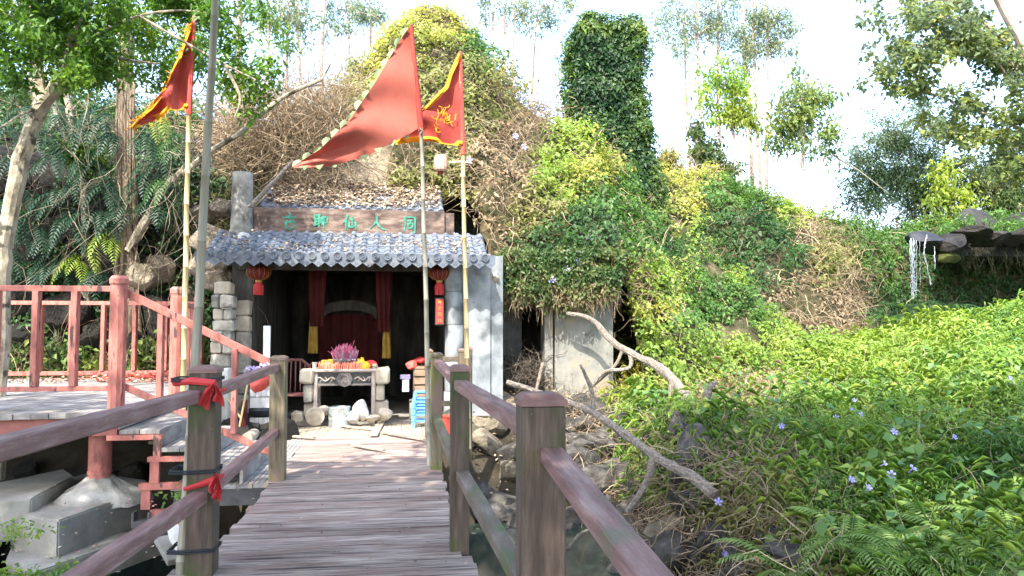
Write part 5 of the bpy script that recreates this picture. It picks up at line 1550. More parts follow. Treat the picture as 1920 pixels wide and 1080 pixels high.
# tall grey bamboo tied to the mossy post
P0 = np.array([xL1-.135, 4.85, -.3]); 
o = pole([P0, at(366, 700, 4.85), at(385, 330, 4.85), at(403, 30, 4.85), at(412, -160, 4.85)], .031, 'bamboo', 'bamboo_pole', label='tall grey bamboo pole lashed to the near left mossy post', category='pole')
# lashings and red rags on that post
for z, lab in ((1.165, 'topmost dark blue strap binding the bamboo to the mossy post'), (.615, 'middle dark blue strap around the mossy post and bamboo'), (.145, 'lowest dark blue strap around the mossy post and bamboo')):
    b = MB()
    for dz in (0, .014):
        hx_ = .088; P = [(xL1-.175, 4.76, z+dz), (xL1-.175, 4.94, z+dz), (xL1+hx_, 4.94, z+dz+jit(.006)), (xL1+hx_, 4.76, z+dz), (xL1-.08, 4.758, z+dz-.004), (xL1-.175, 4.76, z+dz)]
        b.tube(P, .0065, 6)
    tag(b.build('strap', M['black']), lab, 'strap', 'straps on the mossy post')
def rag(name, lab, pxs, Y, w, m='cloth_red'):
    t = thing(name, at(*pxs[0][0], Y), lab, 'rag', 'red rags tied on the mossy post')
    for seq in pxs:
        n_ = len(seq); V = []; K = 7
        for i, (px, py) in enumerate(seq):
            c = at(px, py, Y); f = i/(n_-1); ww = w*(.35+.9*f)
            for k in range(K):
                a = -1+2*k/(K-1)
                V.append(c+np.array([a*ww*.6, -.02*math.cos(a*5+i)-.015, -a*ww*.35]))
        q = len(V); V += [v+np.array([0, .005, 0]) for v in V]
        Fs = []
        for i in range(n_-1):
            for k in range(K-1):
                a = i*K+k; Fs += [(a, a+1, a+K+1, a+K), (q+a+1, q+a, q+a+K, q+a+K+1)]
        MB().add(V, Fs).build('cloth_tail', M[m], t, smooth=True)
    return t
t = rag('red_rag', 'red rag knotted round the top rail at the mossy post', [[(402,718),(396,728),(388,742),(380,762)], [(402,718),(408,728),(412,740),(409,755)]], 4.70, .05)
MB().tube([(xL1-.17, 4.80, 1.15), (xL1-.06, 4.745, 1.165), at(402, 718, 4.70), (xL1+.095, 4.75, 1.10), (xL1+.1, 4.9, 1.1)], [.02,.024,.02,.016,.014], 7, wob=.3).build('knot_band', M['cloth_red'], t)
t = rag('red_rag', 'smaller red rag tied low on the mossy post beside the lower rail', [[(408,888),(410,900),(412,918),(405,935)], [(408,888),(404,898),(398,912),(400,925)]], 4.72, .035)
MB().tube([(xL1-.09, 4.76, .52), (xL1, 4.755, .545), (xL1+.09, 4.755, .575), (xL1+.1, 4.9, .57)], [.012,.018,.02,.014], 7, wob=.3).build('knot_band', M['cloth_red'], t)
# red bag hanging on the stair handrail end
t = thing('hanging_red_bag', at(492, 700, 7.72), 'bulging red plastic bag tied on the stair handrail end', 'bag')
me = rock_mesh('bag_body', 55, 3, 1.05, 'plastic_bag')
for q in me.polygons: q.use_smooth = True
p = at(493, 715, 7.72); inst('bag_body', me, p, (0, 0, .4), (.13, .11, .135), t)
MB().tube([at(493, 697, 7.72), at(500, 688, 7.71), at(514, 676, 7.70)], [.05, .02, .012], 7, wob=.4).build('bag_neck', M['plastic_bag'], t)
b = MB()
for k in range(8):
    x0_, y0_ = 458+k*6.5, 700-k*1.2; b.tube([at(x0_, y0_, 7.66), at(x0_+5, y0_-10+jit(3), 7.64), at(x0_+12, y0_-4+jit(3), 7.62)], [.008, .016, .008], 6, wob=.4)
tag(b.build('violet_rag', M['violet']), 'violet and white striped rag draped over the hanging red bag', 'rag')

# ================================================================ rocks
RM = [rock_mesh('rock_shape', 100+i, 3, .62+.1*(i % 4), 'rock') for i in range(8)]
RT = [rock_mesh('rock_shape', 200+i, 3, .6+.1*(i % 3), 'rock_tan') for i in range(5)]
RD = [rock_mesh('rock_shape', 300+i, 3, .7+.1*(i % 3), 'rock_dark') for i in range(5)]
RW = [rock_mesh('rock_shape', 400+i, 4, .6+.08*(i % 3), 'rock_wet') for i in range(4)]
def rock(pool, loc, s, lab, group, flat=1.0):
    me = random.choice(pool)
    return tag(inst('rock', me, loc, (jit(.5), jit(.5), random.uniform(0, 6.28)), (s, s*random.uniform(.8, 1.1), s*flat)), lab, 'rock', group)
def ground_hit(px, py, dz=0):
    d = ray(px, py)
    for s in np.arange(2, 30, .05):
        p = CAMLOC+d*s
        if p[2] < float(ground_z(p[0], p[1]))+dz: return p
    return CAMLOC+d*20
GR = 'rocks in the gorge right of the bridge'
named = [((958,885),.38,'tan','tan boulder catching sun behind the right railing'), ((1108,845),.42,'r','large pale grey boulder below the wall panel'),
 ((1160,880),.36,'r','grey boulder wedged under the long dead branch'), ((1205,925),.36,'r','wet bluish boulder above the green water'),
 ((1130,905),.45,'r','wide dark slab of rock over the pool'), ((1075,800),.30,'r','grey block at the foot of the wall panel'), ((1225,775),.30,'r','angular rock beside the dark hollow under the bank'),
 ((1150,795),.34,'r','dark rock between the two dead branches'), ((935,960),.50,'r','low smooth slab beside the mossy railing post'), ((1260,1000),.42,'tan','pale rocky outcrop at the bank foot'),
 ((1240,830),.28,'r','rock under the lip of the root mat'), ((900,800),.28,'tan','sunlit tan rubble block behind the yellow post'), ((925,765),.26,'tan','pale rubble block under the blue-grey slab'),
 ((985,790),.26,'tan','flat rubble piece below the dark bay'), ((1040,765),.25,'tan','flat brown ledge rock below the pilaster'), ((1150,1060),.30,'r','dark wet rock at the pool edge near the camera'),
 ((1000,905),.30,'r','dark rock behind the nearest railing post'), ((1190,990),.28,'r','rock at the far side of the green pool')]
for (p_, s, k, lab) in named:
    g = ground_hit(*p_); rock(RT if k == 'tan' else RM, (g[0], g[1], g[2]+.02), s, lab, GR)
cnt = 0
for i in range(130):
    x = random.uniform(.55, 3.5); y = random.uniform(6.8, 12.2); z = float(ground_z(x, y))
    if y < 9.4 and 1.0 < x < 2.6 and random.random() < .75: continue
    s = random.uniform(.16, .46)
    tan = (y > 10.6 and x < 2.3) and random.random() < .7
    qx, qy = proj(np.array([x, y, z+s*.3]))
    w_ = 'left of the second railing post' if qx < 880 else 'between the two nearer railing posts' if qx < 968 else 'hidden behind the nearest railing post' if qx < 1060 else 'right of the nearest railing post' if qx < 1190 else 'against the root covered bank'
    h_ = 'high, by the ruin' if qy < 800 else 'half way down' if qy < 900 else 'low, near the water'
    z_ = 'large' if s > .36 else 'small' if s < .25 else 'medium'
    rock(RT if tan else RM, (x, y, z+s*.2), s, '%s %s gorge rock %s, %s' % (z_, 'tan' if tan else 'grey', w_, h_), 'tan rubble on the gorge slope' if tan else 'grey rocks lying in the gorge')
for i in range(34):
    x = random.uniform(-6.5, -1.5); y = random.uniform(6.5, 11.2); z = float(ground_z(x, y))
    s = random.uniform(.2, .55)
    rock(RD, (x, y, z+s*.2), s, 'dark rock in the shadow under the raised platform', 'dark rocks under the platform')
for i in range(16):
    x = random.uniform(3.0, 3.6); y = random.uniform(5.0, 11.5); z = float(ground_z(x, y))
    rock(RM, (x-.1, y, z-.05), random.uniform(.15, .32), 'grey rock half buried in the root covered bank', 'rocks in the bank')
# cliff rocks left
CG = 'tan rocks at the cliff foot left of the shrine'
for (px, py, Y, s, k, lab) in ((400,450,12.6,.40,'t','tan rock left of the eave corner'),(425,475,12.5,.36,'t','tan rock tucked under the left eave corner'),(395,500,12.5,.42,'t','big tan rock behind the bamboo pole'),
  (410,520,12.4,.36,'t','tan rock above the stone pillar'),(300,500,13.0,.40,'t','sunlit rock right of the rope-barked trunk'),(275,520,12.9,.45,'t','sunlit boulder at the foot of the rope-barked trunk'),
  (350,560,13.0,.38,'t','tan rock behind the stair top post'),(380,400,12.9,.3,'t','small tan rock below the dry brush'),(420,390,12.8,.32,'t','tan rock left of the stub column')):
    p = at(px, py, Y); rock(RT, p, s, lab, CG)
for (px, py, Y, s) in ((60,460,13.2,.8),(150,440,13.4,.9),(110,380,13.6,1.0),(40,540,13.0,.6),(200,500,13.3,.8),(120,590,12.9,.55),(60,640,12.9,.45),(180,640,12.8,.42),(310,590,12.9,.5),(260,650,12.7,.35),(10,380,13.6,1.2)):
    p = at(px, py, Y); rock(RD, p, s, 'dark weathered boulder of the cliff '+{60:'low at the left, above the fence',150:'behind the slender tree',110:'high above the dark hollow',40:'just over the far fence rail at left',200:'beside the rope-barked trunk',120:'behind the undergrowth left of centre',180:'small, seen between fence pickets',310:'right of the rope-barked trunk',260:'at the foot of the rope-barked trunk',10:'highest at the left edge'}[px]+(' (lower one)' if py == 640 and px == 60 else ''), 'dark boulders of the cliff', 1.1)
for i in range(26):
    x = random.uniform(-8.5, -3.4); y = random.uniform(12.35, 12.8)
    rock(RT, (x, y, float(ground_z(x, y))+.05), random.uniform(.08, .2), 'small tan stone on the earth behind the platform', 'small stones behind the platform')
# waterfall ledge
WG = 'boulders of the waterfall ledge'
for (px, py, Y, s, f_, lab) in ((1772,452,20.7,.75,.55,'leftmost brown boulder of the ledge next to the falling water'),(1815,442,20.8,.85,.5,'broad brown boulder on the ledge right of the fall'),(1858,450,20.7,.7,.62,'rounded boulder near the middle of the ledge'),
   (1905,446,20.7,.85,.6,'grey boulder towards the right end of the ledge'),(1955,448,20.8,1.0,.6,'last ledge boulder at the right edge'),(1840,420,22.4,1.3,.35,'flat boulder behind the ledge rim'),(1925,418,22.6,1.4,.35,'second flat boulder behind the ledge rim'),(1880,455,21.6,.8,.5,'shadowed boulder under the middle of the ledge'),(1800,462,21.7,.7,.45,'shadowed boulder beside the mossy lump')):
    rock(RW, at(px, py, Y), s*.95, lab, WG, f_)
o = MB().prism([tuple(at(1765,450,21.4)[:2]),tuple(at(2200,450,21.4)[:2]),tuple(at(2200,450,24.5)[:2]),tuple(at(1745,450,24.5)[:2])], 3.72, 4.15).build('ledge_slab', M['rock_wet']); tag(o, 'dark overhanging rock slab carrying the ledge boulders', 'rock')
MW = mat('wet_slate', [(.3,(.004,.005,.008)),(.5,(.010,.012,.018)),(.7,(.025,.03,.04))], 2.5, .6, .6, 9, spec=.6)
o = inst('wet_slab', rock_mesh('wet_slab', 500, 4, .9, MW), at(1738, 457, 20.8), (.05, .15, .2), (.8, .6, .42)); tag(o, 'wet bluish slate slab the waterfall runs over', 'rock')
b = MB()
for (px0, px1, y0, y1, r) in ((1709,1713,446,560,.018),(1712,1715,446,545,.012),(1706,1709,450,556,.010),(1719,1718,450,552,.009),(1724,1726,452,530,.007),(1716,1710,455,500,.010),(1738,1732,440,470,.02),(1732,1746,470,535,.02),(1752,1753,462,505,.014)):
    P = []; R_ = []
    for s in range(16):
        f_ = s/15; P.append(at(px0+(px1-px0)*f_+jit(1.0), y0+(y1-y0)*f_, 20.05+.0*f_)); R_.append(r*random.uniform(.25, 1.3))
    b.tube(P, R_, 6)
for i in range(120):
    f_ = random.random(); p = at(1711+jit(5)+f_*3, 450+f_*112, 20.0+jit(.1)); b.lathe(p, [(.002, 0), (.012, .02), (.002, .05)], 4)
o = b.build('waterfall', M['fall']); tag(o, 'thin white strands of water falling from the mossy ledge', 'waterfall')
o['kind'] = 'stuff'
o = inst('moss_pad', rock_mesh('moss_pad', 510, 3, .5, mat('moss', [(.3,(.03,.04,.01)),(.7,(.075,.085,.02))], 6, .95, .8, 20)), at(1775, 485, 20.6), (0, .1, 0), (.42, .4, .5)); tag(o, 'mossy olive lump hanging under the ledge', 'moss')

n = 2600
P = np.array([at(RNG.uniform(1760, 2050), 428+RNG.normal()*9, RNG.uniform(20.6, 23)) for _ in range(n)])
P = P[fbm(P, 1.6, 88) > .5]
leaves('ledge_creeper', P, RNG.normal(size=P.shape)*.4+np.array([0, -.4, .8]), .12, palette(G['mid'], key=RNG.random(len(P))*.9), k=3, aspect=.5, kind='stuff', label='creeper trailing over the ledge boulders')
n = 220
P = np.array([at(RNG.uniform(1760, 1960), 470+RNG.normal()*8, RNG.uniform(20.6, 21.3)) for _ in range(n)])
tangle('ledge_roots', P, RNG.normal(size=(n, 3))*.3+np.array([0, -.1, -1]), .6, .006, (.03,.035,.018), seg=5, curl=.25, grav=-.4, kind='stuff', label='thin roots hanging under the ledge')
# ================================================================ dead branches
def branch(b, pxY, r0, r1, n=8, wob=.25, sub=4):
    P = []; R_ = []
    A = [at(px, py, Y) for px, py, Y in pxY]
    m_ = (len(A)-1)*sub
    for i in range(m_+1):
        t = i/sub; k = min(int(t), len(A)-2); f_ = t-k
        p0 = A[max(k-1, 0)]; p1 = A[k]; p2 = A[k+1]; p3 = A[min(k+2, len(A)-1)]
        p = .5*((2*p1)+(-p0+p2)*f_+(2*p0-5*p1+4*p2-p3)*f_**2+(-p0+3*p1-3*p2+p3)*f_**3)
        P.append(p+RNG.normal(size=3)*r0*.06); R_.append((r0+(r1-r0)*i/m_)*(1+jit(.12)))
    b.tube(P, R_, n, wob=wob); return b
t = thing('dead_branch', at(1312, 775, 10.4), 'thick curved dead branch reaching left from the green bank', 'branch')
branch(MB(), [(1062,587,12.0),(1110,600,11.9),(1150,642,11.7),(1195,668,11.5),(1238,690,11.2),(1278,732,10.9),(1312,782,10.4),(1345,850,9.9)], .036, .105, 10).build('stem', M['deadwood'], t)
branch(MB(), [(1182,664,11.55),(1180,690,11.5),(1135,697,11.6),(1113,722,11.7),(1100,750,11.8)], .036, .02).build('side_branch', M['deadwood'], t)
branch(MB(), [(1166,660,11.6),(1150,690,11.6),(1110,725,11.8),(1080,750,11.9)], .03, .015).build('side_branch', M['deadwood'], t)
branch(MB(), [(1262,712,11.0),(1255,745,11.0),(1240,790,11.0)], .05, .03).build('side_branch', M['deadwood'], t)
t = thing('dead_branch', at(1312, 905, 7.4), 'long straight bleached dead branch sloping down across the gorge', 'branch')
branch(MB(), [(951,717,9.6),(1030,742,9.3),(1110,772,8.9),(1175,818,8.4),(1245,866,7.9),(1300,896,7.55),(1340,930,7.3)], .032, .062, 10).build('stem', M['deadwood'], t)
branch(MB(), [(1112,772,8.9),(1110,735,8.9),(1100,708,8.85),(1088,684,8.8)], .035, .014).build('side_branch', M['deadwood'], t)
branch(MB(), [(1225,858,8.0),(1212,905,8.0),(1175,960,8.1)], .05, .03).build('side_branch', M['deadwood'], t)
o = branch(MB(), [(1062,1032,7.0),(1085,1005,7.2),(1110,992,7.5),(1130,985,7.8)], .02, .022).build('stick', M['bark_dark']); tag(o, 'dark stick poking out of the green pool', 'stick')
o = branch(MB(), [(1325,745,8.9),(1332,725,8.9),(1345,716,8.9)], .05, .02).build('root_stump', M['deadwood']); tag(o, 'small bleached root stump on the bank lip', 'root')
for (a, lab) in (([(1018,680,12.1),(1008,720,12.0),(1000,760,11.9)], 'pale stick leaning in the dark bay against the pilaster'),):
    o = branch(MB(), a, .03, .02).build('root', M['deadwood']); tag(o, lab, 'root')
n = 900
P = np.stack([RNG.uniform(X_(945,12.6), X_(1018,12.6), n), RNG.uniform(12.2, 12.9, n), RNG.uniform(.1, .9, n)], 1)
tangle('brush_pile', P, RNG.normal(size=(n, 3)), .5, .006, (.12,.10,.08), seg=5, curl=.5, kind='stuff', label='dark brush pile inside the bay of the ruin')

# ================================================================ creeper hanging over the ruin
n = 15000
px = RNG.uniform(938, 1165, n); u = RNG.random(n)**.8
low = np.interp(px, [938, 960, 1020, 1060, 1110, 1150, 1165], [520, 545, 552, 562, 548, 540, 520])+RNG.normal(size=n)*14
py = 468+u*(low-468)
Yd = RNG.uniform(11.95, 12.6, n)
P = np.array([at(a, b_, c_) for a, b_, c_ in zip(px, py, Yd)])
ok = fbm(P, 3.5, 61) > .36; P = P[ok]
key = np.clip(fbm(P, 2.6, 62)*1.5-.25+RNG.normal(size=len(P))*.2, 0, .99)
leaves('hanging_creeper', P, RNG.normal(size=P.shape)*.3+np.array([0, -1, .35]), .062, palette([(.03,.07,.02),(.06,.12,.03),(.10,.15,.045),(.17,.17,.06),(.16,.12,.07)], key=key), k=3, aspect=.65, jit=.5,
       kind='stuff', label='small leaved creeper hanging over the roof edge of the ruin')
n = 1500
px = RNG.uniform(940, 1160, n); P = np.array([at(a, 530+RNG.normal()*18, RNG.uniform(12.0, 12.33)) for a in px])
tangle('hanging_stems', P, RNG.normal(size=(n, 3))*.3+np.array([0, -.1, -1]), .3, .005, palette(BR, key=RNG.random(n)), seg=5, curl=.25, grav=-.5, kind='stuff', label='dry stems hanging in front of the ruin')

# ================================================================ ivy covered column
YI = 17.6
prof_ = [(50,1092,1206),(75,1086,1206),(120,1086,1198),(180,1082,1204),(225,1088,1208),(270,1130,1216),(320,1176,1228),(370,1205,1236),(420,1225,1242),(470,1240,1250)]
L_ = [(at(l, y_, YI)[0], at(r_, y_, YI)[0], at((l+r_)/2, y_, YI)[2]) for y_, l, r_ in prof_][::-1]
t = thing('ivy_column', ((L_[0][0]+L_[0][1])/2, YI, L_[0][2]), 'tall leaning column smothered in dark ivy against the sky', 'ivy column')
b = MB(); V = []
for (x0, x1, z) in L_:
    V += [(x0+.22, YI+.2, z), (x1-.12, YI+.2, z), (x1-.12, YI+.85, z), (x0+.22, YI+.85, z)]
nl = len(L_); Fs = [(3,2,1,0), tuple((nl-1)*4+k for k in range(4))]+[(i*4+k, i*4+(k+1)%4, i*4+4+(k+1)%4, i*4+4+k) for i in range(nl-1) for k in range(4)]
b.add(V, Fs).build('core', M['hill_soil'], t)
zz = np.array([q[2] for q in L_]); xl = np.array([q[0] for q in L_]); xr = np.array([q[1] for q in L_])
def ivy(n, lo=0):
    z = RNG.uniform(zz[0], zz[-1]+.05, n); a = np.interp(z, zz, xl); c = np.interp(z, zz, xr)
    side = RNG.random(n); x = a+(c-a)*RNG.random(n); y = np.full(n, YI); N_ = np.tile([0, -1, .35], (n, 1)).astype(float)
    m = side < .17; x[m] = a[m]; y[m] = YI+RNG.random(m.sum()); N_[m] = [-1, 0, .3]
    m = (side >= .17) & (side < .36); x[m] = c[m]; y[m] = YI+RNG.random(m.sum()); N_[m] = [1, 0, .3]
    m = (side >= .36) & (side < .44); y[m] = YI+1; N_[m] = [0, 1, .3]
    m = (side >= .44) & (side < .52); z[m] = zz[-1]; x[m] = (xl[-1]+(xr[-1]-xl[-1])*RNG.random(m.sum())); y[m] = YI+RNG.random(m.sum()); N_[m] = [0, 0, 1]
    P = np.stack([x, y, z], 1); h = fbm(P, 2.2, 63)
    P = P+N_*((h-.6)[:, None]*.45+RNG.random((n, 1))*.08)
    ok = fbm(P, 4, 64) > .30
    return P[ok], N_[ok]
P, N_ = ivy(16000)
edge = np.clip((P[:, 0]-np.interp(P[:, 2], zz, xr)+.5)/.5, 0, 1)  # leaves at right edge and top coloured lighter, as if sunlit
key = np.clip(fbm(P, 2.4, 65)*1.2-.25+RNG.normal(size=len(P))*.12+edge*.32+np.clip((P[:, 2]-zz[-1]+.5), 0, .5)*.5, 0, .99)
ns = 260
zs = RNG.uniform(zz[0]+.3, zz[-1]+.1, ns); sd = RNG.random(ns) < .5
sx_ = np.where(sd, np.interp(zs, zz, xl), np.interp(zs, zz, xr)); top_ = RNG.random(ns) < .3
sx_ = np.where(top_, xl[-1]+(xr[-1]-xl[-1])*RNG.random(ns), sx_); zs = np.where(top_, zz[-1]+.05, zs)
dd = np.where(top_, 0, np.where(sd, -1, 1))
for q in range(9):
    e = np.stack([sx_+dd*(.05+.035*q)*RNG.uniform(.3, 1.2, ns), YI+RNG.random(ns), zs+top_*(.04*q)-(~top_)*(.004*q*q)], 1)
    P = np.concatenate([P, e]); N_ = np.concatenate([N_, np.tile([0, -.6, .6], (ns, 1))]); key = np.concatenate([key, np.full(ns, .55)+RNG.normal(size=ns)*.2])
key = np.clip(key, 0, .99)
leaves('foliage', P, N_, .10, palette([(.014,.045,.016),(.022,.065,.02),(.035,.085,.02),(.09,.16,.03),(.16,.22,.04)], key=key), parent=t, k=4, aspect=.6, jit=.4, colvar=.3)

# ================================================================ trees
def crown(P, N_, size, cols, parent, k=3, aspect=.5, seed=1, jitn=.8, name='crown', m='leaf_far', **kw):
    key = np.clip(fbm(P, 1.5, seed)*1.5-.25+RNG.normal(size=len(P))*.18, 0, .99)
    return leaves(name, P, N_, size, palette(cols, key=key), parent, k=k, aspect=aspect, jit=jitn, matl=m, **kw)
def cluster_pts(cs, n, Yjit):
    """cs: list of (px,py,Y,rpx); n points in total, denser in the middle of each clump"""
    w = np.array([c[3]**2 for c in cs], float); w /= w.sum(); idx = RNG.choice(len(cs), n, p=w); out = np.zeros((n, 3))
    c3 = np.array([at(c[0], c[1], c[2]) for c in cs]); rr = np.array([c[3]/F*c[2] for c in cs])
    d = RNG.normal(size=(n, 3)); d /= np.linalg.norm(d, axis=1, keepdims=True)
    return c3[idx]+d*(RNG.random((n, 1))**.5)*rr[idx][:, None]*np.array([1, Yjit, .75])
SILV = [(.13,.19,.15),(.17,.24,.16),(.24,.29,.15),(.32,.33,.17)]
GRN = [(.04,.10,.02),(.07,.15,.03),(.13,.23,.04),(.24,.34,.06)]
DKG = [(.025,.055,.02),(.05,.09,.03),(.09,.14,.04),(.17,.20,.06)]
# slim trees behind the hills: (base px,py, top px,py, Y, radius, crown clumps, colour, leaves)
tall = [
 (1313,345,1306,-60,27,.09,[(1300,20,40),(1280,70,30),(1310,100,22),(1325,40,26)],SILV,520,'slim tree standing third from the ivy column behind the hill'),
 (1297,300,1278,-60,28,.07,[(1262,30,36),(1240,70,26),(1250,10,26)],SILV,480,'slim tree nearest the ivy column with drooping grey leaves'),
 (1345,345,1348,-60,27,.08,[(1350,10,34),(1370,60,30),(1345,50,20)],SILV,420,'straight slim tree rising through the lime leaved shrub'),
 (1413,345,1389,-60,26,.09,[(1385,50,40),(1395,100,26),(1365,95,22)],SILV,560,'leaning slim tree left of a close pair'),
 (1428,352,1408,-60,26,.08,[(1420,30,38),(1430,80,32)],SILV,520,'middle slim tree of the trio over the far slope'),
 (1437,358,1436,-60,26,.085,[(1455,25,32),(1462,75,24),(1440,60,26),(1470,50,18)],SILV,520,'rightmost slim tree of the trio over the far slope'),
 (543,175,541,-80,22,.05,[(520,20,24),(560,30,22)],SILV,200,'slim trunk seen above the dry brush, left of the flag'),
 (566,170,557,-80,22,.06,[(575,60,18),(550,5,24)],SILV,200,'second slim trunk above the dry brush'),
 (606,150,609,-80,22,.07,[(640,30,28),(600,15,24)],SILV,260,'thickest slim trunk above the dry brush'),
 (655,90,660,-80,23,.05,[(670,20,18)],SILV,120,'slim trunk just left of the hill summit'),
 (512,130,500,-80,21,.04,[(505,40,20),(530,80,16)],GRN,160,'slim trunk rising at the left of the dry brush'),
 (700,70,697,-80,24,.05,[(700,10,22)],SILV,140,'slim trunk close behind the hill summit'),
 (927,130,922,-80,25,.06,[(915,20,16)],SILV,90,'first slim trunk right of the hill summit'),
 (942,135,947,-80,25,.05,[(965,15,22)],SILV,130,'second slim trunk right of the hill summit'),
 (957,140,972,-80,25,.055,[(990,25,26)],SILV,200,'third slim trunk leaning slightly right of the summit'),
 (988,170,1020,-80,26,.05,[(1035,25,28),(1060,10,20)],SILV,260,'fourth slim trunk leaning towards the ivy column'),
 (1030,190,1060,110,26,.03,[(1055,120,20),(1080,90,16)],SILV,110,'thin leaning stem beside the ivy column'),
 (455,150,448,-80,19,.10,[(470,40,34),(430,30,28)],GRN,260,'pale trunk half hidden by leaves near the tall bamboo'),
]
def tall_tree(bx, by, tx, ty, Y, r, cl, cols, nleaf, lab, nm='slim_tree', lsz=.14, asp=.32):
    p0 = at(bx, by, Y); p0[2] -= 2.0 if bx < 1560 else .3; p1 = at(tx, ty, Y)
    t = thing(nm, p0, lab, 'tree', 'slim trees against the sky')
    A = [p0+(p1-p0)*s+np.array([math.sin(s*5+bx)*.05, 0, 0]) for s in np.linspace(0, 1, 12)]
    b = MB().tube(A, [r*(1-.6*s) for s in np.linspace(0, 1, 12)], 7)
    for (cx, cy, cr_) in cl:
        for q in range(3):
            e = at(cx+jit(cr_*1.3), cy+jit(cr_*1.2), Y+jit(.6)); s = np.clip((e[2]-.5-p0[2])/(p1[2]-p0[2]), .1, .97); st = p0+(p1-p0)*s
            b.tube([st, (st+e)/2+np.array([0, 0, .12]), e], [r*.3, r*.2, r*.08], 4)
    b.build('trunk', M['bark_far' if bx < 1560 else 'bark_dark'], t)
    P = cluster_pts([(c[0]+jit(c[2]*1.0), c[1]+jit(c[2]*1.3)-4, Y+jit(.3), c[2]*random.uniform(.35, 1.1)) for c in cl for _ in range(6)], int(nleaf*1.3), 1.0)
    ok = fbm(P, 3.6, 7) > .50; P = P[ok]
    crown(P, RNG.normal(size=P.shape)+np.array([0, -.4, .4]), lsz, cols, t, k=4, aspect=asp, droop=.6, spread=.8)
    return t
for a in tall: tall_tree(*a)
tall_tree(1350,340,1345,150,24,.05,[(1350,140,30),(1335,170,26),(1375,165,26),(1385,150,16),(1320,195,22),(1340,215,20)],[(.10,.20,.03),(.20,.32,.05),(.32,.40,.07)],520,'lime green shrubby tree between the slim trunks','leafy_tree',.17,.5)
tall_tree(1405,345,1370,225,24,.07,[(1375,205,20),(1400,215,22),(1425,235,18),(1365,225,12)],[(.16,.22,.04),(.26,.33,.06),(.32,.40,.07)],420,'crooked tree with a flat lime crown on the far slope','leafy_tree',.15,.5)
tall_tree(1505,385,1503,190,24,.09,[(1500,180,32),(1540,190,26),(1465,215,26),(1480,250,28),(1530,235,28),(1550,265,24),(1500,265,26),(1500,135,10),(1465,190,16)],[(.09,.16,.06),(.15,.22,.07),(.25,.30,.08)],1150,'small open crowned tree standing alone against the white sky','leafy_tree',.17,.5)
tall_tree(1310,340,1302,230,23,.10,[(1308,245,12),(1312,280,16),(1315,315,20),(1350,305,26),(1360,330,22)],DKG,1100,'dark ivy wrapped stump below the slim trees','leafy_tree',.13,.6)
tall_tree(1270,345,1262,300,21.5,.04,[(1255,315,22),(1275,330,24),(1245,335,20)],[(.2,.22,.05),(.3,.28,.08),(.32,.24,.12)],520,'yellowish bush on the saddle right of the ivy column','leafy_tree',.12,.5)
# bamboo and bushes at the right horizon
tall_tree(1720,410,1700,250,26,.05,[(1650,370,52),(1700,330,50),(1760,330,55),(1730,280,42),(1600,385,40),(1800,360,50),(1680,390,50),(1770,385,50),(1690,285,34)],[(.035,.07,.035),(.055,.10,.045),(.08,.13,.05)],6500,'dark feathery bamboo clump above the waterfall','bamboo_clump',.15,.2)
tall_tree(1780,405,1770,270,26,.05,[(1640,300,36),(1620,260,22),(1600,330,26),(1660,250,30),(1700,235,26),(1750,240,34)],[(.12,.17,.11),(.17,.23,.13),(.2,.27,.12)],1500,'pale airy bamboo sprays left of the broad leaved tree','bamboo_clump',.14,.22)
tall_tree(1790,405,1785,330,25,.05,[(1775,330,20),(1790,360,26),(1770,395,20),(1800,385,22),(1745,400,18)],[(.14,.22,.04),(.24,.33,.05),(.33,.40,.07)],480,'drooping lime leaved shrub in front of the dark bamboo','leafy_tree',.2,.4)
tall_tree(1870,395,1860,300,25.5,.07,[(1840,330,38),(1880,350,40),(1910,380,40),(1850,385,36),(1930,330,46),(1890,300,30)],[(.05,.08,.03),(.10,.13,.045),(.2,.2,.07)],2600,'olive green thicket above the ledge boulders','leafy_tree',.16,.45)
tall_tree(1915,395,1915,370,25,.05,[(1905,390,22),(1930,385,26),(1880,395,14)],DKG,900,'dark bush growing at the right end of the ledge','leafy_tree',.15,.5)
o = pole([at(1560, 290, 25), at(1610, 320, 25), at(1665, 362, 25)], .035, 'bamboo', 'bare_cane', knots=False, label='bare arching cane left of the dark bamboo', category='cane')
# broad leaved tree at upper right
t = thing('broad_leaved_tree', at(1960, 470, 16), 'large broad leaved tree spreading sprays of leaves from the upper right', 'tree')
b = MB()
branch(b, [(1990,520,16),(1975,380,16),(1950,240,15.8),(1930,120,15.6),(1880,20,15.5),(1840,-60,15.4)], .17, .06, 8, .1)
limbs = [[(1935,140,15.6),(1840,60,15.3),(1780,30,15.1),(1700,50,15)],[(1950,240,15.8),(1850,90,15.4),(1790,75,15.2)],[(1955,200,15.7),(1860,80,15.4),(1760,80,15.2),(1680,100,15)],
 [(1950,150,15.7),(1830,85,15.3),(1740,95,15.2),(1660,130,15)],[(1960,260,15.8),(1850,215,15.5),(1760,180,15.3),(1680,150,15.2)],[(1965,300,15.8),(1880,260,15.6),(1800,250,15.5),(1730,235,15.3)],[(1970,340,15.9),(1900,320,15.7),(1850,310,15.6)],[(1930,120,15.6),(1800,10,15.3),(1720,5,15.2)]]
for l in limbs: branch(b, l, .035, .01, 6, .1)
b.build('trunk', M['bark_far'], t)
cl = []
for l in limbs:
    for i in range(len(l)-1):
        for f_ in np.linspace(.15, 1, 6):
            px_ = l[i][0]*(1-f_)+l[i+1][0]*f_; py_ = l[i][1]*(1-f_)+l[i+1][1]*f_
            for _ in range(2): cl.append((px_+jit(26), py_+jit(20), l[i][2]+jit(.9), random.uniform(9, 22)))
for _ in range(34): cl.append((random.uniform(1790, 1960), random.uniform(60, 330), random.uniform(14.8, 16.6), random.uniform(8, 20)))
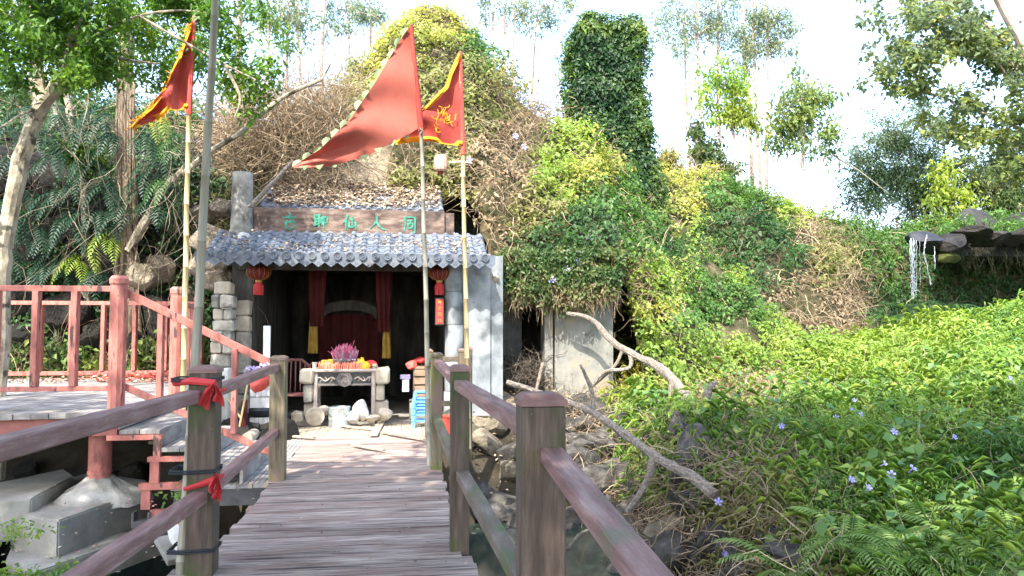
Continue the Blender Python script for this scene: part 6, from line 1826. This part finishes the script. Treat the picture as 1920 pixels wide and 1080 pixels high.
for _ in range(40): cl.append((random.uniform(1605, 1760), random.uniform(-10, 160), random.uniform(14.8, 15.6), random.uniform(6, 13)))
P = cluster_pts(cl, 3300, 1.2)
pxx, pyy = proj(P)
crown(P, RNG.normal(size=P.shape)*.35+np.array([0, 0, 1]), .125, [(.10,.13,.09),(.13,.18,.09),(.18,.24,.08),(.32,.33,.08)], t, k=4, aspect=.75, seed=9, jitn=.35, droop=.35, spread=.6)
# vine wrapped trunk and slim trunks at left
t = thing('rope_barked_tree', at(238, 720, 12.75), 'thick trunk wrapped in rope-like roots behind the platform fence', 'tree')
b = MB(); branch(b, [(246,740,12.8),(243,600,12.8),(240,420,12.8),(236,260,12.8),(236,150,12.8),(238,20,12.8)], .15, .12, 12, .1); b.build('trunk', M['bark_vine'], t)
for k in range(11):
    b = MB(); o_ = -18+k*3.6
    branch(b, [(244+o_*1.15+jit(3),735,12.66),(243+o_+jit(3),620,12.66),(240+o_+jit(4),500,12.66),(238+o_*.9+jit(3),380,12.66),(236+o_*.9+jit(3),260,12.66),(237+o_*.9,150,12.7)], .032, .02, 6, .35); b.build('root_strand', M['bark_vine'], t)
b = MB(); branch(b, [(232,470,12.6),(222,540,12.6),(215,560,12.6),(218,640,12.6)], .02, .03, 6, .4); b.build('root_strand', M['bark_vine'], t)
t = thing('slender_tree', at(165, 640, 12.9), 'slender pale speckled tree left of the rope-barked trunk', 'tree')
b = MB(); branch(b, [(166,700,12.8),(163,600,12.85),(160,480,12.9),(156,330,12.9),(145,270,12.9),(128,200,12.9),(122,150,12.9)], .065, .06, 8, .15)
branch(b, [(156,330,12.9),(140,290,12.8),(115,240,12.7),(98,190,12.7)], .04, .03, 7, .1); b.build('trunk', M['bark'], t)
P = cluster_pts([(150,290,12.8,22),(170,300,12.8,20),(120,275,12.8,14)], 260, 1.0)
crown(P, RNG.normal(size=P.shape)+np.array([0,-.3,.6]), .13, GRN, t, k=4, aspect=.25, m='leaf')
o = MB(); branch(o, [(240,470,12.6),(275,410,12.55),(310,350,12.5),(345,318,12.5)], .07, .05, 8, .2); tag(o.build('leaning_log', M['bark']), 'leaning log against the cliff right of the rope-barked trunk', 'log')
t = thing('dry_bough', at(385, 290, 12.3), 'long pale dry bough rising rightwards over the brush', 'branch')
b = MB(); branch(b, [(345,325,12.5),(400,280,12.3),(450,250,12.2),(500,205,12.1),(545,175,12.0),(605,148,12.0)], .05, .03, 8, .2); b.build('stem', M['bark'], t)
b = MB(); branch(b, [(545,175,12),(590,160,12),(640,160,12.1)], .018, .008, 5); branch(b, [(605,148,12),(620,120,12),(635,90,12.1)], .018, .006, 5); branch(b, [(560,178,12),(600,200,12),(640,235,12)], .014, .006, 5); b.build('twig', M['bark'], t)
o = pole([at(470, 388, 11.9), at(548, 303, 12.0)], .045, 'deadwood', 'cut_pole', label='cut pole leaning beside the stub column', category='pole')
o = pole([at(425, 440, 12.4), at(500, 365, 12.5)], .02, 'bamboo_y', 'thin_cane', knots=False, label='thin cane behind the stub column', category='cane')
# pale trunk and leafy crown at upper left
t = thing('leafy_tree', at(5, 640, 9.6), 'mottled pale tree at the left edge with a bright leafy crown', 'tree')
b = MB(); branch(b, [(-8,900,9.2),(0,560,9.2),(12,440,9.2),(40,300,9.2),(75,205,9.2),(112,158,9.1),(134,110,9.1),(140,60,9.0)], .10, .075, 10, .12)
branch(b, [(78,200,9.2),(66,120,9.3),(60,40,9.4),(58,-60,9.5)], .085, .06, 9, .12)
for l in ([(134,110,9.1),(190,60,9),(260,30,9),(340,20,8.9),(420,30,8.8)],[(140,80,9.0),(230,110,8.9),(300,120,8.8)],[(60,60,9.4),(20,30,9.2),(-30,20,9)],[(260,30,9),(330,70,8.8),(420,120,8.6),(480,150,8.5)],[(75,200,9.2),(40,215,9.0),(0,240,9)],[(140,60,9),(170,0,9),(200,-60,9)],[(420,120,8.6),(450,180,8.6),(440,220,8.6)]):
    branch(b, l, .022, .008, 6, .15)
b.build('trunk', M['bark'], t)
cl = []
for _ in range(150):
    px_ = random.uniform(-60, 400); py_ = random.uniform(-90, 165)-max(0, px_-250)*.15
    cl.append((px_, py_, random.uniform(8.0, 10.2) if px_ < 215 else random.uniform(9.6, 11.2), random.uniform(14, 34)))
cl += [(440,110,8.8,26),(470,150,8.8,24),(500,130,8.8,22),(480,180,8.8,22),(450,190,8.8,20),(420,150,8.8,24),(455,225,8.8,12),(505,160,8.8,16),(430,70,8.8,24),(400,30,8.8,30),(470,210,8.8,10),(520,105,8.8,9),(375,90,9,18),(480,20,9,20)]
P = cluster_pts(cl, 8200, 1.6)
ok = fbm(P, 2.2, 17) > .36; P = P[ok]
crown(P, RNG.normal(size=P.shape)*.5+np.array([0, -.2, .8]), .075, [(.03,.085,.015),(.055,.14,.02),(.10,.21,.03),(.20,.33,.05)], t, k=4, aspect=.5, seed=19, m='leaf', spread=.9)

# ================================================================ unseen tree behind the viewer, crown added and thinned to shade the foreground
t = thing('unseen_shade_tree', (-4.5, -5.0, -1), 'unseen big tree added behind the viewer so its crown shades the bridge', 'tree')
MB().tube([(-4.5,-5,-1.5),(-4.2,-4.6,3),(-3.2,-3,6)], [.35,.28,.2], 10).tube([(-3.6,-3.6,5),(0,-2,7),(4,-1,7.6),(8,0,7.8)], [.18,.13,.09,.05], 8).tube([(-3.6,-3.6,5),(-2,0,7),(0,2,7.8)], [.15,.1,.05], 8).build('trunk', M['bark_dark'], t)
P = []
for _ in range(400):
    c = np.array([random.uniform(-8, 10.5), random.uniform(-7, 6.0), random.uniform(6.4, 8.6)])
    if c[0] < 1.2 and c[1] > 3.3: continue
    if c[0] > 1.8 and random.random() < .55: continue
    if c[0] > 1.8 and c[1] > 4.6: continue
    if fbm(c[None], .45, 5)[0] < .30: continue
    P.append(c+RNG.normal(size=(110, 3))*np.array([.55, .55, .35]))
P = np.concatenate(P)
crown(P, RNG.normal(size=P.shape)*.4+np.array([0, 0, 1]), .22, GRN, t, k=3, aspect=.65, seed=29, m='leaf')

# ================================================================ ferns and climbing plants
def frond(name, P0, d0, L, W, n, cols, parent, sag=.5, asp=.24, m='leaf', cut=.7):
    P0 = np.array(P0, float); d = np.array(d0, float); d /= np.linalg.norm(d); up = np.array([0, 0, 1.])
    V = []; Fc = []; C = []
    pos = [P0]; dirs = [d]
    for i in range(n):
        d = d+np.array([0, 0, -sag/n]); d /= np.linalg.norm(d); pos.append(pos[-1]+d*L/n); dirs.append(d)
    side = np.cross(d0, up); side /= max(np.linalg.norm(side), 1e-6)
    for i in range(n):           # rachis
        b0 = len(V); r = .004*(1-i/n)+.0015
        for q in (pos[i], pos[i+1]):
            nn = np.cross(side, dirs[i]); V += [q+side*r, q-side*r*.5+nn*r, q-side*r*.5-nn*r]
        for k in range(3): Fc += [(b0+k, b0+(k+1) % 3, b0+3+k), (b0+(k+1) % 3, b0+3+(k+1) % 3, b0+3+k)]
        C += [cols[0]]*6
    for i in range(1, n+1):
        f_ = i/n; w = W*math.sin(math.pi*min(.98, .12+.86*f_**.8))**.75
        for s in (-1, 1):
            nn = np.cross(side, dirs[i]); nn = nn if nn[2] > 0 else -nn
            dl = side*s*math.cos(.55)+dirs[i]*math.sin(.55)-np.array([0, 0, .22]); dl /= np.linalg.norm(dl)
            ww = w*random.uniform(.85, 1.1); wd = max(L/n*cut, .006)*.5; b0 = len(V); p = pos[i]
            V += [p, p+dl*ww*.45+dirs[i]*wd+nn*.006, p+dl*ww-np.array([0, 0, ww*.15]), p+dl*ww*.45-dirs[i]*wd+nn*.004]
            Fc += [(b0, b0+1, b0+2), (b0, b0+2, b0+3)]
            k = random.random(); c = np.array(cols[0])*(1-k)+np.array(cols[1])*k; C += [c]*4
    return np_mesh(name, np.array(V), np.array(Fc), M[m], parent, tint=np.array(C))
# dark climbing plants on the left cliff
spots = [(105,330,'d'),(180,340,'d'),(150,370,'d'),(205,380,'d'),(120,400,'d'),(165,430,'d'),(200,440,'d'),(140,460,'d'),(185,270,'d'),(215,300,'d'),(90,290,'d'),(30,280,'d'),(20,330,'d'),(270,300,'d'),(300,330,'d'),(280,370,'d'),(300,260,'y'),(160,500,'y'),(210,480,'b'),(150,515,'b'),(200,250,'d'),(30,450,'d'),(320,380,'m'),(300,420,'d'),(120,250,'d'),(60,250,'d'),(50,400,'d'),(85,470,'d'),(20,500,'d'),(110,520,'d'),(60,530,'d'),(235,420,'d'),(180,540,'d'),(340,300,'m'),(10,420,'d')]
wh = ['beside the slender tree','below the leafy crown','between the two trunks','at the foot of the cliff','near the left edge','right of the rope-barked trunk']
spots.sort(key=lambda q: q[1]); seen_ = {}
for i, (px_, py_, k) in enumerate(spots):
    p = at(px_, py_-34, 12.75)
    lab = {'d': 'dark feathery climber', 'y': 'yellow green feathery climber', 'b': 'bright sunlit feathery climber', 'm': 'mid green feathery climber'}[k]
    pos_ = 'at the far left' if px_ < 70 else 'left of the slender tree' if px_ < 150 else 'beside the slender tree' if px_ < 195 else 'against the rope-barked trunk' if px_ < 240 else 'right of the rope-barked trunk'
    hgt = 'high up' if py_ < 320 else 'at mid height' if py_ < 430 else 'low down'
    lab = '%s %s, %s' % (lab, pos_, hgt); seen_[lab] = seen_.get(lab, 0)+1
    if seen_[lab] > 1: lab += ', %s' % ('below its twin', 'below both twins', 'lowest of four')[min(seen_[lab]-2, 2)]
    t = thing('climbing_plant', p, lab, 'plant', 'feathery climbing plants on the left cliff')
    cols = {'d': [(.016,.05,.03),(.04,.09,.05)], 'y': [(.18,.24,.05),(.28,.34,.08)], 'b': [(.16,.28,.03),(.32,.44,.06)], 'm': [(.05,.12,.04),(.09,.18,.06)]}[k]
    for q in range(6 if k in 'dm' else 3):
        a = random.uniform(-1.3, 1.3)
        frond('frond', p+np.array([jit(.1), jit(.05)-.05, jit(.12)]), (math.sin(a)*.8, -.55-random.random()*.3, .25-abs(a)*.1), random.uniform(.5, .78), .15, 11, cols, t, sag=2.4, cut=.62)
# ferns at the lower right
for i, (px_, py_, lab) in enumerate(((1600,1040,'pale green fern arching left in the lower right corner'),(1700,1060,'fern with small upright fronds between two larger ferns'),(1790,1035,'broad bright fern in front of the ground cover'),(1895,1020,'fern at the right edge with long fronds'),(1870,1090,'nearest fern in the bottom right corner'),(1480,1090,'small fern low beside the nearest bank'))):
    g = ground_hit(px_, py_+40); g[2] += .22
    t = thing('fern', g, lab, 'fern', 'ferns in the lower right corner')
    for q in range(9):
        a = 2*math.pi*q/9+jit(.3)
        frond('frond', g+np.array([jit(.04), jit(.04), 0]), (math.cos(a), math.sin(a)-.35, 1.0), random.uniform(.55, .8), .14, 19, [(.13,.24,.05),(.26,.38,.11)], t, sag=1.6, cut=.7)
# ferns below the waterfall and on the footing
for i, (px_, py_, Y, lab) in enumerate(((1690,580,18.5,'dark fern under the thin waterfall'),(1735,585,18.3,'dark fern right of the falling water'),(1780,580,18.3,'wide fern below the mossy ledge'),(1660,600,18.0,'fern at the gully mouth'))):
    p = at(px_, py_, Y); t = thing('fern', p, lab, 'fern', 'ferns below the waterfall')
    for q in range(9):
        a = 2*math.pi*q/9+jit(.3); frond('frond', p, (math.cos(a), math.sin(a)-.3, .8), random.uniform(.8, 1.1), .2, 13, [(.04,.10,.03),(.09,.18,.04)], t, sag=1.5)
for (px_, py_, Y, s, n_, lab) in ((22,1000,6.0,.07,26,'leafy weed growing from the gap in the footing'),(95,1085,5.2,.07,60,'green weed patch below the lower footing block'),(10,1085,5.2,.07,40,'small weed patch in the bottom left corner'),(345,930,6.3,.08,14,'tiny sprig beside the mossy post')):
    p = at(px_, py_, Y); P = p+RNG.normal(size=(n_*2, 3))*np.array([.13, .08, .035])*(.4 if n_ < 20 else 1)
    o = crown(P, RNG.normal(size=P.shape)*.3+np.array([0, -.3, 1]), s*.55, GRN, None, k=4, m='leaf', name='weed'); tag(o, lab, 'weed', kind='stuff')
p = at(380, 1072, 5.0); t = thing('fern', p, 'small fern sprouting beside the foot of the mossy post', 'fern')
for q in range(5):
    a = 2*math.pi*q/5; frond('frond', p+np.array([-.25, 0, -.25]), (math.cos(a), math.sin(a), .7), .22, .05, 9, GRN[1:3], t, sag=1.5)
# undergrowth behind the platform
n = 5200
P = np.stack([RNG.uniform(-8.8, -3.0, n), RNG.uniform(12.35, 13.1, n), RNG.random(n)], 1)
P[:, 2] = .5+P[:, 2]**1.3*(1.15*fbm(P*np.array([1, 1, 0]), 1.1, 71)+.15)
ok = fbm(P, 1.7, 72) > .42; P = P[ok]
crown(P, RNG.normal(size=P.shape)*.5+np.array([0, -.6, .8]), .12, [(.03,.07,.02),(.06,.13,.03),(.14,.22,.05),(.28,.34,.08)], None, k=3, aspect=.55, seed=73, m='leaf', name='undergrowth', kind='stuff')
n = 700
P = np.stack([RNG.uniform(-8.8, -2.9, n), RNG.uniform(12.3, 13.0, n), np.full(n, .6)], 1)
tangle('undergrowth_stems', P, RNG.normal(size=(n, 3))*.6+np.array([0, 0, 1]), .9, .006, palette(BR, key=RNG.random(n)), seg=5, curl=.3, grav=.0, kind='stuff', label='dry stems behind the platform fence')
n = 260
P = np.stack([RNG.uniform(-8.5, -3.0, n), RNG.uniform(12.4, 13.2, n), RNG.uniform(2.5, 5.6, n)], 1)
tangle('liana_tangle', P, RNG.normal(size=(n, 3))*.4+np.array([0, -.2, -.5]), 1.6, .008, palette([(.06,.05,.035),(.16,.13,.09),(.32,.27,.2)], key=RNG.random(n)), seg=8, curl=.28, grav=-.18, kind='stuff', label='thin lianas hanging down the left cliff')
# brush over the left part of the hill
n = 2100
px = RNG.uniform(420, 660, n); py = RNG.uniform(170, 330, n)
P = np.array([at(a, b_, RNG.uniform(12.7, 14.2)) for a, b_ in zip(px, py)])
ok = (py > 165+np.abs(px-560)*.12); P = P[ok]
tangle('dry_brush', P, RNG.normal(size=P.shape)*.8+np.array([.1, -.1, .35]), 1.0, .0065, palette(BR, key=RNG.random(len(P))), seg=6, curl=.33, grav=-.12, kind='stuff', label='dry brown brush piled over the hill left of the big flag')

# ================================================================ leaf litter
def litter(name, P, size, cols, N_=(0, 0, 1), **kw):
    P = np.asarray(P); C = np.array(cols)[RNG.integers(0, len(cols), len(P))]
    return leaves(name, P, np.tile(np.array(N_, float), (len(P), 1)), size, C, k=1, aspect=.6, jit=.35, droop=.05, matl='litter', colvar=.3, **kw)
LC = [(.36,.29,.21),(.26,.19,.13),(.44,.37,.28),(.16,.11,.075),(.30,.22,.13),(.10,.075,.055)]
n = 5200
u = RNG.random(n); v = RNG.random(n)**.8
keep = (RNG.random(n) < np.clip(1.25-.75*((u-.62)*3*(1-v)).clip(0, 1)-.1*(1-v), 0.05, 1)) & (fbm(np.stack([u*6, v*3, v*0], 1), 1, 3) > .3)
P = np.stack([ux0+(ux1-ux0)*u, 12.26+v*1.0, sz1+.055+v*(Z_(352, 13.25, 660)-sz1)+RNG.random(n)*.03*(1+2*v)], 1)[keep]
litter('roof_leaf_litter', P, .062, LC, (0, -.5, 1), kind='stuff', label='thick dry leaf litter on the upper roof')
n = 1700
u = RNG.random(n); v = RNG.random(n)
kk = (fbm(np.stack([u*9, v*3, v*0], 1), 1, 33) > .5)
P = np.stack([ex0+(ex1-ex0)*u, YE+v*(RY1-YE), ez+.03+v*(RZ1-ez)+RNG.random(n)*.02], 1)[kk]
litter('eave_leaf_litter', P, .045, LC, (0, -.5, 1), kind='stuff', label='scattered dry leaves on the lower roof')
n = 260
P = np.stack([RNG.uniform(-3.2, .4, n), RNG.uniform(4, 11.5, n), np.full(n, .012)], 1)
litter('deck_crumbs', P, .028, LC, kind='stuff', label='small dry leaves scattered on the decks')
n = 900
P = np.stack([RNG.uniform(-8, -3.2, n), RNG.uniform(11.2, 12.5, n), np.full(n, ZP+.02)], 1)
litter('platform_litter', P, .06, LC, kind='stuff', label='dry leaves along the back of the platform')
n = 240
P = at(265, 712, 11.4)+RNG.normal(size=(n, 3))*np.array([.45, .2, .04]); P[:, 2] = ZP+.01+RNG.random(n)*.10
litter('red_paper_scraps', P, .09, [(.55,.07,.05),(.62,.12,.09),(.7,.3,.25)], kind='stuff', label='red firecracker paper scraps on the platform')
n = 420
P = []
for (poly, z) in (((20, 300, 905, 960), -.135), ((20, 320, 975, 1055), -.445)):
    for _ in range(n//2): P.append(atz(random.uniform(poly[0], poly[1]), random.uniform(poly[2], poly[3]), z+.02))
litter('footing_litter', np.array(P)[::3], .03, [(.55,.3,.25),(.5,.42,.33),(.4,.2,.17)], kind='stuff', label='reddish paper crumbs on the concrete footing')
n = 1500
P = np.stack([RNG.uniform(.7, 3.4, n), RNG.uniform(6, 12.2, n), np.zeros(n)], 1); P[:, 2] = ground_z(P[:, 0], P[:, 1])+.12+RNG.random(n)*.2
litter('gorge_litter', P[P[:, 2] > -1.05], .06, LC, kind='stuff', label='dry leaves among the gorge rocks')
o = litter('yellow_leaf', np.array([atz(160, 928, -.12)]), .10, [(.55,.55,.12)]); tag(o, 'single yellow leaf lying on the concrete footing', 'leaf')
g = ground_hit(1435, 1056, .25); o = leaves('pink_leaf', np.array([g-np.array([.05,0,0])]), np.array([[-.2,-.6,.8]]), .12, [(.75,.22,.24)], k=1, aspect=.5, jit=.05, matl='litter'); tag(o, 'single pink red leaf on the grass at the bottom', 'leaf')
p = at(466, 371, 12.7); o = litter('yellow_leaf', np.array([at(526, 374, 12.5)]), .14, [(.75,.6,.12)]); tag(o, 'single yellow leaf on the upper roof', 'leaf')
# broad pale leaves and dead stems scattered through the foreground cover
n = 1500
P, Nn = sample_grid(FX, FY, FZ, n, ((FX[:-1, :-1] > 3.5) & (FY[:-1, :-1] < 12)).astype(float))
P[:, 2] += .18+RNG.random(n)*.28
leaves('broad_leaves', P, Nn+np.array([-.2, -.4, .4]), .12, palette([(.06,.15,.05),(.10,.21,.07),(.17,.29,.07),(.30,.36,.06)], key=RNG.random(n)), k=2, aspect=.8, jit=.4, droop=.2, kind='stuff', label='broad pale leaves standing out of the ground cover')
n = 1300
P, Nn = sample_grid(FX, FY, FZ, n, ((FX[:-1, :-1] > 3.4) & (FY[:-1, :-1] < 13)).astype(float))
P[:, 2] += .15
tangle('dead_stems', P, RNG.normal(size=(n, 3))*.6+np.array([0, 0, .7]), .6, .0045, palette([(.12,.12,.05),(.28,.23,.14),(.42,.36,.25)], key=RNG.random(n)), seg=5, curl=.3, grav=-.1, kind='stuff', label='dead stems among the ground cover')
# ================================================================ lilac flowers
b = MB()
for k in range(5):
    a = 2*math.pi*k/5; V = [(0,0,0),(.02*math.cos(a-.45),.02*math.sin(a-.45),.012),(.036*math.cos(a-.3),.036*math.sin(a-.3),.016),(.038*math.cos(a+.3),.038*math.sin(a+.3),.014),(.02*math.cos(a+.45),.02*math.sin(a+.45),.012)]
    V2 = [(x, y_, z-.002) for x, y_, z in V]; b.add(V+V2, [(0,1,2,3,4),(9,8,7,6,5)]+[(i,(i+1)%5,5+(i+1)%5,5+i) for i in range(5)])
b.tube([(0,0,-.05),(0,0,0)], [.003,.006], 5)
fo = b.build('lilac_flower', M['petal'], org=(0,0,0)); fme = fo.data; bpy.data.objects.remove(fo)
fl = [(1601,751,'topmost flower of the middle cluster'),(1596,767,'second flower of the middle cluster'),(1615,778,'lowest right flower of the middle cluster'),(1567,783,'flower left of the middle cluster'),
 (1466,800,'flower beside the heap of dry straw'),(1676,811,'lone flower right of the middle cluster'),(1789,820,'small flower far right of the middle cluster'),(1658,870,'upper flower of the lower group'),(1671,890,'roundest flower of the lower group'),
 (1711,879,'rightmost flower of the lower group'),(1596,900,'leftmost flower of the lower group'),(1628,915,'lowest flower of the lower group'),(1347,941,'flower low at the bank edge by the roots'),(1358,1039,'flower at the bottom near the railing'),
 (1893,709,'upper flower near the right edge'),(1899,718,'lower flower near the right edge')]
for (px_, py_, w_) in fl:
    g = ground_hit(px_, py_, .38); g = g-ray(px_, py_)*.15
    o = inst('lilac_flower', fme, g, (random.uniform(.7, 1.2), jit(.4), jit(.5)), random.uniform(.85, 1.2)); tag(o, 'lilac blossom, '+w_, 'flower', 'lilac flowers in the ground cover')
for (px_, py_, Y, w_) in ((966,256,13.4,'high on the brown hillside'),(982,276,13.3,'just below the highest one on the hillside'),(880,300,12.9,'beside the yellow bamboo pole'),(1085,492,12.0,'on the creeper over the ruin'),(1062,505,12.0,'left of the one over the ruin'),(1035,525,11.95,'lowest over the ruin'),(1103,445,12.6,'above the creeper of the ruin')):
    o = inst('lilac_flower', fme, at(px_, py_, Y), (1.3, 0, jit(.4)), 1.7); tag(o, 'lilac blossom '+w_, 'flower', 'lilac flowers on the hill')
